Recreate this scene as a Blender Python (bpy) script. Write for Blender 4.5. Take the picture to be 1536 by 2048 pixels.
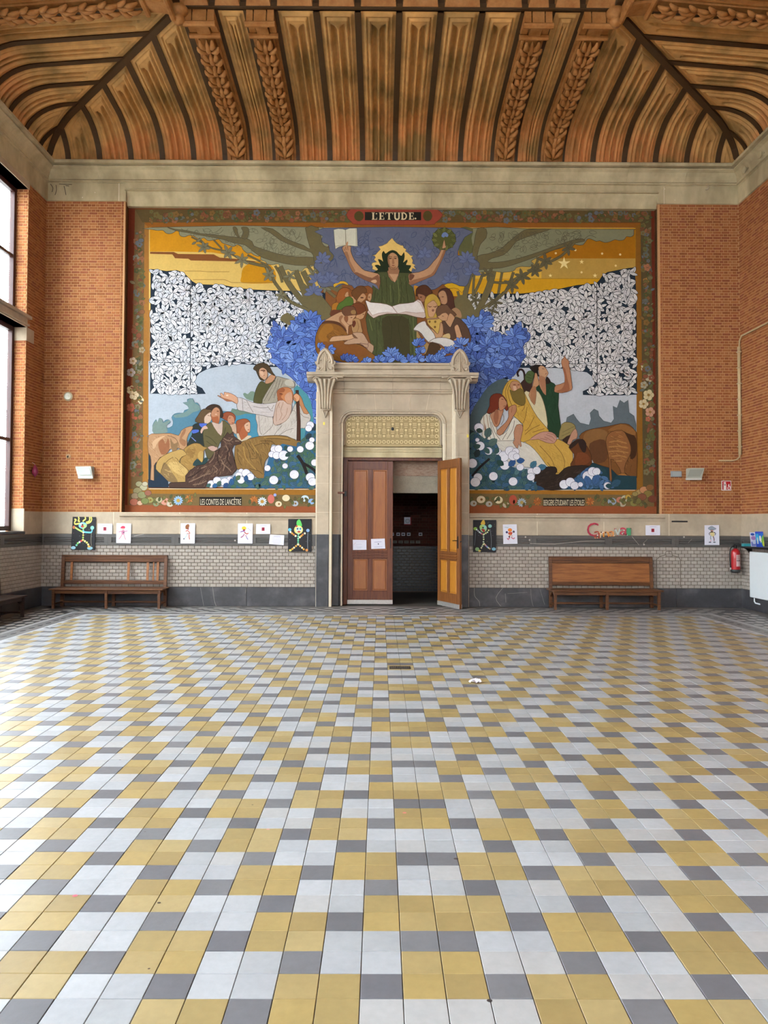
import bpy, bmesh, math, random
from mathutils import Vector, Matrix, Euler
random.seed(7)
R = random.Random(11)
SC = bpy.context.scene
COL = SC.collection
for o in list(bpy.data.objects):
    bpy.data.objects.remove(o)

# ------------------------------------------------------------------ camera
F_PX, PITCH, YAW, ROLL = 1564.0, math.radians(1.7), math.radians(0.256), math.radians(0.2)
CAM = Vector((-0.235, 0.0, 1.645))
ROT = Matrix.Rotation(-YAW, 3, 'Z') @ Matrix.Rotation(math.pi/2 + PITCH, 3, 'X') @ Matrix.Rotation(ROLL, 3, 'Z')
PPX, PPY = 768.0, 997.6
SC.cycles.diffuse_bounces = 6; SC.cycles.max_bounces = 14; SC.cycles.transparent_max_bounces = 12
cam_d = bpy.data.cameras.new('camera')
cam_d.sensor_fit = 'AUTO'; cam_d.sensor_width = 36.0
cam_d.lens = F_PX/2048*36.0
cam_d.shift_y = -(1024-PPY)/2048
cam_d.clip_start = 0.05; cam_d.clip_end = 200
cam = bpy.data.objects.new('camera', cam_d); COL.objects.link(cam)
cam.matrix_world = Matrix.Translation(CAM) @ ROT.to_4x4()
SC.camera = cam

# ------------------------------------------------------------------ daylight and exposure
SC.view_settings.view_transform = 'Standard'
SC.view_settings.look = 'None'
SC.view_settings.gamma = 1.0
SC.view_settings.use_curve_mapping = False
SC.view_settings.exposure = 0.0
SKY_STRENGTH = 21.5
SKY_COLOR = (0.93, 0.968, 1.0)
world = bpy.data.worlds.new('overcast_sky'); SC.world = world
world.use_nodes = True
wn = world.node_tree.nodes; wl = world.node_tree.links
bg = wn['Background']; bg.inputs['Color'].default_value = (*SKY_COLOR, 1); bg.inputs['Strength'].default_value = SKY_STRENGTH

# room: x across, y towards the painted wall, z up
HALF, D, REAR = 6.85, 15.3, -5.0
BAYS = [(11.2, 14.5), (6.9, 10.2), (2.6, 5.9), (-1.7, 1.6), (-4.7, -2.7)]
LOW, HIGH = (1.45, 5.25), (5.47, 7.85)
FILL_BAYS = [(-5.2, -2.8), (-1.2, 1.2), (2.8, 5.2)]   # unseen high windows, added behind the camera to balance the light
FILL_Z = (3.6, 7.2)

# ------------------------------------------------------------------ helpers
def lin(c):
    if isinstance(c, str):
        c = c.lstrip('#'); c = tuple(int(c[i:i+2], 16)/255 for i in (0, 2, 4))
    return tuple(v/12.92 if v <= .04045 else ((v+.055)/1.055)**2.4 for v in c)

def ray(px, py):
    return (ROT @ Vector(((px-PPX)/F_PX, -(py-PPY)/F_PX, -1.0)))
def on_y(px, py, y=D):                      # measured picture point -> (x, z) on the plane at depth y
    d = ray(px, py); t = (y-CAM.y)/d.y; p = CAM + d*t
    return p.x, p.z
def on_x(px, py, x):
    d = ray(px, py); t = (x-CAM.x)/d.x; p = CAM + d*t
    return p.y, p.z

MATS = {}
def mat(name, color='808080', rough=.6, var=.12, scale=6.0, stretch=(1,1,1), attr=False, color2=None, bump=0.0, bscale=60.0, metal=0.0, spec=.5, coat=0.0, mix_lo=.35, mix_hi=.65):
    if name in MATS: return MATS[name]
    m = bpy.data.materials.new(name); m.use_nodes = True
    n, l = m.node_tree.nodes, m.node_tree.links
    b = n['Principled BSDF']
    b.inputs['Roughness'].default_value = rough; b.inputs['Metallic'].default_value = metal
    b.inputs['Specular IOR Level'].default_value = spec; b.inputs['Coat Weight'].default_value = coat
    g = n.new('ShaderNodeNewGeometry'); mp = n.new('ShaderNodeMapping'); mp.inputs['Scale'].default_value = stretch
    l.new(g.outputs['Position'], mp.inputs['Vector'])
    nz = n.new('ShaderNodeTexNoise'); nz.inputs['Scale'].default_value = scale; nz.inputs['Detail'].default_value = 6
    l.new(mp.outputs['Vector'], nz.inputs['Vector'])
    if attr:
        a = n.new('ShaderNodeAttribute'); a.attribute_name = 'Col'; base = a.outputs['Color']
    else:
        a = n.new('ShaderNodeRGB'); a.outputs[0].default_value = (*lin(color), 1); base = a.outputs[0]
    if color2:
        mr = n.new('ShaderNodeMapRange'); mr.inputs[1].default_value = mix_lo; mr.inputs[2].default_value = mix_hi
        l.new(nz.outputs['Fac'], mr.inputs[0])
        mx = n.new('ShaderNodeMix'); mx.data_type = 'RGBA'
        l.new(mr.outputs[0], mx.inputs[0]); l.new(base, mx.inputs[6]); mx.inputs[7].default_value = (*lin(color2), 1)
        base = mx.outputs[2]
    nz2 = n.new('ShaderNodeTexNoise'); nz2.inputs['Scale'].default_value = scale*5.3; nz2.inputs['Detail'].default_value = 5
    l.new(mp.outputs['Vector'], nz2.inputs['Vector'])
    ad = n.new('ShaderNodeMath'); ad.operation = 'ADD'; l.new(nz.outputs['Fac'], ad.inputs[0]); l.new(nz2.outputs['Fac'], ad.inputs[1])
    mr2 = n.new('ShaderNodeMapRange'); mr2.inputs[1].default_value = .6; mr2.inputs[2].default_value = 1.4
    mr2.inputs[3].default_value = 1-var; mr2.inputs[4].default_value = 1+var
    l.new(ad.outputs[0], mr2.inputs[0])
    mul = n.new('ShaderNodeVectorMath'); mul.operation = 'SCALE'
    l.new(base, mul.inputs[0]); l.new(mr2.outputs[0], mul.inputs['Scale'])
    l.new(mul.outputs[0], b.inputs['Base Color'])
    if bump:
        nb = n.new('ShaderNodeTexNoise'); nb.inputs['Scale'].default_value = bscale; nb.inputs['Detail'].default_value = 4
        l.new(mp.outputs['Vector'], nb.inputs['Vector'])
        bp = n.new('ShaderNodeBump'); bp.inputs['Strength'].default_value = bump; bp.inputs['Distance'].default_value = .01
        l.new(nb.outputs['Fac'], bp.inputs['Height']); l.new(bp.outputs[0], b.inputs['Normal'])
    MATS[name] = m
    return m

class MB:
    """collects shapes and links them as one mesh object"""
    def __init__(s): s.v = []; s.f = []; s.c = []; s.m = []; s.cur = (1,1,1); s.mi = 0; s.T = None
    def color(s, c): s.cur = lin(c) if isinstance(c, str) else c; return s
    def add(s, vs, fs):
        b = len(s.v)
        s.v += [tuple(s.T @ Vector(v)) for v in vs] if s.T is not None else [tuple(v) for v in vs]
        for f in fs: s.f.append(tuple(i+b for i in f)); s.c.append(s.cur); s.m.append(s.mi)
        return s
    def box(s, x0, x1, y0, y1, z0, z1):
        return s.add([(x0,y0,z0),(x1,y0,z0),(x1,y1,z0),(x0,y1,z0),(x0,y0,z1),(x1,y0,z1),(x1,y1,z1),(x0,y1,z1)],
                     [(0,3,2,1),(4,5,6,7),(0,1,5,4),(1,2,6,5),(2,3,7,6),(3,0,4,7)])
    def bbox(s, x0, x1, y0, y1, z0, z1, b=.006):
        """box with chamfered edges"""
        b = min(b, (x1-x0)/3, (y1-y0)/3, (z1-z0)/3)
        bm = bmesh.new(); bmesh.ops.create_cube(bm, size=1)
        for v in bm.verts: v.co = Vector(((x0+x1)/2+v.co.x*(x1-x0), (y0+y1)/2+v.co.y*(y1-y0), (z0+z1)/2+v.co.z*(z1-z0)))
        bmesh.ops.bevel(bm, geom=bm.edges[:], offset=b, segments=1, affect='EDGES')
        bm.verts.index_update()
        s.add([v.co[:] for v in bm.verts], [[v.index for v in f.verts] for f in bm.faces]); bm.free(); return s
    def prism(s, pts, fn, d0, d1):
        """outline pts (a,b) carried from depth d0 to d1 by fn(a,b,d)"""
        n = len(pts)
        vs = [fn(a, b, d0) for a, b in pts] + [fn(a, b, d1) for a, b in pts]
        fs = [tuple(range(n)), tuple(range(2*n-1, n-1, -1))] + [(i, i+n, (i+1)%n+n, (i+1)%n) for i in range(n)]
        return s.add(vs, fs)
    def lathe(s, prof, seg=20, axis=(0,0,0), sx=1, sy=1):
        vs = []; n = len(prof)
        for k in range(seg):
            a = 2*math.pi*k/seg
            for r, z in prof: vs.append((axis[0]+r*math.cos(a)*sx, axis[1]+r*math.sin(a)*sy, axis[2]+z))
        fs = []
        for k in range(seg):
            k2 = (k+1) % seg
            for i in range(n-1): fs.append((k*n+i, k2*n+i, k2*n+i+1, k*n+i+1))
        fs.append(tuple(k*n for k in range(seg-1, -1, -1))); fs.append(tuple(k*n+n-1 for k in range(seg)))
        return s.add(vs, fs)
    def tube(s, pts, r, seg=8):
        pts = [Vector(p) for p in pts]; n = len(pts); vs = []
        rs = r if isinstance(r, (list, tuple)) else [r]*n
        up = Vector((0.13, 0.21, 0.97)).normalized()
        for i, p in enumerate(pts):
            t = (pts[min(i+1, n-1)] - pts[max(i-1, 0)]).normalized()
            a = t.cross(up)
            if a.length < .05: a = t.cross(Vector((1, 0, 0)))
            a.normalize(); b = t.cross(a)
            for k in range(seg):
                w = 2*math.pi*k/seg; vs.append(tuple(p + a*math.cos(w)*rs[i] + b*math.sin(w)*rs[i]))
        fs = [(i*seg+k, i*seg+(k+1)%seg, (i+1)*seg+(k+1)%seg, (i+1)*seg+k) for i in range(n-1) for k in range(seg)]
        fs += [tuple(range(seg-1, -1, -1)), tuple(range((n-1)*seg, n*seg))]
        return s.add(vs, fs)
    def sphere(s, c, r, sx=1, sy=1, sz=1, seg=12, rings=7):
        prof = [(max(1e-4, r*math.sin(math.pi*i/rings)), -r*math.cos(math.pi*i/rings)) for i in range(rings+1)]
        vs0 = len(s.v)
        m = MB(); m.lathe(prof, seg)
        return s.add([(c[0]+x*sx, c[1]+y*sy, c[2]+z*sz) for x, y, z in m.v], m.f)
    def mesh(s, name, mats, smooth=False):
        me = bpy.data.meshes.new(name); me.from_pydata(s.v, [], s.f)
        mats = mats if isinstance(mats, (list, tuple)) else [mats]
        for m in mats: me.materials.append(m)
        me.polygons.foreach_set('material_index', s.m)
        at = me.color_attributes.new('Col', 'FLOAT_COLOR', 'CORNER')
        buf = []
        for f, c in zip(s.f, s.c): buf += [c[0], c[1], c[2], 1.0]*len(f)
        at.data.foreach_set('color', buf)
        if smooth: me.polygons.foreach_set('use_smooth', [True]*len(s.f))
        me.update(); return me
    def build(s, name, mats, parent=None, smooth=False):
        return link(name, s.mesh(name, mats, smooth), parent)

def link(name, me, parent=None):
    o = bpy.data.objects.new(name, me); COL.objects.link(o)
    if parent is not None: o.parent = parent
    return o
def tag(o, label, cat, group=None):
    o['label'] = label; o['category'] = cat
    if group: o['group'] = group
    return o
def thing(name, label, cat, loc=(0,0,0), rz=0.0, group=None):
    o = bpy.data.objects.new(name, None); COL.objects.link(o)
    o.empty_display_size = .1; o.location = loc; o.rotation_euler = (0, 0, rz)
    return tag(o, label, cat, group)
def struct(name, mb=None, m=None):
    o = mb.build(name, m) if mb else link(name, None)
    o['kind'] = 'structure'; return o
def copy_tree(o, parent=None):
    c = o.copy(); COL.objects.link(c)
    if parent is not None: c.parent = parent
    for ch in list(o.children): copy_tree(ch, c)
    return c

TEXTS = {}
def text_mesh(body):
    if body in TEXTS: return TEXTS[body]
    cu = bpy.data.curves.new('lettering', 'FONT'); cu.body = body; cu.resolution_u = 3
    o = bpy.data.objects.new('lettering', cu); COL.objects.link(o)
    bpy.context.view_layer.update()
    me = bpy.data.meshes.new_from_object(o.evaluated_get(bpy.context.evaluated_depsgraph_get()))
    vs = [(v.co.x, v.co.y) for v in me.vertices]; fs = [tuple(p.vertices) for p in me.polygons]
    bpy.data.objects.remove(o); bpy.data.curves.remove(cu); bpy.data.meshes.remove(me)
    x0 = min(v[0] for v in vs); x1 = max(v[0] for v in vs); y0 = min(v[1] for v in vs); y1 = max(v[1] for v in vs)
    vs = [((x-x0)/(x1-x0), (y-y0)/(y1-y0)) for x, y in vs]
    TEXTS[body] = (vs, fs); return TEXTS[body]

def smooth_pts(pts, sub=3, closed=True):
    n = len(pts); out = []
    rng = range(n) if closed else range(n-1)
    for i in rng:
        if closed: p0, p1, p2, p3 = pts[i-1], pts[i], pts[(i+1) % n], pts[(i+2) % n]
        else: p0, p1, p2, p3 = pts[max(i-1, 0)], pts[i], pts[i+1], pts[min(i+2, n-1)]
        for k in range(sub):
            t = k/sub; t2 = t*t; t3 = t2*t
            out.append(tuple(.5*((2*p1[j]) + (-p0[j]+p2[j])*t + (2*p0[j]-5*p1[j]+4*p2[j]-p3[j])*t2 + (-p0[j]+3*p1[j]-3*p2[j]+p3[j])*t3) for j in (0, 1)))
    if not closed: out.append(pts[-1])
    return out
def parse(s):
    return [tuple(float(v) for v in p.split(',')) for p in s.split()]
def inside(p, poly):
    x, y = p; r = False; n = len(poly); j = n-1
    for i in range(n):
        xi, yi = poly[i]; xj, yj = poly[j]
        if (yi > y) != (yj > y) and x < (xj-xi)*(y-yi)/(yj-yi)+xi: r = not r
        j = i
    return r

class Paint:
    """flat painting: shapes laid in coats on an upright surface facing the room"""
    LAYER = 0
    def __init__(s, place, step=.000012):
        s.place = place; s.step = step; s.mb = MB(); s.k = 0; s.o = (0, 0); s.z = 1.0; s.lp = None
    def coat(s, lift):
        if s.lp: s.lp[2] += 1; return (s.lp[0]+s.lp[2] % s.lp[1])*s.step
        if lift is None: s.k += 1; lift = s.k
        return lift*s.step
    def loop(s, n): s.lp = [s.k+1, n, 0]; return s
    def reserve(s, k):
        if s.lp and s.lp[2] % s.lp[1] > s.lp[1]-k-2: s.lp[2] += s.lp[1]-s.lp[2] % s.lp[1]
    def endloop(s): s.k = s.lp[0]+s.lp[1]; s.lp = None; return s
    def view(s, x, y, z): s.o = (x, y); s.z = z; return s
    def P(s, p): return (s.o[0]+p[0]/s.z, s.o[1]+p[1]/s.z)
    def pts(s, pts):
        if isinstance(pts, str): pts = parse(pts)
        return [s.P(p) for p in pts]
    def raw(s, pts, c, lift=None):
        h = s.coat(lift)
        vs = [s.place(x, y, h) for x, y in pts]
        s.mb.color(c); s.mb.add(vs, [tuple(range(len(vs)))]); return s
    def poly(s, pts, c, line=None, w=.9, sm=3, inner=None):
        q = s.pts(pts)
        if sm > 1: q = smooth_pts(q, sm)
        a = sum(q[i-1][0]*q[i][1]-q[i][0]*q[i-1][1] for i in range(len(q)))
        if a > 0: q = q[::-1]
        s.raw(q, c)
        if line: s.ribbon(q+[q[0]], w, line)
        return s
    def ribbon(s, q, w, c, taper=False, lift=None):
        h = s.coat(lift)
        n = len(q); L = []; Rr = []
        for i in range(n):
            a = q[max(i-1, 0)]; b = q[min(i+1, n-1)]
            if q[0] == q[-1]:
                a = q[i-1] if i > 0 else q[-2]; b = q[i+1] if i < n-1 else q[1]
            dx, dy = b[0]-a[0], b[1]-a[1]; m = math.hypot(dx, dy) or 1
            ww = w/2*(1-.75*i/(n-1) if taper else 1)
            L.append((q[i][0]-dy/m*ww, q[i][1]+dx/m*ww)); Rr.append((q[i][0]+dy/m*ww, q[i][1]-dx/m*ww))
        vs = [s.place(x, y, h) for x, y in L] + [s.place(x, y, h) for x, y in Rr]
        s.mb.color(c); s.mb.add(vs, [(i, i+1, n+i+1, n+i) for i in range(n-1)]); return s
    def line(s, pts, w, c, sm=3, taper=False):
        q = s.pts(pts)
        if sm > 1: q = smooth_pts(q, sm, False)
        return s.ribbon(q, w, c, taper)
    def disc(s, x, y, r, c, ry=None, line=None, w=.7, n=14, rot=0.0):
        ry = ry or r; q = []; s.reserve(2)
        for k in range(n):
            t = -2*math.pi*k/n; a, b = r*math.cos(t), ry*math.sin(t)
            q.append((x+a*math.cos(rot)-b*math.sin(rot), y+a*math.sin(rot)+b*math.cos(rot)))
        q = s.pts(q); s.raw(q, c)
        if line: s.ribbon(q+[q[0]], w, line)
        return s
    def leaf(s, x, y, ang, L, W, c, dark, lift, vein=True, out=.7):
        """pixel-space leaf from its root"""
        s.reserve(3)
        ca, sa = math.cos(ang), math.sin(ang)
        sh = [(0,0),(.2,.36),(.5,.5),(.8,.33),(1,0),(.8,-.33),(.5,-.5),(.2,-.36)]
        def T(a, b): return (x+a*ca-b*sa, y+a*sa+b*ca)
        s.raw([T(-out+a*(L+2*out), b*(W+2*out)) for a, b in sh], dark, lift)
        s.raw([T(a*L, b*W) for a, b in sh], c, None if lift is None else lift+1)
        if vein: s.raw([T(.1*L, -.22), T(.78*L, -.12), T(.78*L, .12), T(.1*L, .22)], dark, None if lift is None else lift+2)
    def tufts(s, poly, gap, L, W, cols, dark, keep=1.0, vein=True, fan=None, seed=1, out=.7):
        r = random.Random(seed); q = parse(poly) if isinstance(poly, str) else poly
        xs = [p[0] for p in q]; ys = [p[1] for p in q]
        base = s.k; i = 0; cells = []
        y = min(ys); row = 0
        while y < max(ys)+gap:
            x = min(xs) + (gap/2 if row % 2 else 0)
            while x < max(xs)+gap:
                cells.append((x+r.uniform(-.3, .3)*gap, y+r.uniform(-.3, .3)*gap)); x += gap
            y += gap*.8; row += 1
        for (x, y) in cells:
            a0 = r.uniform(0, 6.28); nn = r.randint(6, 8)
            for k in range(nn):
                a = a0 + 6.28*k/nn + r.uniform(-.25, .25)
                if fan is not None: a = fan + (k/(nn-1)-.5)*2.6 + r.uniform(-.15, .15)
                ll = L*r.uniform(.8, 1.2)
                tip = (x+math.cos(a)*ll, y+math.sin(a)*ll)
                if not inside(tip, q) or not inside((x+math.cos(a)*ll*.4, y+math.sin(a)*ll*.4), q): continue
                if r.random() > keep: continue
                s.leaf(x+math.cos(a)*1.0, y+math.sin(a)*1.0, a, ll, W*r.uniform(.85, 1.15), r.choice(cols), dark, base + 1 + 3*(i % 31), vein, out)
                i += 1
        s.k = base + 96; return s
    def hatch(s, poly, n, L, w, cols, ang=None, seed=1, spread=.5, bend=.25):
        """brush strokes scattered inside an outline given in the current view"""
        r = random.Random(seed); q = s.pts(poly); xs = [p[0] for p in q]; ys = [p[1] for p in q]
        s.loop(24); got = 0; tries = 0
        while got < n and tries < n*12:
            tries += 1
            x, y = r.uniform(min(xs), max(xs)), r.uniform(min(ys), max(ys))
            a = (r.uniform(0, 6.28) if ang is None else ang+r.uniform(-spread, spread)); l = L*r.uniform(.6, 1.3); b = r.uniform(-bend, bend)
            P = [(x-math.cos(a-b)*l/2, y-math.sin(a-b)*l/2), (x, y), (x+math.cos(a+b)*l/2, y+math.sin(a+b)*l/2)]
            if not all(inside(t, q) for t in P): continue
            s.ribbon(smooth_pts(P, 2, False), w*r.uniform(.6, 1.2), r.choice(cols), True); got += 1
        s.endloop(); return s
    def outline_leaves(s, poly, n, L, W, w, c, seed=1, ang=None):
        r = random.Random(seed); q = s.pts(poly); xs = [p[0] for p in q]; ys = [p[1] for p in q]
        s.loop(12); got = 0; tries = 0
        while got < n and tries < n*15:
            tries += 1
            x, y = r.uniform(min(xs), max(xs)), r.uniform(min(ys), max(ys)); a = r.uniform(0, 6.28) if ang is None else ang+r.uniform(-.9, .9); l = L*r.uniform(.7, 1.2)
            ca, sa = math.cos(a), math.sin(a)
            P = [(x+t*l*ca-u*W*sa, y+t*l*sa+u*W*ca) for t, u in ((0,0),(.25,.4),(.55,.5),(1,0),(.55,-.5),(.25,-.4))]
            if not all(inside(t, q) for t in P): continue
            m = smooth_pts(P, 2); s.ribbon(m+[m[0]], w, c); got += 1
        s.endloop(); return s
    def text(s, body, x0, y0, x1, y1, c, bold=0.0):
        vs, fs = text_mesh(body); s.k += 1
        W = [s.place(*s.P((x0+u*(x1-x0), y1-v*(y1-y0))), s.k*s.step) for u, v in vs]
        s.mb.color(c); s.mb.add(W, fs); return s
    def rect(s, x0, y0, x1, y1, c, line=None, w=.8): return s.poly([(x0, y0), (x0, y1), (x1, y1), (x1, y0)], c, line, w, 1)
    def build(s, name, parent, m=None): return s.mb.build(name, m or PAINT, parent)
def wall_place(y):
    def f(x, z_px, h): a, b = on_y(x, z_px, y-h); return (a, y-h, b)
    return f
PAINT = mat('mural_paint', rough=.75, var=.10, scale=5, attr=True, spec=.2)
INK = mat('poster_print', rough=.6, var=.03, scale=20, attr=True, spec=.3)
# ------------------------------------------------------------------ materials
BRICK = mat('brick', rough=.8, var=.16, scale=9, attr=True, bump=.25, bscale=90, spec=.25)
MORTAR = mat('mortar', 'c3956a', rough=.9, var=.12, scale=12, spec=.2)
LIME = mat('limestone', 'beae98', rough=.75, var=.09, scale=2.4, color2='a89a86', bump=.12, bscale=30, spec=.3)
CORN = mat('cornice_stone', 'cbbd99', rough=.8, var=.14, scale=2.0, stretch=(1,1,.5), color2='a09374', bump=.15, bscale=30, spec=.25)
JOINT = mat('pale_joint', 'd8cdb6', rough=.9, var=.06, scale=10, spec=.2)
BLUE = mat('bluestone', '3f3f43', rough=.38, var=.25, scale=3, color2='5e5d60', mix_lo=.5, mix_hi=.85, spec=.5)
DADO = mat('dado_stone', '565350', rough=.42, var=.18, scale=5, spec=.5)
GLAZE = mat('glazed_tile', rough=.28, var=.07, scale=7, attr=True, spec=.5)
GROUT = mat('tile_joint', '6f6558', rough=.8, var=.1, scale=9)
FTILE = mat('cement_tile', rough=.42, var=.10, scale=5, attr=True, bump=.06, bscale=60, spec=.36)
FGROUT = mat('floor_joint', '4a4640', rough=.7, var=.15, scale=20)
TERRA = mat('vault_plaster', rough=.72, var=.22, scale=1.6, attr=True, color2='8a6b3e', mix_lo=.45, mix_hi=.68, bump=.12, bscale=25, spec=.3)
DARKRIB = mat('vault_rib_paint', '452f17', rough=.6, var=.15, scale=8, spec=.35)
ORANGE = mat('vault_carving', 'b07a44', rough=.65, var=.2, scale=5, color2='8f5c2a', spec=.35)
def wood(name, c, c2, rough=.48, coat=.03, st=(14,14,1.1)):
    return mat(name, c, rough=rough, var=.15, scale=3.0, stretch=st, color2=c2, mix_lo=.4, mix_hi=.62, coat=coat, spec=.45)
W_FRAME = wood('door_wood_dark', '6b3a20', '54291a')
W_PANEL = wood('door_wood_panel', '9c6034', '8a5230')
W_FRAME2 = wood('lit_wood_dark', '7c4c22', '643a1c')  # warmer copies of the door woods: light on the open leaf put into colour
W_PANEL2 = wood('lit_wood_panel', 'b27624', 'a0661e')
W_BENCH = wood('bench_wood', '6c4426', '4c2c1a', st=(1.1,14,14))
W_BENCHP = wood('bench_panel_wood', '9a6030', '7e4a22', st=(1.1,9,9))
W_DARK = wood('bench_dark_wood', '38241a', '2a1a13', st=(1.1,14,14))
W_WIN = wood('window_wood', '43211c', '34191a')
PLATE = mat('kick_plate', 'b9b5b0', rough=.35, var=.2, scale=25, metal=.6)
IRON = mat('iron', '2c2624', rough=.45, var=.1, metal=.5)
BLACK = mat('black_paint', '16171a', rough=.4, var=.1)
WHITE = mat('white_enamel', 'dfe6ea', rough=.35, var=.02, scale=3)
PAPER = mat('white_paper', 'd9d9e6', rough=.8, var=.02, scale=12)
BPAPER = mat('black_card', '17161c', rough=.7, var=.1, scale=12)
RUBBLE = mat('rough_masonry', 'a08a78', rough=.9, var=.35, scale=14, stretch=(1,1,2.2), color2='7c6152', bump=.5, bscale=25)
CONCRETE = mat('concrete', '8c8272', rough=.9, var=.2, scale=10)
glass = bpy.data.materials.new('window_glass'); glass.use_nodes = True
gn, gl = glass.node_tree.nodes, glass.node_tree.links
gn.remove(gn['Principled BSDF'])
tr = gn.new('ShaderNodeBsdfTransparent'); tr.inputs[0].default_value = (.93, .96, .97, 1)
gs = gn.new('ShaderNodeBsdfGlossy'); gs.inputs['Roughness'].default_value = .02
lf = gn.new('ShaderNodeLayerWeight'); pw = gn.new('ShaderNodeMath'); pw.operation = 'POWER'; pw.inputs[1].default_value = 5.0
gl.new(lf.outputs['Facing'], pw.inputs[0])
lw = gn.new('ShaderNodeMath'); lw.operation = 'MULTIPLY_ADD'; lw.inputs[1].default_value = .8; lw.inputs[2].default_value = .04
gl.new(pw.outputs[0], lw.inputs[0])
mxs = gn.new('ShaderNodeMixShader'); gl.new(lw.outputs[0], mxs.inputs[0]); gl.new(tr.outputs[0], mxs.inputs[1]); gl.new(gs.outputs[0], mxs.inputs[2])
gl.new(mxs.outputs[0], gn['Material Output'].inputs[0])

def zz(py, y=D): return (on_y(300, py, y)[1]+on_y(1270, py+4, y)[1])/2
def xx(px, py=800, y=D): return on_y(px, py, y)[0]

# ------------------------------------------------------------------ floor of cement tiles
T = 0.15; FIELD = 5.325; Y0 = 2.750; NB = 74
floor = struct('floor', MB().box(-HALF-.5, HALF+.5, REAR, D+4.5, -.2, -.006), FGROUT)
PAL = {'Y': ['9c8a5f', '978559', 'a19066', '948156', '9f8b5a'], 'W': ['a2a6ab', '9ea2a7', 'a7abb0', '9b9fa3', 'a4a5a6'], 'G': ['696a6f', '626368', '6e6f74', '65666c']}
TAB = 'WWYYGYYWWG'
def ftile(mb, x, y, c, s=T, g=.0016, t=None):
    """one tile: chamfered slab, a hair out of level"""
    mb.color(c); r = t or R
    a, b2, d = s/2-g, s/2-g-.0016, -.006
    h = r.uniform(-.0006, .0006); sx, sy = r.uniform(-.0025, .0025), r.uniform(-.0025, .0025)
    lo = [(-a,-a,d),(a,-a,d),(a,a,d),(-a,a,d)]
    mid = [(p*a, q*a, -.0016+h+p*a*sx+q*a*sy) for p, q in ((-1,-1),(1,-1),(1,1),(-1,1))]
    hi = [(p*b2, q*b2, h+p*b2*sx+q*b2*sy) for p, q in ((-1,-1),(1,-1),(1,1),(-1,1))]
    fs = [(8,9,10,11)] + [(i, (i+1)%4, 4+(i+1)%4, 4+i) for i in range(4)] + [(4+i, 4+(i+1)%4, 8+(i+1)%4, 8+i) for i in range(4)]
    mb.add([(x+p, y+q, z) for p, q, z in lo+mid+hi], fs)
KX = int(round(FIELD/T))
proto = {}
for k in 'YWG':
    proto[k] = []
    for c in PAL[k]:
        m = MB(); ftile(m, 0, 0, c); proto[k].append(m.mesh('tile', FTILE))
rest = MB(); singles = []
n0 = int((REAR+1.5 - Y0)/T)
for n in range(n0, NB):
    y = Y0 + (n+.5)*T
    for k in range(-KX, KX):
        kk = k if k >= 0 else -1-k
        col = TAB[(kk + 3*(n+1)) % 10]
        x = (k+.5)*T
        d = Vector((x-CAM.x, y)); px = 768+F_PX*(x-CAM.x)/max(y, .1)
        if y > 2.45 and -60 < px < 1600: singles.append((y, x, n, col))
        else: ftile(rest, x, y, R.choice(PAL[col]))
singles.sort()
for i, (y, x, n, col) in enumerate(singles):
    if i < 300:
        o = link('tile', R.choice(proto[col]), floor); o.location = (x, y, 0)
    else: ftile(rest, x, y, R.choice(PAL[col]))
o = rest.build('tile_field', FTILE, floor); o['kind'] = 'stuff'
# border: strips and lozenge tiles round the field
YB = Y0 + NB*T
bd = MB(); YF = D
def ring(q0, q1, c, h):
    bd.color(c)
    bd.box(-HALF+q0, HALF-q0, D-q1, D-q0, -.006, h)
    bd.box(-HALF+q0, -HALF+q1, REAR, D-q1, -.006, h); bd.box(HALF-q1, HALF-q0, REAR, D-q1, -.006, h)
QF = HALF-FIELD
ring(0, .30, '716b66', 0); ring(.304, 1.04, '474544', 0); ring(1.044, 1.14, 'a9aaab', 0); ring(1.144, 1.40, '7b7a79', 0); ring(1.404, QF-.004, 'b5b9bd', 0)
floor_b = bd.build('border_strip', mat('border_tile', rough=.35, var=.16, scale=6, attr=True, spec=.5), floor)
lz = MB()
def loz(x, y, a, b, along, c):
    pts = [(-a,0),(-a*.45,-b),(a*.45,-b),(a,0),(a*.45,b),(-a*.45,b)]
    if along: pts = [(q, p) for p, q in pts]; pts = pts[::-1]
    vs = [(x+p, y+q, .0012) for p, q in pts] + [(x+p, y+q, 0) for p, q in pts]
    lz.color(c); lz.add(vs, [(0,1,2,3,4,5)] + [(i+6, (i+1)%6+6, (i+1)%6, i) for i in range(6)])
for rw in range(4):
    q = .395 + rw*.185
    for k in range(-20, 21):
        x = (k + (.5 if rw % 2 else 0))*.30
        if abs(x) < HALF-q+.05: loz(x, D-q, .105, .066, False, R.choice(['a9a8a4', 'b0aea8', '9f9e9c']))
    for k in range(0, 60):
        y = D - q - .3 - (k + (.5 if rw % 2 else 0))*.30
        if y > REAR:
            for sgn in (-1, 1): loz(sgn*(HALF-q), y, .105, .066, True, R.choice(['a9a8a4', 'b0aea8', '9f9e9c']))
for k in range(-18, 19): loz(k*.30, D-1.27, .085, .03, False, '434245')
for k in range(60):
    y = D-1.27-(k+.5)*.30
    if y > REAR: loz(HALF-1.27, y, .085, .03, True, '434245'); loz(-HALF+1.27, y, .085, .03, True, '434245')
o = lz.build('border_lozenges', MATS['border_tile'], floor); o['kind'] = 'stuff'

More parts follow.
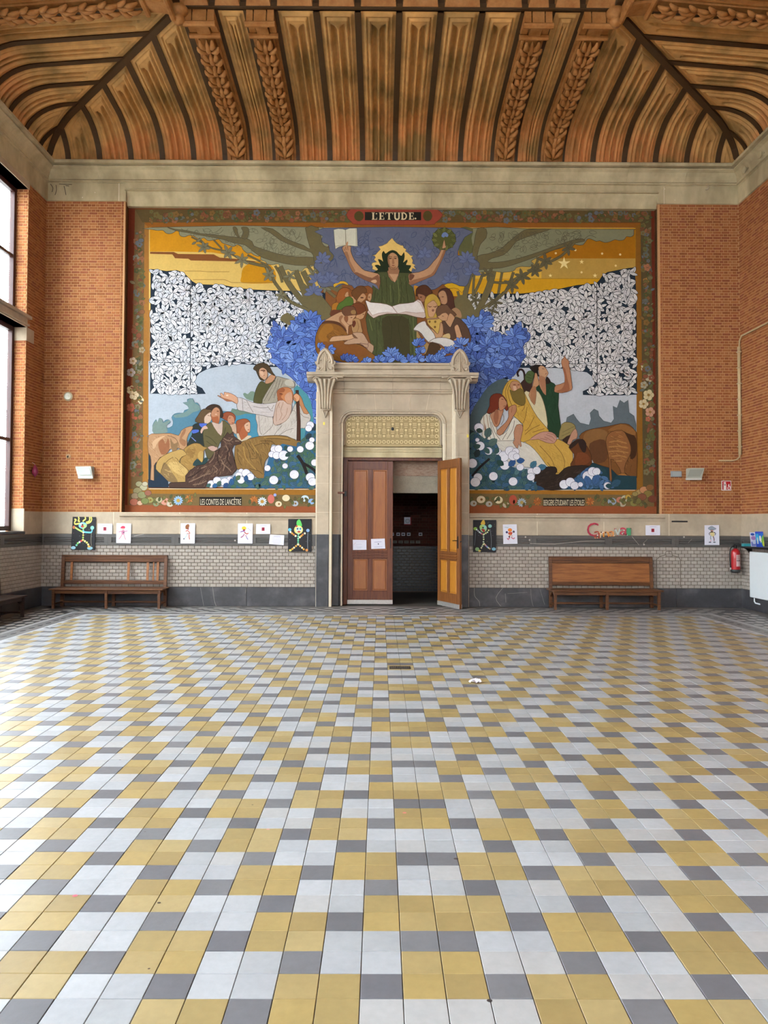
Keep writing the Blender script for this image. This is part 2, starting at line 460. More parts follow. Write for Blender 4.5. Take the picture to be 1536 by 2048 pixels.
# ------------------------------------------------------------------ brickwork
BC = ['985e34', '9c6038', 'a2683d', '8e5631', '985a38', 'a56c42', '8f5336']
CH = .0532; SW = .168; HW = .084
def brick_shape(mb, u, v, w, h, f, p=.007):
    g = .0052; e = .0025
    lo = [(u+g,v+g),(u+w-g,v+g),(u+w-g,v+h-g),(u+g,v+h-g)]
    hi = [(u+g+e,v+g+e),(u+w-g-e,v+g+e),(u+w-g-e,v+h-g-e),(u+g+e,v+h-g-e)]
    mb.add([f(a, b, 0) for a, b in lo] + [f(a, b, p) for a, b in hi],
           [(4,5,6,7)] + [(i, (i+1)%4, 4+(i+1)%4, 4+i) for i in range(4)])
BM = {}
def brick_mesh(w, h, nm, m, pal, p):
    key = (round(w, 3), round(h, 3), nm)
    if key not in BM:
        BM[key] = []
        for c in pal:
            b = MB().color(c); brick_shape(b, 0, 0, w, h, lambda a, q, d: (a, -d, q), p); BM[key].append(b.mesh(nm, m))
    return R.choice(BM[key])
def coursing(W, H, ch, sw, hw, bond=True):
    out = []; nrow = int(round(H/ch)); ch = H/nrow
    for r in range(nrow):
        if bond: step = sw if r % 2 == 0 else hw; off = 0 if r % 2 == 0 else -hw/2
        else: step = sw; off = 0 if r % 2 == 0 else -sw/2
        u = off
        while u < W-.004:
            a, b = max(u, 0), min(u+step, W)
            if b-a > .02: out.append((a, r*ch, b-a, ch, b-a > step-.001))
            u += step
    return out
def lay(parent, origin, rz, W, H, nm, m, pal, ch, sw, hw, bond=True, single=0, skip=None, p=.007, near=None):
    """a field of pieces on a wall; local x along the wall, z up, -y outwards"""
    M = Matrix.Translation(origin) @ Matrix.Rotation(rz, 4, 'Z')
    cells = [c for c in coursing(W, H, ch, sw, hw, bond) if not (skip and skip(c))]
    order = sorted((c for c in cells if c[4] and c[2] > hw*1.5), key=near or (lambda c: abs(c[1]-.6)))
    pick = set(order[:single])
    mb = MB()
    for c in cells:
        u, v, w, h, full = c
        if c in pick:
            o = link(nm, brick_mesh(w, h, nm, m, pal, p), parent)
            o.location = M @ Vector((u, 0, v)); o.rotation_euler = (0, 0, rz)
        else:
            mb.color(R.choice(pal)); brick_shape(mb, u, v, w, h, lambda a, b, d: tuple(M @ Vector((a, -d, b))), p)
    o = mb.build(nm+'_field', m, parent); o['kind'] = 'stuff'
    return o

# levels on the painted wall
Z_DADO, Z_TILE, Z_PLINTH, Z_BAND = zz(1068), zz(1090), zz(1173), zz(1024)
Z_BRICK, Z_CORN0, Z_TOP = zz(404), zz(369), zz(329)
Z_MT, Z_MB = zz(409), zz(1026)
XL, XR = xx(247, 700), xx(1318, 700)
PX0, PX1 = xx(632, 950), xx(938, 950)          # outer sides of the door surround
DX0, DX1 = xx(688, 1050, D+.3), xx(884, 1050, D+.3)  # door opening
Z_DOOR = on_y(785, 914, D+.3)[1]
REC = .20
wb = MB()
wb.box(-HALF-.4, XL, D, D+.7, 0, Z_TOP-.01); wb.box(XR, HALF+.4, D, D+.7, 0, Z_TOP-.01)
wb.box(XL, PX0+.05, D, D+.7, 0, Z_MB-.02); wb.box(PX1-.05, XR, D, D+.7, 0, Z_MB-.02)
wb.box(XL, XR, D, D+.7, Z_CORN0+.02, Z_TOP-.01); wb.box(-HALF-.4, HALF+.4, D+.14, D+.7, Z_TOP-.02, Z_TOP+1.3); wb.box(XL, XR, D+REC+.02, D+.7, Z_MT, Z_CORN0+.02)
wb.box(XL, PX0+.25, D+REC+.02, D+.7, Z_MB-.02, Z_MT+.02); wb.box(PX1-.25, XR, D+REC+.02, D+.7, Z_MB-.02, Z_MT+.02)
wb.box(PX0+.25, PX1-.25, D+REC+.02, D+.7, zz(800), Z_MT+.02)
wall_back = struct('wall_back', wb, MORTAR)
vis = lambda c: -c[0]
lay(wall_back, (-HALF, D, Z_BAND), 0, XL+HALF-.075, Z_BRICK-Z_BAND, 'brick', BRICK, BC, CH, SW, HW, single=150)
lay(wall_back, (XR+.075, D, Z_BAND), 0, HALF-XR-.075, Z_BRICK-Z_BAND, 'brick', BRICK, BC, CH, SW, HW, single=150)
# rounded brick edges of the mural recess
bn = MB(); nr = int(round((Z_BRICK-Z_BAND)/CH)); ch = (Z_BRICK-Z_BAND)/nr
for r in range(nr):
    z0, z1 = Z_BAND+r*ch+.004, Z_BAND+(r+1)*ch-.004
    for X, sg in ((XL, -1), (XR, 1)):
        pts = [(X+sg*.071, D-.007)] + [(X+sg*(.068-.068*math.sin(a)), D+.057-.068*math.cos(a)) for a in (0, .4, .8, 1.2, 1.57)] + [(X, D+REC), (X+sg*.071, D+REC)]
        if sg < 0: pts = pts[::-1]
        bn.color(R.choice(BC)); bn.prism(pts, lambda a, b, d: (a, b, d), z0, z1)
o = bn.build('rounded_brick', BRICK, wall_back); o['kind'] = 'stuff'
# pale stone band, ledge, dado, glazed tiles, plinth
def stones(nm, xs, y0, y1, z0, z1, m, parent, b=.006, g=.002):
    for a, c in zip(xs[:-1], xs[1:]):
        MB().bbox(a+g, c-g, y0, y1, z0, z1, b).build(nm, m, parent)
    if m in (LIME, CORN):
        for a in xs[1:-1]: MB().box(a-.006, a+.006, y0+.0005, y1-.001, z0+.002, z1-.002).build('joint', JOINT, parent)
jl = [-HALF+.001, xx(228, 1045), xx(360, 1045), xx(494, 1045), PX0]
jr = [PX1, xx(1074, 1045), xx(1207, 1045), xx(1337, 1045), HALF-.001]
for js in (jl, jr): stones('band_stone', js, D-.03, D+.05, Z_DADO+.002, Z_BAND, LIME, wall_back)
def moulded(nm, x0, x1, prof, m, parent, ends=0):
    """a profile (y,z) run along x"""
    mb = MB(); mb.prism(prof, lambda a, b, d: (d, a, b), x0, x1); return mb.build(nm, m, parent)
zl0 = zz(1040)
for a, c in ((xx(241, 1030), PX0+.0), (PX1, xx(1328, 1030))):
    n = 3
    for k in range(n):
        x0, x1 = a+(c-a)*k/n+.002, a+(c-a)*(k+1)/n-.002
        moulded('ledge_stone', x0, x1, [(D-.03, zl0), (D-.03, Z_MB), (D+REC, Z_MB+.03), (D+REC, Z_MB+.01), (D-.06, Z_MB-.015), (D-.085, Z_MB-.03), (D-.085, Z_MB-.055), (D-.05, Z_MB-.075), (D-.045, Z_MB-.095), (D-.03, zl0)][3:]+[(D+.02, zl0), (D+REC, Z_MB-.05)], LIME, wall_back)
def dado(nm, x0, x1, parent, T4=None, ln=0):
    h = Z_DADO-Z_TILE; mb = MB(); mb.T = T4
    F = D-.04
    pr = [(D, Z_TILE), (F, Z_TILE)]
    for k in range(3):
        zc_ = Z_TILE+h*(.30+.17*k)
        pr += [(F, zc_-.014), (F+.03, zc_-.010), (F+.03, zc_+.010), (F-.0, zc_+.014)]
    pr += [(F, Z_DADO), (D, Z_DADO)]
    mb.prism(pr[::-1], lambda a, b, d: (d, a, b), x0+.07, x1-.07)
    mb.box(x0+.001, x0+.07, F, D, Z_TILE, Z_DADO); mb.box(x1-.07, x1-.001, F, D, Z_TILE, Z_DADO)
    return mb.build(nm, DADO, parent)
for js in ([-HALF, xx(217, 1078), xx(351, 1078), xx(505, 1078), PX0], [PX1, xx(1065, 1078), xx(1216, 1078), xx(1349, 1078), HALF]):
    for a, c in zip(js[:-1], js[1:]): dado('dado_stone', a, c, wall_back)
GC = ['a39a91', 'a89f96', '9f968e', 'aca39a', 'a59d95']
TW = .1222
def tl_skip(c): return False
wt = MB().box(-HALF, PX0, D-.012, D, Z_PLINTH, Z_TILE).box(PX1, HALF, D-.012, D, Z_PLINTH, Z_TILE)
wt.build('tile_bed', GROUT, wall_back)
lay(wall_back, (-HALF, D-.012, Z_PLINTH), 0, PX0+HALF, Z_TILE-Z_PLINTH, 'tile', GLAZE, GC, .0677, TW, TW/2, False, 150, p=.006)
lay(wall_back, (PX1, D-.012, Z_PLINTH), 0, HALF-PX1, Z_TILE-Z_PLINTH, 'tile', GLAZE, GC, .0677, TW, TW/2, False, 150, p=.006)
stones('plinth_stone', [-HALF+.001, xx(335, 1190), xx(494, 1190), xx(637, 1190)], D-.045, D+.02, 0, Z_PLINTH, BLUE, wall_back)
stones('plinth_stone', [xx(936, 1190), xx(1351, 1190), HALF-.001], D-.045, D+.02, 0, Z_PLINTH, BLUE, wall_back)
# veins of the dark stone
vn = Paint(wall_place(D-.0455), .0001)
vn.view(900, 1010, 4.518)
for s_, w_ in (("220,738 222,820 262,870 270,915", 1.0), ("480,745 415,840 460,915", 1.0), ("730,760 735,850 752,915", .6), ("815,765 855,900", .6), ("500,800 505,880", .8), ("520,800 700,790", .5)): vn.line(s_, w_*.8, '8e8c88', 3)
vn.view(340, 1010, 4.518)
for s_, w_ in (("385,738 400,860 420,920", 1.0), ("275,745 305,915", .6), ("690,740 680,800", .6), ("1340,855 1425,795", .9), ("1450,545 1410,590", .7)): vn.line(s_, w_*.8, '8e8c88', 3)
vn.build('stone_vein', wall_back, mat('stone_vein', rough=.5, var=.1, attr=True))
# frieze and cornice
zf = [xx(92, 390), xx(250, 390)]
stones('frieze_stone', [-HALF+.001, xx(239, 385), XL+.02], D-.035, D+.02, Z_BRICK, Z_CORN0, CORN, wall_back)
stones('frieze_stone', [XR-.02, xx(1327, 385), HALF-.001], D-.035, D+.02, Z_BRICK, Z_CORN0, CORN, wall_back)
js = [XL-.0]+[xx(v, 378) for v in (398, 552, 706, 863, 1018, 1173)]+[XR]
zm1 = zz(383)
for a, c in zip(js[:-1], js[1:]):
    moulded('lintel_stone', a+.0015, c-.0015, [(D+.02, Z_CORN0), (D-.035, Z_CORN0), (D-.035, zm1+.035), (D-.02, zm1+.03), (D-.02, zm1+.02), (D-.075, zm1+.014), (D-.075, zm1-.004), (D-.02, zm1-.012), (D-.02, zm1-.03), (D+.02, zm1-.09), (D+.06, zm1-.17), (D+.1, Z_MT), (D+REC, Z_MT), (D+REC, zm1)][::-1], CORN, wall_back)
js = [-HALF+.001]+[xx(v, 350) for v in (200, 317, 472, 628, 785, 942, 1097, 1252, 1369)]+[HALF-.001]
Z_C1 = zz(334)
CPROF = [(0.02, Z_CORN0), (-.04, Z_CORN0), (-.04, Z_CORN0+.012), (-.085, Z_CORN0+.016), (-.085, Z_CORN0+.04), (-.03, Z_CORN0+.046), (-.03, Z_CORN0+.062), (-.05, Z_CORN0+.07), (-.06, Z_CORN0+.11), (-.085, Z_CORN0+.17), (-.13, Z_CORN0+.23), (-.19, Z_CORN0+.265), (-.19, Z_CORN0+.285), (-.14, Z_CORN0+.29), (-.14, Z_CORN0+.31), (-.24, Z_CORN0+.318), (-.24, Z_TOP-.03), (-.20, Z_TOP), (.02, Z_TOP)]
for a, c in zip(js[:-1], js[1:]):
    moulded('cornice_stone', a+.0015, c-.0015, [(D+p, z) for p, z in CPROF][::-1], CORN, wall_back)

# cracks and flaking of the old stone
fk = Paint(wall_place(D-.0355), .00002)
for t_ in ("101,368 106,376 104,384", "112,370 113,380 110,390", "128,372 130,380 132,390", "131,371 138,372", "118,368 144,369"): fk.line(t_, 1.2, '3c3226', 2)
for x, y, r in ((1329,378,1.5),(1350,400,1.2),(165,395,1.3),(190,385,1)): fk.disc(x, y, r, 'd8cfb8', n=7)
fk.build('crack', wall_back, mat('stone_crack', rough=.8, var=.1, attr=True))
hx, hz = on_y(1412, 372, D-.05)
MB().tube([(hx+.05*math.sin(t), D-.06, hz-.03+.05*math.cos(t)) for t in (-.3, .4, 1.2, 2.0, 2.8, 3.4)], .011, 6).build('hook', LIME, wall_back, True)
# ------------------------------------------------------------------ side walls
ZR = Z_TOP
def side_wall(name, sg):
    X0, X1 = HALF*sg, (HALF+(.32 if sg < 0 else .45))*sg
    mb = MB(); lo, hi = min(X0, X1), max(X0, X1)
    XB = X0+sg*.14; mb.box(min(XB, X1), max(XB, X1), REAR, D+.5, ZR-.02, ZR+1.3)
    if sg > 0:
        mb.box(lo, hi, REAR, D+.5, 0, ZR-.01)
    else:
        ys = [D+.5]
        for a, b in BAYS: ys += [b, a]
        ys.append(REAR)
        for i in range(0, len(ys), 2): mb.box(lo, hi, ys[i+1], ys[i], 0, ZR-.01)
        for a, b in BAYS:
            mb.box(lo, hi, a, b, 0, LOW[0]); mb.box(lo, hi, a, b, HIGH[1], ZR-.01); mb.box(lo, hi, a, b, LOW[1], HIGH[0])
    return struct(name, mb, MORTAR)
wall_left = side_wall('wall_left', -1)
wall_right = side_wall('wall_right', 1)
# right wall: brick from the corner forward (local x runs towards the room's rear)
RL = 5.2
lay(wall_right, (HALF, D, Z_BAND), -math.pi/2, RL, Z_BRICK-Z_BAND, 'brick', BRICK, BC, CH, SW, HW, single=300, near=lambda c: -c[0]+abs(c[1]-2.4)*.02 if c[0] < 1.25 else 99+c[0])
lay(wall_left, (-HALF, 14.5, Z_BAND), math.pi/2, D-14.5, Z_BRICK-Z_BAND, 'brick', BRICK, BC, CH, SW, HW, single=150)
def side_pieces(wall, sg, y0, y1, yb=None):
    """stone courses on a side wall between two depths"""
    def S(nm, p, z0, z1, m, n, y0=y0):
        for k in range(n):
            a, b = y0+(y1-y0)*k/n+.0015, y0+(y1-y0)*(k+1)/n-.0015
            x0, x1 = sorted((sg*(HALF-p), sg*(HALF+.02)))
            MB().bbox(x0, x1, a, b, z0, z1).build(nm, m, wall)
    L = y1-y0; n = max(1, int(L/1.35))
    S('band_stone', .03, Z_DADO+.002, Z_BAND, LIME, n if yb is None else 1, y0 if yb is None else yb); S('plinth_stone', .045, 0, Z_PLINTH, BLUE, n)
    S('frieze_stone', .035, Z_BRICK, Z_CORN0, CORN, n)
    Mx = Matrix(((0,-1,0,0),(1,0,0,0),(0,0,1,0),(0,0,0,1))) if sg < 0 else Matrix(((0,1,0,0),(-1,0,0,0),(0,0,1,0),(0,0,0,1)))
    for k in range(n):
        a, b = y0+(y1-y0)*k/n, y0+(y1-y0)*(k+1)/n
        # run the back-wall profile in a turned frame
        if sg < 0: T4 = Matrix.Translation((-HALF+0, 0, 0)) @ Matrix.Rotation(math.pi/2, 4, 'Z') @ Matrix.Translation((0, -D, 0)); u0, u1 = a, b
        else: T4 = Matrix.Translation((HALF, 0, 0)) @ Matrix.Rotation(-math.pi/2, 4, 'Z') @ Matrix.Translation((0, -D, 0)); u0, u1 = -b, -a
        dado('dado_stone', u0, u1, wall, T4)
    x0, x1 = sorted((sg*(HALF-.012), sg*HALF))
    MB().box(x0, x1, y0, y1, Z_PLINTH, Z_TILE).build('tile_bed', GROUT, wall)
    if sg > 0: lay(wall, (HALF-.012, y1, Z_PLINTH), -math.pi/2, y1-y0, Z_TILE-Z_PLINTH, 'tile', GLAZE, GC, .0677, TW, TW/2, False, 60, p=.006)
    else: lay(wall, (-HALF+.012, y0, Z_PLINTH), math.pi/2, y1-y0, Z_TILE-Z_PLINTH, 'tile', GLAZE, GC, .0677, TW, TW/2, False, 60, p=.006)
side_pieces(wall_right, 1, D-RL, D-.001)
side_pieces(wall_left, -1, 12.0, D-.001, 14.514)
def side_cornice(wall, sg):
    n = 12; L = D-REAR
    for k in range(n):
        a, b = REAR+L*k/n+.0015, REAR+L*(k+1)/n-.0015
        mb = MB(); pr = [(sg*(HALF+p), z) for p, z in CPROF]
        if sg < 0: pr = pr[::-1]
        mb.prism(pr, lambda p, z, d: (p, d, z), a, b); mb.build('cornice_stone', CORN, wall)
side_cornice(wall_left, -1); side_cornice(wall_right, 1)
# worn egg mouldings of the right cornice near the corner
for k in range(6):
    y = D-.45-k*.62; mb = MB()
    mb.sphere((HALF-.10, y, Z_CORN0+.15), .06, .55, 1.2, 1.25)
    mb.tube([(HALF-.07+.0*t, y+.12*math.cos(t), Z_CORN0+.16+.13*math.sin(t)) for t in (-.3, .4, 1.1, 1.57, 2.0, 2.7, 3.4)], .018, 6)
    mb.build('egg_moulding', CORN, wall_right, True)
# left pier: brick reveal, stone blocks, then the windows
def reveal(y, z0, z1):
    lay(wall_left, (-HALF-.22, y, z0), 0, .22, z1-z0, 'reveal_brick', BRICK, BC, CH, SW, HW)
reveal(14.5, LOW[0]+.42, LOW[1]-.25); reveal(14.5, HIGH[0]+.02, HIGH[1])
MB().bbox(-HALF-.25, -HALF+.03, 14.485, 14.512, LOW[0], LOW[0]+.42).build('jamb_stone', LIME, wall_left)
MB().bbox(-HALF-.25, -HALF+.02, 14.488, 14.8, LOW[1]-.25, LOW[1]).build('jamb_stone', LIME, wall_left)
for a, b in BAYS:
    mb = MB(); mb.bbox(-HALF-.34, -HALF+.02, a-.02, b+.02, LOW[1], HIGH[0]-.06); mb.bbox(-HALF-.3, -HALF+.07, a-.02, b+.10, HIGH[0]-.06, HIGH[0])
    mb.bbox(-HALF-.05, -HALF+.045, a-.02, b+.06, LOW[1]+.03, LOW[1]+.06)
    mb.build('transom_stone', LIME, wall_left)
    MB().bbox(-HALF-.34, -HALF+.02, a-.02, b+.02, HIGH[1], HIGH[1]+.12).build('head_stone', LIME, wall_left)
    MB().bbox(-HALF-.34, -HALF+.05, a-.02, b+.0, LOW[0]-.05, LOW[0]).build('sill_stone', BLUE, wall_left)
wi = 0
for a, b in BAYS:
    for z0, z1 in (LOW, HIGH):
        wi += 1; w = struct('window_%d' % wi)
        xf = -HALF-.30; f = MB(); t = .09
        zb = z0+.01
        f.bbox(xf, xf+.09, a, a+t, zb, z1); f.bbox(xf, xf+.09, b-t, b, zb, z1)
        f.bbox(xf, xf+.09, a+t, b-t, zb, zb+t); f.bbox(xf, xf+.09, a+t, b-t, z1-t, z1)
        n = 3; f.build('frame', W_WIN, w)
        for k in range(1, n):
            y = a+(b-a)*k/n; MB().bbox(xf+.01, xf+.08, y-.045, y+.045, zb+t, z1-t).build('mullion', W_WIN, w)
        zr = zb+t+(z1-zb)*.42
        g = MB(); g.bbox(xf+.015, xf+.075, a+t, b-t, zr-.03, zr+.03).build('glazing_bar', W_WIN, w)
        for k in range(n):
            ya, yb = a+(b-a)*k/n+.045, a+(b-a)*(k+1)/n-.045
            for q0, q1 in ((zb+t, zr-.03), (zr+.03, z1-t)):
                MB().box(xf+.040, xf+.046, max(ya, a+t), min(yb, b-t), q0, q1).build('pane', glass, w)
for a, b in FILL_BAYS:  # rear windows, added to even out the light on the painted wall
    wi += 1; w = struct('window_%d' % wi); f = MB(); t = .09; yf = REAR-.3
    for x in (a, b-t): f.bbox(x, x+t, yf, yf+.09, *FILL_Z)
    for z in (FILL_Z[0], FILL_Z[1]-t): f.bbox(a+t, b-t, yf, yf+.09, z, z+t)
    f.build('frame', W_WIN, w)
    MB().bbox((a+b)/2-.045, (a+b)/2+.045, yf+.01, yf+.08, FILL_Z[0]+t, FILL_Z[1]-t).build('mullion', W_WIN, w)
    MB().box(a+t, b-t, yf+.04, yf+.046, FILL_Z[0]+t, FILL_Z[1]-t).build('pane', glass, w)
# rear wall behind the camera, courtyard outside the windows
fw = MB(); xs_ = [-HALF-.5]
for a, b in FILL_BAYS: xs_ += [a, b]
xs_.append(HALF+.5)
for i in range(0, len(xs_), 2): fw.box(xs_[i], xs_[i+1], REAR-.4, REAR, 0, ZR+1.3)
for a, b in FILL_BAYS: fw.box(a, b, REAR-.4, REAR, 0, FILL_Z[0]); fw.box(a, b, REAR-.4, REAR, FILL_Z[1], ZR+1.3)
struct('wall_front', fw, mat('plain_brick', 'a06c42', rough=.85, var=.12, scale=12))
court = struct('courtyard_ground', MB().box(-40, -HALF-.34, REAR-20, D+25, -.5, -.2), mat('paving', '8a8780', rough=.9, var=.1))
fac = thing('neighbouring_building', 'pale building across the courtyard seen through the tall windows', 'building', (-24, 14, -.2))
MB().box(-3, 0, -22, 14, 0, 7.5).build('facade', mat('pale_render', 'c9b7ab', rough=.9, var=.08, scale=1.5), fac)
MB().box(-3.2, .25, -22, 14, 7.5, 7.9).build('roof_edge', LIME, fac)
for k in range(8):
    wm = MB(); y = -19+k*4.2
    for z in (1.2, 4.6):
        q = MB().bbox(-.02, .05, y, y+1.5, z, z+2.0).build('window', W_WIN, fac)
        MB().box(.05, .056, y+.1, y+1.4, z+.1, z+1.9).build('pane', glass, q)
# ------------------------------------------------------------------ vaulted ceiling
RC, RISE = 3.5, .60
def zc(r):
    r = min(max(r, 0), RC); q = min(1, r/.8); return ZR + .58*math.sqrt(max(0, 1-(1-q)**2)) + .28*r/RC
def nrm(r):
    r = max(r, .012); e = min(r+.01, RC); b = max(min(r, RC)-.01, 0)
    dz = (zc(e)-zc(b))/(e-b); m = math.hypot(1, dz); return dz/m, -1/m
ZT = zc(RC)
cm = MB()
# backing shell: three cove slopes as grids and the flat field
RS = [RC*(1-math.cos(math.pi/2*i/18)) for i in range(19)]
OFF = .06
def shell(fn, a_of):
    for i in range(18):
        r0, r1 = RS[i], RS[i+1]
        (a0, a1), (b0, b1) = a_of(r0), a_of(r1)
        cm.add([fn(a0, r0, -OFF), fn(a1, r0, -OFF), fn(b1, r1, -OFF), fn(b0, r1, -OFF)], [(0,1,2,3)])
def F_back(a, r, h): nr, nz = nrm(r); return (a, D-(r+h*nr), zc(r)+h*nz)
def F_left(a, r, h): nr, nz = nrm(r); return (-HALF+(r+h*nr), D-a, zc(r)+h*nz)
def F_right(a, r, h): nr, nz = nrm(r); return (HALF-(r+h*nr), D-a, zc(r)+h*nz)
shell(F_back, lambda r: (-HALF+r-.12, HALF-r+.12))
for F in (F_left, F_right): shell(F, lambda r: (r-.12, D-REAR))
cm.box(-HALF+RC-.1, HALF-RC+.1, REAR, D-RC+.1, ZT+.20, ZT+.4)
cm.box(-HALF+RC-.1, HALF-RC+.1, D-RC+.05, D-RC+.15, ZT+.04, ZT+.4)
for sg in (-1, 1):
    x0, x1 = sorted((sg*(HALF-RC-.0), sg*(HALF-RC+.1))); cm.box(x0, x1, REAR, D-RC+.1, ZT+.04, ZT+.4)
cm.box(-HALF-.5, HALF+.5, REAR-.5, D+.75, ZR+1.3, ZR+1.5)
ceiling = struct('ceiling', cm, DARKRIB)
PROF = [(0,0),(.05,0),(.062,.034),(.085,.034),(.095,.012),(.108,.014),(.122,.060),(.145,.066),(.152,.056)]
def hprof(d):
    for (a, x), (b, y) in zip(PROF[:-1], PROF[1:]):
        if d <= b: return x+(y-x)*max(0, d-a)/(b-a)
    return PROF[-1][1]
US = [0,.05,.062,.085,.095,.108,.122,.145,.152,.158,.17]
ES = [0,.05,.062,.085,.095,.108,.122,.145,.16,.19,.21,.23,.25,.27,.29,.31,.33,.35,.37,.39,.41,.44,.48,.55]
def vault_panel(F, a0, a1, rend, hip, parent, top):
    w = a1-a0; us = list(US); c = w/2
    inner = .158; k = c-.014
    us += [inner+(k-inner)*t for t in (.35, .7, .92, 1.0)] + [c-.006]
    us = sorted(set(round(u, 4) for u in us if u < c)) + [c]
    us = us + [w-u for u in reversed(us[:-1])]
    mb = MB(); rows = None; grid = []
    for u in us:
        a = a0+u; re = rend(a); col = []
        es = [min(e, re) for e in ES]
        last = es[-1]; n = 18
        rem = re-last
        # denser towards the springing where the curve is tight
        es += [last+rem*(1-(1-t/n)**1.8) if rem > 0 else re for t in range(1, n+1)]
        for e in es:
            r = max(re-e, 0); de = e*(.707 if hip else 1)
            ds = min(u, w-u); dm = min(ds, de)
            h = hprof(dm)
            cc = abs(u-c); fl = 0
            half = c-inner
            if ds > inner and half > .02:
                tt = min(1, cc/half)
                e0 = .215+.14*(1-tt)**1.5
                dd = min(ds-inner, (cc-.012)*1.2, (de-e0)*.9)
                if dd > 0: fl = min(1, dd/.022); fl = fl*fl*(3-2*fl)
            h -= .105*fl
            col.append(F(a, r, h))
        grid.append(col)
    n = len(grid[0]); m = len(grid)
    vs = [p for colm in grid for p in colm]
    base0 = lin('cc995a'); base1 = lin('cb8850'); g2 = lin('b4935e')
    tint = R.random()
    for i in range(m-1):
        for j in range(n-1):
            f = (i*n+j, (i+1)*n+j, (i+1)*n+j+1, i*n+j+1)
            mb.f.append(f); mb.m.append(0)
            t = j/(n-1); k = max(0, (t-.72)/.28); k = min(1, k*2.2)
            b0 = [x*(1-.35*tint)+y*.35*tint for x, y in zip(base0, g2)]
            mb.c.append(tuple(x*(1-k)+y*k for x, y in zip(b0, base1)))
    mb.v = vs
    return mb.build('vault_panel', TERRA, parent, True)
def rib_strip(F, a0, a1, r0, r1, parent, hh=.022, nm='vault_rib', cut=None):
    mb = MB(); n = 22
    rs = [r0+(r1-r0)*(1-math.cos(math.pi/2*i/n)) for i in range(n+1)]
    vs = []
    for r in rs:
        for a, h in ((a0, -.05), (a0, hh), (a1, hh), (a1, -.05)):
            rr = min(r, cut(a)) if cut else r
            vs.append(F(a, rr, h))
    fs = [(i*4+k, i*4+k+1, i*4+k+5, i*4+k+4) for i in range(n) for k in range(3)]
    mb.add(vs, fs); return mb.build(nm, DARKRIB, parent, False)
def hipd(F):
    if F is F_back: return lambda a: HALF-abs(a)
    return lambda a: a if a < RC+2 else 99
G = .045
# carved garland rib: moulded bar, acanthus leaves climbing it, console at its head
LEAF = None
def leaf_mesh():
    mb = MB(); seg = 7
    for sx in (-1, 1):
        for j, (ang, L, ox, oy) in enumerate(((.75, .15, .01, 0), (.35, .17, .005, .05))):
            pts = []; rs = []
            for i in range(seg):
                t = i/(seg-1)
                x = sx*(ox+math.sin(ang)*L*t + .02*math.sin(t*3.1)); y = oy+math.cos(ang)*L*t
                pts.append((x, y, .05*math.sin(t*2.6)+.03)); rs.append(.026*math.sin(.35+t*2.5)+.004)
            mb.tube(pts, rs, 6)
    mb.tube([(0,-.02,.03),(0,.06,.075),(0,.13,.07),(0,.19,.03)], [.012,.03,.026,.006], 6)
    return mb.mesh('acanthus_leaf', ORANGE, True)
LEAF = leaf_mesh()
def garland(F, a0, a1, rtop, parent):
    w = a1-a0; c = (a0+a1)/2; n = 26
    prof = [(0,-.05),(0,.03),(.04,.03),(.05,.075),(.075,.085),(.09,.06),(.105,.06),(.115,.10),(w-.115,.10),(w-.105,.06),(w-.09,.06),(w-.075,.085),(w-.05,.075),(w-.04,.03),(w,.03),(w,-.05)]
    mb = MB(); vs = []; rs = [.0+rtop*(1-math.cos(math.pi/2*i/n)) for i in range(n+1)]
    for r in rs: vs += [F(a0+u, r, h) for u, h in prof]
    k = len(prof)
    mb.add(vs, [(i*k+j, i*k+j+1, (i+1)*k+j+1, (i+1)*k+j) for i in range(n) for j in range(k-1)])
    o = mb.build('garland_rib', ORANGE, parent)
    # arc-length placed leaves
    S = [0]; NR = 200
    rr = [rtop*i/NR for i in range(NR+1)]
    for i in range(NR): S.append(S[-1]+math.hypot(rr[i+1]-rr[i], zc(rr[i+1])-zc(rr[i])))
    cnt = int((S[-1]-.42)/.29); j = 0
    for q in range(cnt):
        s_ = .05+q*.29
        while S[j] < s_: j += 1
        r = rr[j]
        p = Vector(F(c, r, .10)); p2 = Vector(F(c, min(r+.02, rtop), .10)); p3 = Vector(F(c+.02, r, .10))
        ty = (p2-p).normalized(); tx = (p3-p).normalized(); tz = tx.cross(ty)
        nn = Vector(F(c, r, .2))-p
        if tz.dot(nn) < 0: tx = -tx; tz = -tz
        l = link('acanthus_leaf', LEAF, o)
        l.matrix_world = Matrix.Translation(p) @ Matrix((tx, ty, tz)).transposed().to_4x4()
        l.scale = (1.5, 1.55, 1.3)
    # console
    cb = MB(); r0, r1 = rtop-.40, rtop+.02
    for (u0, u1, h) in ((-.02, .10, .15), (.10, w-.10, .19), (w-.10, w+.02, .15)):
        vs = []
        for i in range(7):
            t = i/6; r = r0+(r1-r0)*t; hh = h*(.75+.55*t*t)
            vs += [F(a0+u0+.008, r, 0), F(a0+u0+.008, r, hh), F(a0+u1-.008, r, hh), F(a0+u1-.008, r, 0)]
        cb.add(vs, [(i*4+k, i*4+k+1, i*4+k+5, i*4+k+4) for i in range(6) for k in range(3)] + [(0,1,2,3), (27,26,25,24)])
    for t in (0.05, .95):
        r = r0+(r1-r0)*t
        cb.tube([F(a0-.03, r, .13+.1*t), F(a1+.03, r, .13+.1*t)], .045, 8)
    cb.build('console', ORANGE, parent)
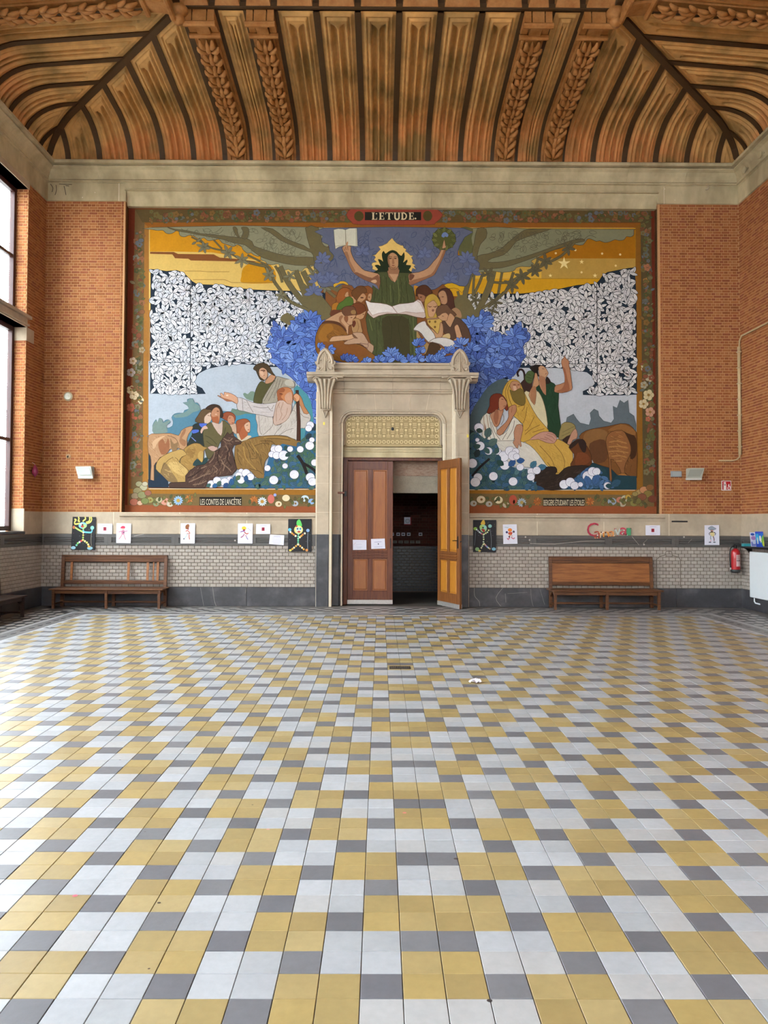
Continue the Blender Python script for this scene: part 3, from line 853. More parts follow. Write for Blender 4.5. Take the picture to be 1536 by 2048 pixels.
# rhythm along each cove: panels and garlands
BX = [xx(v, 331) for v in (788, 854, 919, 984)]
b = [0, .645, 1.29, 1.935]; g1 = (1.935, 2.38); pn = (2.38, 2.86); g2_ = (2.86, 3.33)
outer = [3.33, 3.95, 4.57, 5.19, 5.81, 6.43, HALF-.02]
CX = .03
TOPR = RC-.10
for sg in (-1, 1):
    segs = list(zip(b[:-1], b[1:])) + [pn]
    for p, q in segs:
        x0, x1 = sorted((CX+sg*p, CX+sg*q))
        vault_panel(F_back, x0+G, x1-G, lambda a: TOPR, False, ceiling, True)
    for p, q in (g1, g2_):
        x0, x1 = sorted((CX+sg*p, CX+sg*q)); garland(F_back, x0+.02, x1-.02, TOPR, ceiling)
    for p, q in zip(outer[:-1], outer[1:]):
        x0, x1 = sorted((sg*p, sg*q))
        vault_panel(F_back, x0+G, x1-G, lambda a: max(.02, min(TOPR, HALF-abs(a)-.085)), True, ceiling, True)
    for p in b[1:] if sg < 0 else b:
        rib_strip(F_back, CX+sg*p-G-.006, CX+sg*p+G+.006, 0, TOPR, ceiling)
    for p in (2.38, 2.86): rib_strip(F_back, CX+sg*p-G, CX+sg*p+G, 0, TOPR, ceiling, .0)
    for p in outer[:-1]:
        rib_strip(F_back, sg*p-G-.006, sg*p+G+.006, 0, RC, ceiling, .022, cut=hipd(F_back))
# side coves
def side_rhythm():
    out = [HALF-v for v in reversed(outer)]
    return out
ts = [.02, .42, 1.04, 1.66, 2.28, 2.90, 3.52]
for F in (F_left, F_right):
    for p, q in zip(ts[:-1], ts[1:]):
        vault_panel(F, p+G, q-G, lambda a: max(.02, min(TOPR, a-.085)), True, ceiling, True)
    for p in ts[1:]: rib_strip(F, p-G-.006, p+G+.006, 0, RC, ceiling, .022, cut=hipd(F))
    garland(F, 3.56, 4.0, TOPR, ceiling)
    vault_panel(F, 4.02+G, 4.5-G, lambda a: TOPR, False, ceiling, True)
    garland(F, 4.52, 4.97, TOPR, ceiling)
    t = 5.0
    while t < D-REAR-.6:
        vault_panel(F, t+G, t+.645-G, lambda a: TOPR, False, ceiling, True)
        t += .645
# hip ribs and the pendants at their heads
for sg in (-1, 1):
    mb = MB(); n = 26; vs = []
    for i in range(n+1):
        r = .02+(RC-.02)*i/n
        x, y, z = sg*(HALF-r), D-r, zc(r)
        for dx, h in ((-.055, .03), (-.055, -.05), (.055, -.05), (.055, .03)):
            vs.append((x+dx*.72*sg, y-dx*.72, z+h*1.1))
    mb.add(vs, [(i*4+k, i*4+(k+1)%4, i*4+4+(k+1)%4, i*4+4+k) for i in range(n) for k in range(4)])
    mb.build('hip_rib', DARKRIB, ceiling)
    pd = MB().lathe([(.0,-.20),(.06,-.19),(.09,-.15),(.10,-.11),(.07,-.08),(.11,-.05),(.14,-.01),(.145,.04),(.10,.09),(.12,.12),(.16,.15),(.16,.2),(.11,.24),(.11,.32)], 18, (sg*(HALF-RC+.02), D-RC+.03, ZT-.08))
    pd.build('pendant', ORANGE, ceiling, True)
# rail at the head of the cove, blocks, coffered flat
YR = D-RC
mb = MB(); mb.bbox(-HALF+RC-.05, HALF-RC+.05, YR-.0, YR+.07, ZT-.015, ZT+.06); mb.build('rail', DARKRIB, ceiling)
for sg in (-1, 1):
    x0, x1 = sorted((sg*(HALF-RC-.02), sg*(HALF-RC+.12)))
    MB().bbox(x0, x1, REAR, YR, ZT-.02, ZT+.06).build('rail', DARKRIB, ceiling)
xs = [-3.33, -2.86, -2.38] + [CX-v for v in reversed(b)] + [CX+v for v in b[1:]] + [2.38, 2.86, 3.33]
for a, c in zip(xs[:-1], xs[1:]):
    mb = MB(); e = .05
    mb.add([(a+e, YR-.005, ZT+.0), (c-e, YR-.005, ZT+.0), (c-e-.02, YR-.07, ZT+.09), (a+e+.02, YR-.07, ZT+.09), (a+e, YR+.05, ZT+.0), (c-e, YR+.05, ZT+.0), (c-e, YR+.05, ZT+.2), (a+e, YR+.05, ZT+.2)],
           [(0,1,2,3), (4,7,6,5), (0,4,5,1), (3,2,6,7), (0,3,7,4), (1,5,6,2)])
    mb.build('rail_block', ORANGE, ceiling)
y = YR-.22
while y > REAR+.3:
    for a, c in zip(xs[:-1], xs[1:]):
        MB().color('96693a').bbox(a+.05, c-.05, y-.95, y-.05, ZT+.165, ZT+.21, .02).build('coffer_panel', TERRA, ceiling)
    y -= 1.0

# ------------------------------------------------------------------ carved stone door surround
ds = thing('door_surround', 'carved pale limestone door surround with two pointed finials breaking into the mural', 'door surround', ((PX0+PX1)/2, D, 0))
OX = (PX0+PX1)/2
def L(mb): mb.T = Matrix.Translation((-OX, -D, 0)); return mb
yP, yJ, yE = D-.10, D+.10, D-.02
def zP(py, y): return on_y(785, py+.9, y)[1]
zl = [0, zP(1068, yP), zP(1024, yP), zP(966, yP), zP(912, yP), zP(866, yP), zP(783, yP), zP(744, yP)]
core = L(MB())
JX0, JX1 = xx(663, 950, yJ), xx(906, 950, yJ)
HX0, HX1 = xx(685.5, 900, yJ), xx(885.5, 900, yJ)
ZH = zP(826, yJ)
core.box(PX0+.012, JX0+.02, yP+.012, D+.55, 0, zl[7]); core.box(JX1-.02, PX1-.012, yP+.012, D+.55, 0, zl[7])
core.box(JX0, HX0-.0, yJ+.010, D+.55, 0, ZH); core.box(HX1, JX1, yJ+.010, D+.55, 0, ZH)
core.box(JX0, JX1, yJ+.010, D+.55, ZH, zl[7])
core.build('joint_core', JOINT, ds)
pil = [(PX0, xx(662, 950, yP)), (xx(907, 950, yP), PX1)]
for i in range(6):
    m = BLUE if i == 0 else LIME
    for k, (a, c) in enumerate(pil):
        mb = L(MB())
        # chamfered inner and outer arrises
        z0, z1 = zl[i]+.003, zl[i+1]-.003; ch = .045
        o_, n_ = (a, c) if k == 0 else (c, a); s = 1 if k == 0 else -1
        pts = [(o_, D+.5), (o_, yP+.03), (o_+s*.03, yP), (n_-s*.045, yP), (n_, yP+.045), (n_, yJ+.04), (n_-s*.05, yJ+.04), (n_-s*.05, D+.5)]
        if k: pts = pts[::-1]
        mb.prism(pts, lambda p, q, d: (p, q, d), z0, z1); mb.build('pilaster_stone', m, ds)
    for a, c, s in ((JX0, HX0, 1), (JX1, HX1, -1)):
        z0, z1 = zl[i]+.003, min(zl[i+1], ZH-.20)-.003
        if z1 <= z0: continue
        o_, n_ = a, c
        pts = [(o_-s*.03, D+.5), (o_-s*.03, yJ), (n_-s*.075, yJ), (n_-s*.055, yJ-.02), (n_-s*.03, yJ-.005), (n_-s*.025, yJ+.03), (n_-s*.01, yJ+.035), (n_, yJ+.05), (n_, D+.5)]
        if s < 0: pts = pts[::-1]
        L(MB()).prism(pts, lambda p, q, d: (p, q, d), z0, z1).build('jamb_stone', m, ds)
# arch head: springers with rounded corners, voussoirs, moulded edge
zs = ZH-.20; zv = zP(785, yJ); rad = .20
def head_block(x_out, x_in, s):
    arc = [(x_in+s*(rad-rad*math.cos(t)), zs+rad*math.sin(t)) for t in [k*math.pi/2/7 for k in range(8)]]
    xo = x_in+s*rad
    pts = [(x_out, zs+.003), (x_in, zs+.003)] + arc[1:] + [(xo, ZH), (xo, zv)] + [(x_out, zv)]
    L(MB()).prism(pts if s > 0 else pts[::-1], lambda p, q, d: (p, d, q), yJ, D+.5).build('springer_stone', LIME, ds)
head_block(JX0-.01, HX0, 1); head_block(JX1+.01, HX1, -1)
vt = [xx(v, 785, yJ) for v in (394, 423.5)]
topx = [HX0+rad] + [OX+(-.70+.35*k)*1.04 for k in range(5)] + [HX1-rad]
botx = [HX0+rad] + [OX+(-.70+.35*k)*.93 for k in range(5)] + [HX1-rad]
for i in range(6):
    g = .004
    pts = [(botx[i]+g, ZH), (botx[i+1]-g, ZH), (topx[i+1]-g, zv), (topx[i]+g, zv)]
    L(MB()).prism(pts, lambda p, q, d: (p, d, q), yJ, D+.5).build('voussoir', LIME, ds)
def arch_path(off, y, zlow):
    x0, x1, zt, r = HX0-off, HX1+off, ZH+off, rad+off
    p = [(x0, y, zlow), (x0, y, zt-r)] + [(x0+r-r*math.cos(t), y, zt-r+r*math.sin(t)) for t in [k*math.pi/2/6 for k in range(1, 7)]]
    q = [(x1, y, zlow), (x1, y, zt-r)] + [(x1-r+r*math.cos(t), y, zt-r+r*math.sin(t)) for t in [k*math.pi/2/6 for k in range(1, 7)]]
    return p + q[::-1]
ZLIN0, ZLIN1 = zP(914, D+.24), zP(890, D+.24)
mb = L(MB()); mb.tube(arch_path(.05, yJ-.004, zs), .022, 8); mb.tube(arch_path(.0, yJ+.03, ZLIN1), .016, 8)
mb.tube(arch_path(-.03, yJ+.08, ZLIN1), .018, 8); mb.build('arch_moulding', LIME, ds, True)
# stone transom over the doors and the ring-pattern panel above it
mb = L(MB())
pr = [(D+.5, ZLIN0), (D+.24, ZLIN0), (D+.24, ZLIN0+.10), (D+.225, ZLIN0+.115), (D+.235, ZLIN0+.14), (D+.22, ZLIN0+.16), (D+.22, ZLIN1-.03), (D+.25, ZLIN1), (D+.5, ZLIN1)]
mb.prism(pr[::-1], lambda a, q, d: (d, a, q), HX0+.0, HX1-.0); mb.build('door_transom', CORN, ds)
GY = D+.22
gx0, gx1 = xx(693.5, 860, GY), xx(877.5, 860, GY); gz0, gz1 = zP(889, GY), zP(830, GY)
MOS = mat('pattern_ground', '9a855a', rough=.6, var=.1, scale=20); CREAM = mat('pattern_relief', 'd3c08f', rough=.55, var=.08, scale=20)
L(MB()).box(gx0-.06, gx1+.06, GY, GY+.2, gz0-.05, gz1+.12).build('pattern_panel', MOS, ds)
mb = L(MB())
def ringr(x, z, r0, r1, d=.012, n=12):
    vs = []
    for k in range(n):
        c_, s_ = math.cos(6.2832*k/n), math.sin(6.2832*k/n)
        vs += [(x+r1*c_, GY, z+r1*s_), (x+r1*c_, GY-d, z+r1*s_), (x+r0*c_, GY-d, z+r0*s_), (x+r0*c_, GY, z+r0*s_)]
    mb.add(vs, [(k*4+j, k*4+j+1, ((k+1) % n)*4+j+1, ((k+1) % n)*4+j) for k in range(n) for j in range(3)])
nx = 21; stp = (gx1-gx0)/nx; nz_ = 5; stz = (gz1-gz0)/nz_
for k in range(nx):
    for j in range(nz_):
        x = gx0+(k+.5)*stp; z = gz0+(j+.5)*stz
        if j in (0, nz_-1) or k in (0, nx-1): ringr(x, z, .021, .038)
        else:
            if (k+j) % 2: ringr(x, z, .0, .024); mb.box(x-.03, x+.03, GY-.010, GY, z+stz/2-.007, z+stz/2+.007)
            else:
                for d_ in (-.016, .016): mb.box(x-.038, x+.038, GY-.010, GY, z+d_-.006, z+d_+.006)
                mb.box(x-.005, x+.005, GY-.010, GY, z+.02, z+stz-.02) if j < 3 else None
e = .012
for (a0, a1, q0, q1) in ((gx0, gx1, gz0-.012, gz0), (gx0, gx1, gz1, gz1+.012), (gx0-.012, gx0, gz0, gz1), (gx1, gx1+.012, gz0, gz1)): mb.box(a0, a1, GY-e, GY, q0, q1)
o = mb.build('ring_pattern', CREAM, ds); o['kind'] = 'stuff'
hx, hz = on_y(785, 858, GY); L(MB()).sphere((hx, GY-.008, hz), .03, 1, .5, 1.2, 10, 6).build('broken_hole', BLACK, ds)
# entablature between the pilasters, shelf, attic block
zA, zB, zC, zD_, zE = zP(785, yE), zP(762, yE), zP(744, D-.2), zP(726, D-.1), zP(698, D-.15)
ex0, ex1 = pil[0][1]-.03, pil[1][0]+.03
pr = [(D+.5, zA), (yE+.05, zA), (yE+.03, zA+.03), (yE-.005, zA+.04), (yE-.01, zA+.06), (yE+.03, zA+.075), (yE+.05, zA+.09), (yE+.05, zB), (D+.5, zB)]
for x0, x1 in zip([ex0, xx(688, 770), OX, xx(881, 770)], [xx(688, 770), OX, xx(881, 770), ex1]):
    L(MB()).prism(pr[::-1], lambda a, q, d: (d, a, q), x0+.002, x1-.002).build('frieze_stone', LIME, ds)
SX0, SX1 = xx(613, 750, D-.2), xx(957.5, 750, D-.2)
pr = [(D+.4, zB-.0), (D-.06, zB), (D-.09, zB+.03), (D-.10, zB+.045), (D-.20, zB+.06), (D-.20, zC-.06), (D-.23, zC-.05), (D-.23, zC), (D+.4, zC)]
cutx = [SX0, xx(687, 750, D-.2), OX, xx(882, 750, D-.2), SX1]
for x0, x1 in zip(cutx[:-1], cutx[1:]):
    L(MB()).prism(pr[::-1], lambda a, q, d: (d, a, q), x0+.002, x1-.002).build('shelf_stone', LIME, ds)
pr = [(D+.4, zC), (D-.10, zC), (D-.10, zC+.07), (D-.13, zC+.085), (D-.13, zD_-.05), (D-.16, zD_-.035), (D-.16, zD_), (D+.4, zD_)]
for x0, x1 in ((xx(663, 735, D-.1), OX), (OX, xx(907, 735, D-.1))):
    L(MB()).prism(pr[::-1], lambda a, q, d: (d, a, q), x0+.002, x1-.002).build('attic_stone', LIME, ds)
# finials and fluted consoles
FO = parse("590,75 660,110 715,170 760,240 790,310 810,400 845,402 842,440 835,470 805,490 812,580 822,645 365,645 385,580 395,490 360,460 345,412 385,402 408,310 430,240 470,170 530,110")
for k, cx in enumerate((650.5, 919.5)):
    m0 = 595.0
    f = lambda p: (on_y(cx+(p[0]-m0)/12.05, 690+p[1]/12.05+(0 if k == 0 else 1.5), D-.2))
    out = [f(p) for p in FO]
    z_low = min(q[1] for q in out)
    out = [(x, z if z > z_low+.02 else zC) for x, z in out]
    fin = L(MB()); fin.prism(out[::-1], lambda p, q, d: (p, d, q), D-.24, D-.02)
    fo = fin.build('finial', LIME, ds)
    rel = L(MB()); y = D-.245
    def Pp(a, b_): x, z = f((a, b_)); return (x, y, z)
    rim = [Pp(*p) for p in smooth_pts(parse("425,470 440,340 480,240 540,165 595,125 655,165 710,240 755,340 770,470"), 3, False)]
    rel.tube(rim, .024, 6)
    rel.tube([Pp(595, 150), Pp(595, 300), Pp(595, 640)], [.012, .018, .03], 6)
    for s in (-1, 1):
        spiral = []
        for i in range(16):
            t = i/15*4.6; rr = 62*(1-i/15*.72)
            spiral.append(Pp(595+s*(92-rr*math.cos(t)*.8), 400-rr*math.sin(t)))
        rel.tube(spiral, .014, 6)
        rel.tube([Pp(595+s*30, 230), Pp(595+s*38, 330), Pp(595+s*30, 460), Pp(595+s*50, 560), Pp(595+s*120, 620)], .014, 6)
        rel.sphere(Pp(595+s*155, 570), .035, 1, .6, 1, 10, 6)
    rel.build('finial_carving', LIME, fo, True)
    # console below the shelf
    co = L(MB()); cxw = cx
    def Q(px, py, y): x, z = on_y(px, py+(0 if k == 0 else 1), y); return (x, y, z)
    secs = [(758, 23, .22), (764, 20, .20), (775, 15.5, .16), (790, 13, .13), (806, 12, .12), (818, 11, .115)]
    vs = []
    for py, hw_, d_ in secs:
        for s, dd in ((-1, 0), (-1, d_), (1, d_), (1, 0)):
            x, z = on_y(cx+s*hw_*.82, py, D-d_); vs.append((x, yP-dd+.06, z))
    co.add(vs, [(i*4+j, i*4+j+1, i*4+j+5, i*4+j+4) for i in range(len(secs)-1) for j in range(3)] + [(3,2,1,0), (20,21,22,23)])
    for s in (-1, -.5, 0, .5, 1):
        co.tube([Q(cx+s*hw_*.85, py, yP-d_+.055) for py, hw_, d_ in secs], [.034, .03, .025, .022, .02, .014], 6)
    for s in (-1, 1):
        sp = []
        for i in range(14):
            t = i/13*5.2; rr = 8.5*(1-i/13*.75)
            sp.append(Q(cx+s*(19-0-rr*math.cos(t)), 757-rr*math.sin(t)*.8+3, D-.235))
        co.tube(sp, .015, 6)
        co.tube([Q(cx+s*22, 753, D-.235), Q(cx+s*30, 754, D-.235), Q(cx+s*36, 754, D-.235)], [.02, .014, .022], 6)
    co.tube([Q(cx-6, 820, yP-.02), Q(cx, 834, yP-.02), Q(cx+6, 820, yP-.02)], .018, 6)
    co.tube([Q(cx-11, 819, yP-.02), Q(cx+11, 819, yP-.02)], .024, 6)
    co.build('console_carving', LIME, ds, True)

for px, py, lb_ in ((648, 847, 'tiny yellow paper dot stuck on the left pilaster of the door surround'), (935.5, 872, 'tiny yellow paper dot stuck on the right pilaster of the door surround')):
    x, z = on_y(px, py, yP); q = MB().bbox(x-.018, x+.018, yP-.004, yP-.0005, z-.028, z+.028, .001).build('sticker', mat('yellow_sticker', 'e0d25c', rough=.6, var=.03)); tag(q, lb_, 'sticker', 'yellow stickers on the door surround')
# ------------------------------------------------------------------ doors
frame = struct('trim_1')
YD = D+.30
mb = MB(); mb.bbox(DX0-.02, DX0+.07, YD-.03, YD+.12, 0, Z_DOOR); mb.bbox(DX1-.07, DX1+.02, YD-.03, YD+.12, 0, Z_DOOR); mb.bbox(DX0+.07, DX1-.07, YD-.03, YD+.12, Z_DOOR-.075, Z_DOOR)
mb.bbox(DX0+.02, DX1-.02, YD-.05, YD-.03, Z_DOOR-.03, Z_DOOR, .008)
mb.build('door_frame', W_FRAME, frame)
LW = (DX1-DX0-.14)/2; LH = Z_DOOR-.085
def door_leaf(w, wf, wp, wf2, wp2):
    t = .048
    st, mx = .105, w/2
    zk = .012
    f = MB(); yf, yb = -t/2, t/2
    f.bbox(0, st, yf, yb, zk, LH, .004); f.bbox(w-st, w, yf, yb, zk, LH, .004)
    f.bbox(st, w-st, yf, yb, zk, .27, .004); f.bbox(st, w-st, yf, yb, LH-.16, LH, .004)
    f.bbox(st, w-st, yf, yb, .92, 1.07, .004)
    f.bbox(mx-.035, mx+.035, yf, yb, .27, .92, .004); f.bbox(mx-.035, mx+.035, yf, yb, 1.07, LH-.16, .004)
    f.build('stiles', wf, w_obj)
    for yy, s, ff, pp in ((yf, -1, wf, wp), (yb, 1, wf2, wp2)):
        for i in range(3):
            z = .945+i*.05; MB().bbox(st-.01, w-st+.01, min(yy, yy+s*.016), max(yy, yy+s*.016), z-.012, z+.012, .004).build('rail_moulding', ff, w_obj)
        for xa, xb in ((st, mx-.035), (mx+.035, w-st)):
            for za, zb in ((.27, .92), (1.07, LH-.16)):
                p = MB(); y_in, y_f = yy-s*.014, yy-s*.002
                e1, e2 = .0, .045
                vs = []
                for e, y_ in ((.0, y_in), (.03, y_in), (.045, y_f), ):
                    vs += [(xa+e, y_, za+e), (xb-e, y_, za+e), (xb-e, y_, zb-e), (xa+e, y_, zb-e)]
                fs = [(i*4+j, i*4+(j+1)%4, i*4+4+(j+1)%4, i*4+4+j) for i in range(2) for j in range(4)] + [(8,9,10,11)]
                p.add(vs, fs); p.build('panel', pp, w_obj)
                b_ = MB(); q = .014
                for a0, a1, c0, c1 in ((xa, xb, za, za+q), (xa, xb, zb-q, zb), (xa, xa+q, za, zb), (xb-q, xb, za, zb)): b_.box(a0, a1, min(yy, yy-s*.008), max(yy, yy-s*.008), c0, c1)
                b_.build('panel_bead', ff, w_obj)
        MB().bbox(.0, w, min(yy, yy+s*.006), max(yy, yy+s*.006), zk, zk+.085, .002).build('kick_plate', PLATE, w_obj)
    return w_obj
w_obj = struct('door_1'); w_obj.location = (DX0+.07, YD+.03, 0)
door_leaf(LW-.003, W_FRAME, W_PANEL, W_FRAME2, W_PANEL2)
MB().bbox(LW-.06, LW-.035, -.032, -.02, 1.12, 1.32, .003).build('lock_plate', IRON, w_obj)
w_obj = struct('door_2'); w_obj.location = (DX1-.07, YD-.03, 0); w_obj.rotation_euler = (0, 0, math.radians(-67))
door_leaf(LW-.003, W_FRAME2, W_PANEL2, W_FRAME, W_PANEL)
lk = MB(); lk.bbox(LW-.075, LW-.045, -.036, -.022, 1.15, 1.38, .003); lk.tube([(LW-.06, -.036, 1.3), (LW-.06, -.075, 1.3), (LW-.17, -.08, 1.295)], .009, 6)
lk.sphere((LW-.0, 0, 1.28), .016); lk.build('handle', IRON, w_obj)
# iron stay standing out beside the closed leaf
sy = thing('door_stay', 'brown iron door stay bar projecting left of the closed door leaf', 'door stay', (xx(690, 985, D+.04), D+.07, zP(985, D+.05)))
MB().bbox(-.145, .03, -.02, .005, -.018, .018, .004).build('bar', W_FRAME, sy); MB().bbox(-.01, .03, -.035, .02, -.07, .03, .004).build('bracket', IRON, sy)

# ------------------------------------------------------------------ corridor beyond the doors
cor = MB(); CY = 18.4
cor.box(DX0-.1, DX1+.1, D+.62, D+.95, zP(985, D+.62), zP(951, D+.62)); 
cw = struct('wall_corridor', MB().box(-4, 5, CY, CY+.3, 0, 4.2).box(-4.3, -4, D+.7, CY+.3, 0, 4.2).box(5, 5.3, D+.7, CY+.3, 0, 4.2).box(-4.3, 5.3, D+.7, CY+.3, 4.2, 4.5), mat('shaded_mortar', '50392c', rough=.9))  # mortar darkened: the corridor's shade is put into its colour
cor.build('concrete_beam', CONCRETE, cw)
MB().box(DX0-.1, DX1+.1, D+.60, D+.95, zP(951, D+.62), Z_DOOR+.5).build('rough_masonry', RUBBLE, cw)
lay(cw, (-1.2, CY, 1.08), 0, 3.4, 2.2, 'brick', BRICK, ['4c2219', '54271c', '471f17'], .066, .21, .105, single=60)  # brick colours darkened as well, to carry the corridor's shade
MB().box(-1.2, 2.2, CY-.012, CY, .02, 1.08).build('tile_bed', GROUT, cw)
lay(cw, (-1.2, CY-.012, .02), 0, 3.4, 1.06, 'tile', GLAZE, ['3d4146', '43474c'], .0677, TW, TW/2, False, 60, p=.006)  # tile colours darkened with the same painted-in shade
for k, px in enumerate((784, 796.5, 806.5, 817.5, 841)):
    x, z = on_y(px, 1068.5, CY-.02)
    c = MB().bbox(x-.042, x+.042, CY-.022, CY-.016, z-.036, z+.036, .002).build('photo_card', PAPER); tag(c, ['half-hidden white photo card at the left edge of the open doorway', 'white photo card, second from the left in the upper corridor row', 'white photo card, third from the left in the upper corridor row', 'white photo card, fourth from the left in the upper corridor row', 'lone white photo card at the right end of the upper corridor row'][k], 'card', 'photo cards in the corridor')
    p = Paint(lambda a, b_, h: (a, CY-.0225-h, b_)); p.rect(x-.03, z-.02, x+.03, z+.02, R.choice(['6d7a9c', '8a8088', '7a8494'])); p.rect(x-.02, z-.018, x+.012, z+.01, '3c3e4c'); p.build('print', c, INK)
for k, px in enumerate((789.5, 801.5, 813, 824.5, 836)):
    x, z = on_y(px, 1084, CY-.02)
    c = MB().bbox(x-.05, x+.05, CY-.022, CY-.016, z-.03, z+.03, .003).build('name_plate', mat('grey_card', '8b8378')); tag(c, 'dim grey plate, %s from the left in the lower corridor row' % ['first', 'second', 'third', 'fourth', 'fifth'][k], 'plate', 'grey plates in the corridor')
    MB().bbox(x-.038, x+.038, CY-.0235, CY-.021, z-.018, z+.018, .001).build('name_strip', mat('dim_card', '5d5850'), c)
x, z = on_y(815.5, 1042, CY-.02)
c = MB().bbox(x-.085, x+.085, CY-.022, CY-.016, z-.09, z+.09, .002).build('corridor_notice', PAPER); tag(c, 'white sheet with red border and a drawing on the dark corridor wall', 'notice')
p = Paint(lambda a, b_, h: (a, CY-.0225-h, b_)); p.rect(x-.085, z-.09, x+.085, z-.072, '9c2a34'); p.rect(x+.06, z-.09, x+.085, z+.09, '9c2a34')
p.disc(x-.005, z-.0, .055, '9aa0aa', .05); p.disc(x-.005, z, .042, 'd0ccd6', .036); p.build('print', c, INK)
# ------------------------------------------------------------------ the mural
MY = D+REC
mural = thing('mural', 'large painted wall mural of a robed woman, readers and shepherds in a floral border', 'mural', (0, MY, 0))
def mplace(px, py, h):
    a, b_ = on_y(px, py, MY-h); return (a, -h-.002, b_)
MURP = Paint(mplace)
def part(nm, start=None, split=False):
    global MURP
    k = MURP.k; m = MURP.mb
    if split:                                   # two halves either side of the door
        for s_ in (-1, 1):
            h = MB(); h.v = m.v
            for f, c in zip(m.f, m.c):
                if (m.v[f[0]][0] < .02) == (s_ < 0): h.f.append(f); h.c.append(c); h.m.append(0)
            used = sorted({i for f in h.f for i in f}); ix = {j: i for i, j in enumerate(used)}
            h.v = [m.v[j] for j in used]; h.f = [tuple(ix[i] for i in f) for f in h.f]
            h.build(nm, PAINT, mural)
    else: MURP.build(nm, mural)
    MURP = Paint(mplace); MURP.k = k if start is None else start
    return MURP
INKD = '3a2c20'
p = MURP
cv = MB(); a0, b0 = on_y(244, 1032, MY); a1, b1 = on_y(1328, 400, MY)
cv.color('7a4c26'); zq = zz(770)
cv.box(a0, a1, 0, .018, zq, b1); cv.box(a0, PX0+.12, 0, .018, b0, zq); cv.box(PX1-.12, a1, 0, .018, b0, zq); cv.build('canvas', PAINT, mural)
# border bands
p.poly("250,400 1320,400 1314,458 250,460", '6f3a1c', sm=1)
p.poly("250,400 270,415 264,720 254,1030 240,1030", '6b2c18', sm=1)
p.poly("270,420 291,438 287,980 262,1005", '6a5432', sm=1)
p.poly("289,448 301,455 296,978 285,985", '96662a', sm=1)
p.poly("270,419 1305,421 1302,445 285,445", '5b4a2a', sm=1)
p.poly("288,445 1290,446 1280,457 298,457", '8c561a', sm=1)
p.poly("1268,455 1281,447 1286,985 1272,980", '85591c', sm=1)
p.poly("1281,440 1304,420 1312,1010 1286,985", '54462c', sm=1)
p.poly("1302,409 1316,409 1324,1030 1309,1030", '6a2a18', sm=1)
for xa, xb in ((258, 638), (933, 1300)):
    p.poly([(xa, 978), (xb, 980), (xb, 990), (xa, 988)], '93631f', sm=1)
    p.poly([(xa, 987), (xb+(8 if xa > 500 else 0), 990), (xb+(8 if xa > 500 else 0), 1013), (xa, 1010)], '6e5a36', sm=1)
    p.poly([(xa-(8 if xa < 500 else 0), 1010), (xb+(22 if xa > 500 else 0), 1013), (xb+(22 if xa > 500 else 0), 1032), (xa-(8 if xa < 500 else 0), 1032)], '8a4c2c', sm=1)
p.line("298,977.5 633,978.5", 1.4, 'd8c9a8', 1); p.line("937,979.5 1270,980.5", 1.2, 'd0c0a0', 1)
p.line("299,455 1268,456", 1.0, 'b09468', 1); p.line("301,456 296.5,978", .9, 'b09468', 1); p.line("1268.5,456 1272.5,980", .8, 'b09468', 1)
rr = random.Random(5)
def garl(pts_fn, n, cols, r0, r1, spread):
    for i in range(n):
        x, y = pts_fn(i/n)
        x += rr.uniform(-spread, spread); y += rr.uniform(-spread, spread)
        c = rr.choice(cols); r = rr.uniform(r0, r1)
        if rr.random() < .45:
            for k in range(5): p.disc(x+math.cos(k*1.257)*r*.7, y+math.sin(k*1.257)*r*.7, r*.55, c, n=7)
            p.disc(x, y, r*.35, '6b5326', n=7)
        elif rr.random() < .5:
            a = rr.uniform(0, 6.28); p.leaf(x, y, a, r*2.2, r*1.1, c, '3e3620', None, False, .5)
        else: p.disc(x, y, r, c, r*rr.uniform(.7, 1), n=9, line='4a3c22', w=.5)
p.loop(150)
DULL = ['64613a', '565632', '6a5f36', '7a5236', '7f4a34', '5c6058', '7a5c30', '4c4e2e', '60646a', '6f4430', '8a5c40', '5a5a34']
garl(lambda t: (300+1000*t, 432.5), 420, DULL, 2.8, 5.8, 9)
garl(lambda t: (279-8*t, 465+490*t), 200, DULL+['747468', '7c7054'], 2.8, 5.8, 8)
garl(lambda t: (1292+8*t, 450+500*t), 200, DULL+['585a34', '6e6648'], 2.8, 5.8, 8)
for (x, y, r, c) in ((266,722,7,'b8a08a'),(262,745,8,'a89a94'),(268,790,9,'cdb896'),(262,780,8,'c9b48c'),(279,800,8,'d0c2a0'),(262,815,8,'b0604a'),(270,832,7,'a85a42'),(284,700,6,'9a8a70'),
                     (1290,735,8,'bcae8a'),(1299,755,8,'a89c80'),(1288,770,7,'98907a'),(1297,790,10,'c4b48c'),(1287,808,9,'c0ae8a'),(1300,824,9,'b88a72'),(1296,838,5,'b0624c'),(1294,535,7,'a0684a'),(1292,562,6,'9a7038')):
    for k in range(5): p.disc(x+math.cos(k*1.257)*r*.6, y+math.sin(k*1.257)*r*.6, r*.55, c, n=9, line='5e4c30', w=.5)
    p.disc(x, y, r*.3, '8a6a34', n=7)
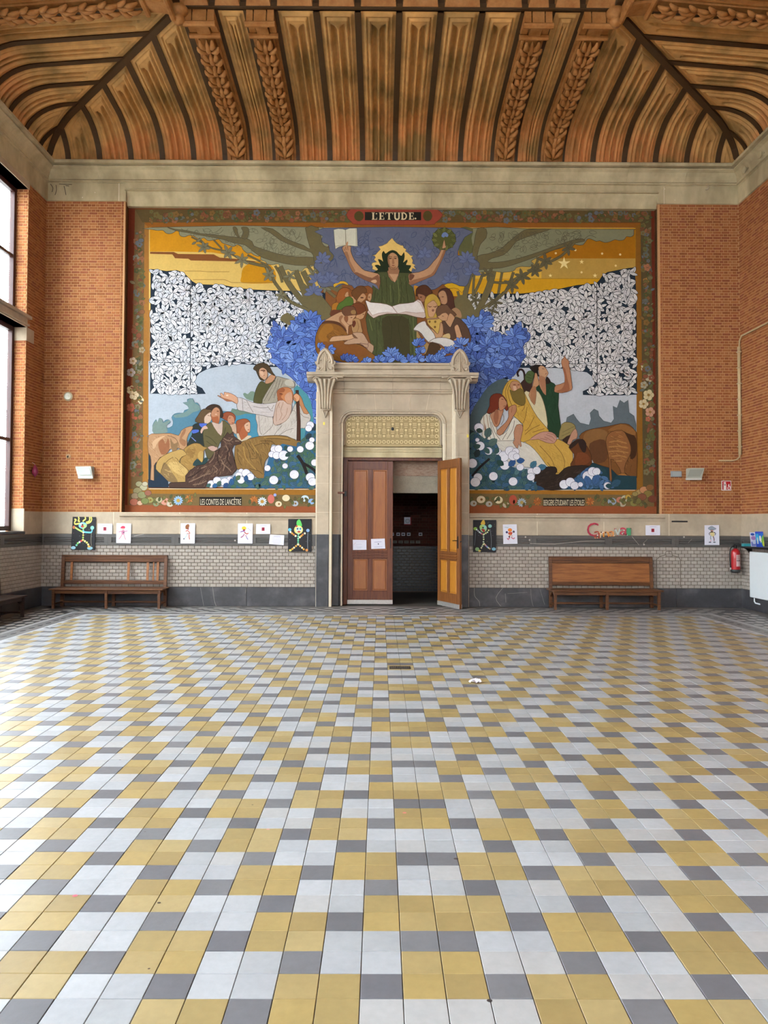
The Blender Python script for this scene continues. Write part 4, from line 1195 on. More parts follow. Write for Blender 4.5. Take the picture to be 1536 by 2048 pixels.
# lower border: flowers
def daisy(x, y, r, c, mid, n=12):
    for k in range(n): p.leaf(x, y, k*6.2832/n, r, r*.42, c, '5c5a4c', None, False, .4)
    p.disc(x, y, r*.38, mid, n=9)
for x in range(300, 395, 5): p.leaf(x, rr.uniform(994, 1008), rr.uniform(0, 6), 9, 5, rr.choice(['5c6038', '4e5636', '6e6a3c']), '3e3620', None, True, .5)
for x in list(range(500, 632, 5))+list(range(938, 1068, 5))+list(range(1190, 1300, 4)): p.leaf(x, rr.uniform(994, 1010), rr.uniform(0, 6), 9, 5, rr.choice(['5c6038', '4e5636', '5a5030', '6e6a3c']), '3e3620', None, True, .5)
for (x, y) in ((378,998),(508,1000),(1075,1003),(1180,1003)):
    for k in range(9): p.leaf(x, y, k*.7, 9, 4, rr.choice(['a0602c', '94542a', 'b0703a']), '6b4420', None, False, .4)
daisy(356.5, 1001, 10, '8fb0d0', 'b09040'); daisy(524.5, 1003, 9.5, 'c4cfd4', 'a5803a')
p.disc(542, 998, 7, 'c06a5c', 9); p.disc(550, 990, 3, '8a9ad0')
for (x, y, r, c) in ((557,1008,7,'d0bfa0'),(572,996,8,'d6c6a4'),(590,1007,7,'a8b0bc'),(610,997,8,'bccad2'),(623,1003,7,'8aaad0'),(330,1003,9,'c08878'),(318,1000,7,'a8a080'),(340,1008,7,'b8b09c'),(312,1008,6,'7a8060'),(300,1000,7,'8c8a50'),
                     (962,999,9,'d0c0a0'),(947,1007,7,'a8a498'),(978,1008,7,'a09a90'),(997,1000,9,'cdbd98'),(1012,1010,7,'b8a890'),(1224,1003,9,'8a98a8'),(1240,1000,8,'b0705c'),(1250,997,8,'b0aa90'),(1256,994,6,'b09040'),(1245,1008,7,'a89c88'),(1268,1006,8,'7c7440')):
    p.disc(x, y, r, c, r*.85, line='5c5238', w=.6); p.disc(x+1, y, r*.3, '7c5a30', n=7)
p.disc(1026, 1000, 8, 'a84c38', 10); daisy(1043.5, 1005, 9.5, '98a4ac', 'a08a50')
# corner fruit heaps
for (x, y, r, c) in ((278,968,7,'8f8c6c'),(287,975,8,'a09c80'),(275,982,9,'857c58'),(290,968,6,'a8a088'),(270,992,8,'8c7a60'),(284,990,9,'7f8058'),(268,1004,9,'a0604c'),(280,1006,6,'c09a80'),(290,1002,8,'707848'),(296,986,7,'8a5a48'),
                     (1279,985,8,'9c8250'),(1288,980,9,'b07a54'),(1296,988,9,'7c6c38'),(1284,994,9,'7a4a34'),(1300,975,8,'7a5430'),(1305,998,9,'6c3a2a'),(1270,988,6,'8a7a48'),(1275,1002,8,'6c6438')):
    p.disc(x, y, r, c, r*.8, line='4c3c28', w=.7)
p.endloop()
# captions
p.view(700, 400, 8.084)
p.poly("-60,240 30,130 180,110 1240,110 1380,140 1500,240 1380,370 1240,400 180,400 30,360", '8f4030', line='6a3420', w=1, sm=2)
p.disc(145, 262, 78, '4d4220', 82); p.disc(1255, 258, 75, '4d4220', 85)
p.rect(240, 195, 1150, 328, '201e18')
CR = 'cfc09a'
def serif(x0, x1, strokes):
    for s_ in strokes: p.poly(s_, CR, sm=1)
def vbar(x, w=26): p.rect(x-w/2, 203, x+w/2, 318, CR); 
def tick(x0, x1, y): p.rect(x0, y, x1, y+9, CR)
vbar(376); tick(352,400,203); tick(352,440,309); p.poly("440,285 430,318 424,318 430,285", CR, sm=1); p.disc(428, 222, 10, CR)
for x in (492, 972):
    vbar(x); tick(x-24, x+55, 203); tick(x-24, x+60, 309); tick(x+8, x+42, 256); p.rect(x+47, 203, x+56, 232, CR); p.rect(x+52, 285, x+61, 318, CR); p.rect(x+36, 244, x+43, 276, CR)
vbar(632); tick(572,692,203); tick(608,656,309); p.rect(572,203,581,235,CR); p.rect(683,203,692,235,CR)
p.line("728,206 728,285 742,308 762,314 782,306 792,285 792,206", 3.0/1, CR, 2); tick(704,752,203); tick(772,812,203)
vbar(846, 26); p.line("846,208 880,212 908,240 910,270 892,305 846,313", 2.4, CR, 2); tick(822,870,203); tick(822,870,309)
p.disc(1058, 300, 14, CR)
p.view(240, 960, 3.84); p.rect(610, 130, 935, 196, '211d18')
p.text('LES CONTES DE LANCÊTRE', 617, 134, 930, 191, 'cdc3ae')
p.view(930, 960, 3.84); p.rect(600, 138, 920, 201, '211d16')
p.text('BERGERS ÉTUDIANT LES ÉTOILES', 604, 141, 916, 196, 'd2c6aa')
p.view(0, 0, 1)
p = part('painted_border', 50)
# ---- skies
p.rect(298, 455, 640, 620, 'cfae60'); p.rect(930, 456, 1271, 620, 'c79a22')
p.view(290, 440, 4.151)
p.poly("40,62 1100,62 1100,350 960,340 740,300 560,270 240,262 40,262", 'c68a14', sm=1)
p.poly("42,264 240,266 275,282 570,285 620,312 750,322 960,348 940,352 740,344 380,336 360,322 250,318 228,286 42,281", '7c4a22', sm=1)
p.poly("800,470 815,400 870,360 950,345 1040,370 1085,440 1085,500 1060,524 815,524", 'bd840e')
p.line("330,424 460,424 520,430 700,430", 1, '8a6a30', 1); p.line("400,495 660,495 720,520 1060,520", 1, '8a6a30', 1)
p.view(900, 440, 3.938)
p.rect(0, 70, 1460, 304, 'a1680c'); p.rect(0, 303, 1460, 464, 'bd9844'); p.rect(700, 303, 1460, 464, 'b08d42'); p.rect(0, 463, 1460, 600, 'c7941a'); p.line("560,462 1180,462", .8, '8a6a20', 1)
p.rect(180, 400, 720, 460, 'd0a53c')
def star(x, y, r, c='e8d494', n=5):
    p.poly([(x+(r if k % 2 == 0 else r*.35)*math.cos(-1.571+k*math.pi/n), y+(r if k % 2 == 0 else r*.35)*math.sin(-1.571+k*math.pi/n)) for k in range(2*n)], c, sm=1)
star(898, 342, 52); star(1037, 330, 20); star(790, 438, 17); star(1142, 438, 20)
for x, y in ((833,262),(987,237),(1198,265),(1340,272),(1305,360),(1036,412)): p.disc(x, y, 9, 'dcc488', n=8)
p.view(0, 0, 1)
p.rect(297, 722, 640, 974, 'a4aeb9'); p.rect(936, 722, 1273, 976, 'b0b5bc')
p = part('painted_sky', split=True)
# ---- white leaved hedges
WH = ['d4d5da', 'cfd2d9', 'dadadd', 'c9cdd6']
NAVY = '1b2836'
hl = "302,538 315,540 333,543 353,541 367,546 377,556 384,563 394,569 415,570 447,571 478,577 507,580 560,582 600,583 650,586 650,735 620,735 540,733 500,728 480,727 450,730 415,737 398,746 388,758 386,765 394,772 404,777 411,787 372,788 301,787"
hr = "930,588 990,588 1042,588 1080,584 1116,579 1154,571 1192,568 1199,561 1205,552 1215,545 1240,540 1256,537 1269,535 1272,600 1273,789 1245,790 1192,790 1166,789 1166,783 1182,776 1190,768 1188,755 1174,744 1139,738 1111,735 1043,735 1000,733 940,735"
p.poly(hl, NAVY, sm=1, line='15202c', w=1.6); p.poly(hr, NAVY, sm=1, line='15202c', w=1.6)
p.tufts(hl, 20, 15.5, 6.4, WH, '18232e', keep=.97, seed=3, out=1.0)
p.tufts(hr, 20, 15.5, 6.4, ['d0cfd0', 'c9c8c8', 'd6d5d4'], '1c2026', keep=.97, seed=4, out=1.0)
def twig(pts, w, c='d6d8dc'):
    p.line(pts, w+1.6, NAVY, 3, True); p.line(pts, w, c, 3, True)
for t_, w_ in (("402,655 402,632 414,610 428,592", 3.2), ("402,640 415,630 440,612", 2.4), ("403,640 396,615 394,600", 2.2), ("318,686 330,668 352,655", 2.6), ("318,686 340,683 362,690", 2), ("316,690 310,665 302,645", 2),
               ("508,660 500,630 497,598", 2.8), ("508,655 530,632 552,612", 2.8), ("528,632 550,625 568,612", 2.2), ("475,700 490,685 512,668", 2.6), ("475,700 500,695 520,700", 2), ("345,770 340,750 352,735", 3.6), ("345,770 360,755 375,735", 3), ("345,768 328,752 315,748", 2.6), ("338,600 345,620 352,608", 2.6), ("340,618 360,612 372,598", 2)): twig(t_, w_)
for t_, w_ in (("1122,735 1118,700 1090,665 1080,640", 3.2), ("1118,705 1105,690 1078,672", 2.4), ("1130,735 1150,700 1160,670 1155,640", 3), ("1150,700 1172,680 1180,662", 2.2), ("1252,605 1248,585 1254,552", 3), ("1252,605 1262,585 1262,565", 2.2), ("1252,608 1232,598 1208,588", 2.2), ("1228,720 1240,690 1255,665", 3), ("1240,775 1255,765 1268,758", 2.4), ("1240,775 1222,765 1204,752", 2.6), ("1205,635 1225,620 1240,610", 2), ("1030,640 1018,615 1005,600", 2.2), ("1030,625 1040,610 1048,600", 2)): twig(t_, w_, 'd0d0d0')
p.line("380.5,562 381,655 380.5,770", 1.3, '18222e', 1); p.line("1193.5,568 1194.5,775", 1.3, '15181c', 1)
p.line("298,724.5 632,724.5", .9, '3c444c', 1); p.line("940,727 1272,727.5", .9, '3c4044', 1)
p = part('painted_hedge', split=True)
# ---- sage trees
SAGE, SAGE2, TRUNK, OUT = '84836a', '7b7b60', '665d3e', '3e382a'
p.view(290, 440, 4.151)
p.poly("60,62 75,82 110,88 150,86 172,108 205,116 235,106 262,88 282,96 285,118 300,136 335,140 365,126 395,130 430,150 455,160 490,148 515,168 545,172 585,165 615,160 640,190 690,207 735,222 765,205 800,218 812,245 850,278 880,272 900,288 940,303 965,295 960,330 1000,345 1015,366 1060,372 1110,365 1120,400 1150,420 1190,408 1215,424 1255,418 1300,428 1325,400 1400,380 1450,300 1480,62", SAGE, line=OUT, w=.8, sm=2)
for t_ in ("300,70 330,90 360,75", "480,70 500,110 560,120 620,110 650,80", "540,110 590,100 640,60", "1030,180 1060,240 1100,200 1050,190", "1130,210 1180,250 1230,220", "1200,120 1220,80 1260,160 1290,100", "1100,300 1160,280 1230,300 1300,290"): p.line(t_, .8, '5a553f', 3)
p.poly("180,58 250,76 350,88 460,112 600,126 720,140 830,150 890,180 905,215 980,242 1100,280 1250,306 1400,310 1420,372 1250,376 1100,348 980,314 900,262 830,208 740,192 640,160 480,130 350,104 250,88", TRUNK, line=OUT, w=.8, sm=2)
p.poly("960,64 1060,74 1150,140 1230,180 1320,212 1372,236 1330,66 1440,64 1470,190 1500,220 1536,236 1536,300 1450,330 1410,372 1400,310 1380,270 1300,242 1200,202 1120,166 1040,106", TRUNK, line=OUT, w=.8, sm=2)
p.poly("730,62 760,64 780,135 800,150 770,140 745,110", TRUNK, line=OUT, w=.7); p.poly("800,62 850,62 865,100 845,155 800,148 815,100", TRUNK, line=OUT, w=.7)
p.poly("1420,330 1536,250 1620,270 1640,520 1600,600 1480,520 1400,400", TRUNK, sm=2)
p.outline_leaves("100,66 850,66 1300,70 1330,250 1380,290 1200,400 1000,330 850,260 640,190 300,120", 60, 15, 7, .7, "5c5844", 61)
for t_, w_ in (("1120,385 1160,470 1230,580 1330,700 1440,830 1500,900", 10), ("1000,380 1060,490 1130,590 1210,680 1330,735 1420,800", 5.5), ("1250,420 1290,520 1340,640 1390,740 1450,860", 10.5), ("1310,425 1390,570 1480,680 1560,780", 10), ("1350,380 1420,470 1500,570 1580,640", 5), ("1080,380 1120,450 1140,520", 4), ("860,352 960,376 1020,384", 5)):
    p.line(t_, w_+1.3, OUT, 3); p.line(t_, w_, TRUNK, 3)
for t_, w_ in (("385,140 480,190 560,235 680,262 780,320 870,352", 2.4), ("450,150 490,200", 2), ("570,165 640,240", 2.4), ("850,290 960,345", 3), ("960,350 1040,400 1080,540", 3)):
    p.line(t_, w_+1.1, OUT, 3); p.line(t_, w_, TRUNK, 3)
p.view(0, 0, 1)
def leafstar(x, y, n, L_, c, a0=0.0, W_=.36):
    for k in range(n): p.leaf(x, y, a0+k*6.2832/n, L_*rr.uniform(.8, 1.15), L_*W_, c, OUT, None, True, .55)
p.loop(60)
for (x, y, n, L_, a) in ((408,494,6,14,.3),(456,505,6,16,.1),(484,520,6,15,.6),(538,550,6,15,.2),(580,552,5,13,.5),(626,548,5,13,.2),(392,484,2,12,2.6),(562,592,5,14,.9)): leafstar(x, y, n, L_, '77735a', a)
p.endloop()
p.poly("560,640 575,625 600,640 640,620 660,650 640,690 610,660 590,655", TRUNK, sm=2)
p.poly("600,560 640,600 665,640 655,660 640,640 610,610", TRUNK, sm=2)
p.loop(30)
for (x, y, n, L_, a) in ((642,652,5,16,-2.2),(625,660,5,14,-1.8),(650,575,5,14,.4)): leafstar(x, y, n, L_, '77735a', a)
p.endloop()
p.view(900, 440, 3.938)
p.poly("180,66 600,69 1000,71 1430,73 1447,80 1448,105 1444,122 1420,134 1390,130 1370,156 1330,162 1300,154 1262,170 1220,178 1180,164 1150,168 1110,150 1080,152 1048,196 1000,196 960,190 900,214 800,242 720,282 640,322 660,345 630,368 560,366 520,378 500,402 430,412 400,412 330,402 260,410 150,410 140,260", SAGE2, line=OUT, w=.8, sm=2)
p.poly("60,66 180,66 170,140 180,200 210,260 200,330 100,330 60,200", '5a5c38', sm=2)
p.poly("150,420 205,290 300,266 400,226 470,166 560,96 620,74 800,70 700,102 600,136 520,172 480,222 420,276 330,302 298,330 380,332 500,312 640,272 800,216 960,160 1040,148 1062,166 960,188 820,236 660,296 520,346 400,378 230,392", TRUNK, line=OUT, w=.8, sm=2)
p.poly("215,68 285,72 285,140 240,190 215,280 200,420 150,440 175,250 190,180", TRUNK, line=OUT, w=.8, sm=2)
p.outline_leaves("290,80 1430,80 1430,120 1050,150 720,270 300,400 300,340 500,300 300,260", 55, 15, 7, .7, "524d3a", 62)
for t_ in ("280,230 310,215 330,235 350,220 380,205 370,230", "960,110 975,90 1010,95 1030,120 1000,150 970,140", "1050,160 1100,120 1150,140"): p.line(t_, .8, '504a36', 3)
for t_, w_ in (("165,420 130,540 100,680 70,760", 9), ("340,400 310,520 250,660 180,800", 12), ("262,410 230,500 180,600", 4.5), ("190,420 180,600", 3.6), ("410,410 380,580", 4), ("500,410 440,560 320,650 250,700", 4.5), ("690,290 680,345 600,430 500,500 400,600 330,660", 4), ("980,180 880,280 760,342 680,384 560,440 450,492 340,490", 4), ("390,590 300,690", 4), ("60,560 80,640", 4)):
    p.line(t_, w_+1.2, OUT, 3); p.line(t_, w_, TRUNK, 3)
p.view(0, 0, 1)
p.loop(60)
for (x, y, n, L_, a) in ((1136,496,5,15,.2),(1091,523,6,17,.4),(1070,541,6,16,.0),(1044,553,6,17,.3),(1024,570,6,17,.5),(976,548,5,15,-2.2),(990,605,5,14,.1),(930,612,6,16,-2.4),(950,600,5,14,-1.2),(985,622,4,12,.3)): leafstar(x, y, n, L_, '5e5840', a)
p.endloop()
p.poly("908,600 930,590 950,620 960,650 940,660 915,650", TRUNK, sm=2)
p = part('painted_tree', split=True)
# ---- blue foliage
p.view(600, 430, 4.042)
p.poly("190,106 1320,106 1330,180 1290,250 1275,325 1340,330 1400,350 1450,390 1440,440 1390,470 1370,520 1340,575 1240,565 1150,560 1090,600 900,620 500,620 420,570 340,560 300,585 250,575 180,585 140,540 170,480 115,420 130,380 180,395 160,340 240,380 275,330 240,290 230,240 175,215 185,170", '5c6278', line='323a52', w=.9, sm=2)
p.outline_leaves("200,115 1300,115 1260,320 1420,400 1370,520 1100,580 500,600 200,570 150,430 260,330", 90, 18, 8, .8, "3c4664", 63)
for t_ in ("490,250 520,220 550,200 560,280 600,270", "480,330 520,310 560,380 500,370", "840,210 880,240 900,270", "940,240 970,300 960,340", "220,420 280,350 300,420", "180,500 240,460 300,500 360,470 420,490", "1210,480 1230,400 1260,440 1300,430", "1290,360 1320,400 1300,440", "1350,330 1370,400 1400,440"): p.line(t_, .9, '3a4468', 3)
p.poly("270,560 330,535 370,540 390,560 385,568 350,555 310,562 280,585", 'c69a2a', line=OUT, w=.7, sm=2); p.poly("1165,565 1230,550 1290,575 1330,580 1310,630 1280,600 1240,590 1200,595", 'c69a1c', line=OUT, w=.7, sm=2)
p.view(0, 0, 1)
BL = ['5872b8', '4e69b0', '6784c4', '4b62a6', '5f7fc2', '7390cc']
BLD = '1d2c5c'
bl1 = "541,655 552,645 566,654 578,668 590,640 606,628 620,632 640,645 650,660 640,690 645,740 634,770 634,905 628,890 618,830 604,776 588,752 560,738 546,722 541,690"
bl2 = "903,735 915,690 920,650 935,630 955,640 965,622 985,630 980,655 1000,668 1012,676 1030,652 1040,648 1057,668 1056,688 1042,698 1048,722 1040,738 1018,756 990,768 972,790 958,830 948,880 940,910 937,800 935,740"
bl3 = "600,640 612,618 640,628 645,650 630,668 606,655"
p.poly("541,690 552,662 566,664 578,678 596,655 640,650 665,690 700,700 760,722 830,722 850,715 905,710 950,655 1000,675 1045,685 1040,735 990,768 958,830 940,910 937,735 632,735 634,905 618,830 604,776 560,738 546,722", '4a62a6', line=BLD, w=.9, sm=2)
p.tufts(bl1, 19, 20, 9, BL, BLD, keep=.92, seed=8, out=.9)
p.tufts(bl2, 19, 20, 9, ['5069ac', '455c9c', '5c76b6', '4a60a0', '6a84c0'], '1a2750', keep=.92, seed=9, out=.9)
p.loop(90)
for (x, y, n, L_) in ((566,676,7,24),(600,650,7,24),(622,640,7,24),(640,655,7,22),(548,690,6,18),(945,650,7,24),(556,700,7,22),(590,665,6,20),(590,720,7,22),(615,740,7,20),(610,648,8,22),(1030,672,7,24),(1000,690,7,22),(965,650,8,24),(975,690,7,22),(985,730,7,22),(955,720,6,20)):
    for k in range(n): p.leaf(x, y, -1.57+(k/(n-1)-.5)*3.4+rr.uniform(-.1, .1), L_*rr.uniform(.8, 1.1), 9, rr.choice(BL), BLD, None, True, .9)
for (x, y, n, L_) in ((628,585,7,20),(635,560,6,18),(660,560,6,18),(645,520,6,18),(945,545,6,18),(935,520,7,20),(900,560,6,18),(725,505,5,16),(850,510,5,16)):
    for k in range(n): p.leaf(x, y, -1.57+(k/(n-1)-.5)*3.6, L_*rr.uniform(.8, 1.1), 8, '5f6888', '343c5c', None, False, .5)
p.endloop(); K0 = p.k
p = part('painted_blue_foliage', split=True)
# ---- robed woman with raised arms
SK, SKD = 'b18664', '7e553c'
p.view(660, 450, 6.144)
p.poly("763,160 785,190 820,225 870,250 897,254 905,280 938,300 925,320 960,345 990,375 1022,378 1000,400 1018,435 1010,470 1052,495 1030,505 1055,545 1015,530 1000,572 900,570 600,570 572,562 520,542 525,510 510,490 520,465 575,455 540,425 560,400 545,378 515,376 560,365 590,330 620,300 595,265 640,255 700,225 720,200", 'd9b568', line='6e5a34', w=.8, sm=1)
p.poly("720,325 770,308 820,328 850,362 880,378 908,332 918,380 910,430 900,462 945,425 952,450 935,490 995,495 985,530 970,552 1000,580 1000,620 560,600 552,570 590,545 548,500 590,488 622,500 588,422 630,430 652,450 640,400 638,350 660,318 682,352", '1d2815', sm=2)
p.poly("580,580 700,575 722,640 795,712 845,620 850,585 982,590 975,660 985,740 1020,770 1045,900 1065,1100 1075,1450 1069,1710 522,1690 500,1450 460,1300 440,1150 500,940 525,740 600,800 615,690 600,600", '454a2a', line='2a2c1a', w=.8, sm=1)
p.hatch("590,600 690,600 730,680 800,740 860,640 960,600 990,760 1040,900 1060,1200 1060,1680 530,1670 480,1300 470,1140 520,940 540,760", 200, 14, 1.0, ["3a4024", "525a32", "333820", "5a5a36"], 1.5, 57)
p.poly("640,1150 800,1120 960,1160 980,1500 960,1700 700,1700 660,1450", '3d3820', sm=2)
for t_ in ("620,640 640,900 600,1300", "690,640 700,900 690,960", "860,640 880,800 870,960", "930,620 940,800 960,950", "560,800 540,930", "760,720 780,900 770,980", "960,1150 1010,1400 1000,1690", "560,1160 580,1400 560,1650", "720,1130 760,1250 740,1500", "880,1110 840,1250 880,1450"): p.line(t_, .9, '2e3219', 3)
for t_ in ("740,740 750,950", "830,660 850,860 840,960", "480,1150 520,1300", "1020,1120 1040,1600"): p.line(t_, 1.6, '5c6438', 3)
p.poly("716,520 842,520 842,612 796,705 720,632", '8f6549', sm=2); p.poly("724,600 838,605 796,705", 'b38a68', sm=1)
p.poly("708,400 724,362 770,338 820,368 840,420 838,500 815,532 780,548 742,532 714,470", 'b0855f', line='4c3424', w=.7)
p.poly("708,400 722,365 740,352 730,400 735,470 745,530 714,470", '8a6244', sm=2)
for x in (742, 803): p.disc(x, 411, 18, '5a3c28', 8, n=10); p.line([(x-24, 396), (x, 388), (x+22, 394)], 1.0, '4a3020', 3)
p.poly("768,410 780,412 792,468 776,482 762,470", '8f6648', sm=2); p.disc(776, 499, 20, '7a4434', 6, n=10); p.poly("740,505 776,520 815,508 800,535 776,545 752,530", '8f6446', sm=2)
p.poly("700,545 688,450 698,372 730,330 770,315 818,330 846,372 850,450 846,560 838,500 838,420 820,370 770,340 724,364 708,402 712,470 718,560", '1d2815', sm=2)
p.poly("150,285 160,268 215,205 222,250 258,265 255,320 300,430 370,510 430,560 585,595 612,640 616,720 600,792 580,740 520,712 420,672 300,597 250,520 200,400 165,330", SK, line='4c3222', w=.9, sm=2)
p.poly("300,597 330,580 420,620 520,650 590,610 614,690 600,790 580,740 520,712 420,672", SKD, sm=2); p.poly("175,340 215,330 250,450 310,560 290,585 245,510 200,400", '936a4c', sm=2); p.poly("500,690 560,670 575,700 545,715", 'c09a78', sm=2)
for t_ in ("190,270 200,310", "215,260 222,310", "170,290 185,320"): p.line(t_, .8, '5c3c28', 2)
p.poly("972,600 1090,580 1200,530 1270,450 1330,380 1365,300 1385,240 1405,182 1416,250 1432,270 1410,350 1370,440 1320,540 1275,616 1200,652 1090,700 985,738 970,670", SK, line='4c3222', w=.9, sm=2)
p.poly("985,738 978,690 1100,655 1240,605 1300,520 1360,400 1400,300 1420,280 1410,350 1370,440 1320,540 1275,616 1200,652 1090,700", '8c6144', sm=2); p.poly("978,600 1040,620 1000,680 975,670", '6c4430', sm=2)
p.poly("45,60 100,45 150,48 190,60 240,40 330,40 338,262 250,256 190,252 110,270 66,296 55,200", 'c6c4b0', line='5a5644', w=.8, sm=1); p.line("190,60 196,250", 1.1, '6b6650', 1); p.line("60,264 110,255 190,246", .8, '8a866e', 2); p.line("318,45 322,262", .7, '77735e', 1)
p.poly("190,252 205,212 222,205 218,252", SK, sm=2)
p.disc(1400, 172, 145, '4f5228', 135, line='2e301c', w=.9)
p.loop(66)
for k in range(22):
    a = k*.2856*2; x, y = 660+(1400+math.cos(a)*85)/6.144, 450+(172+math.sin(a)*80)/6.144
    p.o, p.z = (0, 0), 1; p.leaf(x, y, a+.5, 12, 6, rr.choice(['666a38', '5a5e30', '70733f']), '33351e', None, True, .5)
p.endloop(); p.view(660, 450, 6.144)
p.poly("1370,140 1385,100 1420,88 1455,120 1440,150 1415,140 1400,155", '6c7ea8', sm=2)
p.poly("1385,250 1395,205 1406,182 1418,250 1425,275 1380,290", SK, line='5c3c28', w=.6, sm=2)
p.poly("435,925 500,952 620,962 700,976 768,1002 850,972 960,962 1030,950 1078,914 1122,932 1172,1052 1166,1072 1188,1120 1150,1146 1060,1132 930,1098 820,1092 700,1092 600,1116 535,1147 490,1112 455,1072 470,1050", 'bfaaa0', line='5a3a30', w=1.1, sm=1)
p.poly("435,925 500,952 620,962 700,976 762,1002 822,1086 700,1072 590,1086 520,1112 474,1046", 'd3cbc6', line='7a5a50', w=.7, sm=1)
p.poly("768,1000 850,972 960,962 1030,950 1062,928 1108,958 1166,1070 1060,1082 930,1066 832,1086", 'cfc7c2', line='7a5a50', w=.7, sm=1)
p = part('painted_woman')
# ---- children reading
p.view(620, 560, 9.035)
p.poly("470,400 480,300 520,190 600,140 700,150 760,190 850,120 920,105 990,115 1050,105 1110,140 1135,180 1110,300 1000,380 990,450 900,640 800,820 500,800 370,640 380,560 410,440", '7c4a22', line='4c2f18', w=.9)
p.hatch("490,400 520,220 610,150 760,200 900,120 1100,150 1090,300 960,450 800,700 420,620", 70, 8, .9, ["6a3e1c", "90592c", "5c3418"], .8, 59)
p.poly("480,360 490,280 530,190 610,145 690,160 700,250 640,330 560,420", '8c5124'); p.poly("630,300 650,230 690,215 700,290 740,300 820,310 830,400 790,420 720,320", 'b08460', line='6a4426', w=.7)
p.poly("750,240 800,160 900,120 990,130 1030,220 960,240 900,290 850,360 800,330", '64401f', line='3f2814', w=.8); p.poly("850,370 900,290 960,238 1012,290 1002,340 980,362 930,402 890,390", 'b0835c', line='5c3c24', w=.7); p.disc(940, 320, 30, '5a3a24', 14); p.poly("850,390 930,400 960,380 940,430 850,420", '7c4c28')
p.poly("1040,310 1060,250 1112,250 1110,340 1080,382 1040,345", 'b0835c', line='5c3c24', w=.7); p.disc(1070, 310, 16, '5a3a24', 8)
p.poly("410,440 500,410 520,470 490,540 400,545", 'a06a20')
p.poly("480,535 520,430 600,375 650,320 710,302 772,340 782,420 740,462 640,480 560,535", '4a6226', line='33401c', w=.9)
p.poly("790,430 880,410 970,450 1012,540 960,622 880,655 830,560 780,480", '6b381c', line='40240f', w=.9); p.poly("835,640 900,620 960,590 1012,560 985,640 960,692 900,714 840,700", 'b0835c', line='5c3c24', w=.7); p.disc(965, 622, 16, '5a3a24', 7)
p.poly("370,640 400,545 500,540 560,560 480,620 390,650", '5f3420')
p.poly("750,760 820,690 900,720 930,850 940,950 780,960", 'a07a50', line='5c3c24', w=.8); p.line("850,740 880,850 850,940", .8, '6c4a2c'); p.poly("750,790 800,730 830,780 790,860", '5c2c1a')
p.poly("130,1320 95,1100 130,930 220,780 340,740 480,760 620,860 670,960 700,1010 600,1100 900,1170 1130,1330 1190,1440 700,1500 300,1400", '7d521e', line='40280f', w=1.0)
p.hatch("140,1280 120,1100 160,930 240,800 420,780 600,880 660,1000 900,1190 1150,1400 700,1470 320,1380", 110, 11, 1.0, ["6c4618", "8e5f24", "94682c", "5c3a14"], .6, 58)
p.poly("150,1000 250,820 380,800 420,900 300,1000 320,1090 200,1110", '8f6020'); p.poly("240,1110 340,1130 600,1110 880,1190 1080,1340 700,1420 300,1250", '7a4a1e')
p.poly("260,740 400,650 580,570 640,640 750,700 765,760 770,800 700,835 684,990 600,820 480,755 340,735", 'b08866', line='5a3c26', w=.9)
p.poly("520,700 560,640 600,660 560,740 640,840 650,900 560,800", '8c6244')
p.poly("200,800 260,740 400,735 520,768 620,850 665,920 640,930 560,842 420,788 280,784", '52301c')
p.poly("575,570 600,500 700,470 800,490 832,560 832,640 740,645 680,655 620,640", '63402a', line='3a2416', w=.9); p.poly("740,560 800,540 832,580 810,620 750,610", '8a6a40')
p.poly("640,665 740,640 832,640 775,720 762,800 700,806 640,740", 'b08866', line='5a3c26', w=.7); p.poly("620,660 680,650 690,720 660,770 620,720", '7c5034'); p.disc(750, 680, 20, '5a3a24', 7)
p.poly("350,1105 400,1030 520,1010 680,1000 780,978 830,1030 880,1050 780,1080 640,1090 520,1102 400,1112", 'b8916e', line='5a3c26', w=.9)
p.poly("610,1150 680,1090 820,1040 770,960 920,950 985,1000 1055,1122 1150,1190 1120,1322 1000,1222 900,1150 700,1165", 'ab8a70', line='5a3c2c', w=.9, sm=2)
for t_ in ("900,1140 1040,1160 1055,1122", "920,1170 1040,1230 1050,1160", "960,1190 1040,1250"): p.line(t_, .9, '5a3434', 2)
p.poly("760,985 800,990 850,1040 870,1055 800,1050", '6b4a34')
p.view(790, 560, 9.035)
p.poly("340,110 400,110 440,150 380,260 360,240", 'b07a20')
p.poly("380,280 380,180 430,120 520,90 600,120 670,230 560,292 500,302 400,290", '4a2a1a', line='2c180e', w=.9); p.poly("410,270 440,250 545,292 520,400 470,380 430,330", '8f6348', line='4c2f20', w=.7); p.disc(470, 310, 20, '4a2c1c', 9)
p.poly("780,240 830,165 930,150 1010,200 1050,300 1070,430 1085,530 1010,545 950,500 780,420", '482a20', line='2c1810', w=.9); p.poly("785,240 850,190 905,210 940,300 942,400 900,442 830,420 815,340 790,300", 'a67c5c', line='5a3c2a', w=.7); p.disc(862, 305, 24, '6b4a34', 9); p.line("815,300 810,360 840,370", .8, '6b4a34'); p.disc(840, 400, 18, '7c4c3c', 6)
p.poly("1010,545 1090,500 1180,560 1200,680 1110,660 1000,560", '9a7656')
p.poly("530,420 560,320 620,265 700,255 770,310 820,410 815,470 760,490 750,700 600,730 555,660", 'ad8c38', line='5e4a20', w=.9)
p.poly("582,450 640,395 700,370 760,440 765,500 740,570 705,640 690,668 620,668 600,620 590,560", 'b48a68', line='6a4a34', w=.7)
for x, s in ((630, -1), (725, 1)): p.poly([(x-40*1, 470-s*-8), (x, 478), (x+38, 468-s*8), (x+20, 492), (x-10, 496)], '6e4a34', sm=2)
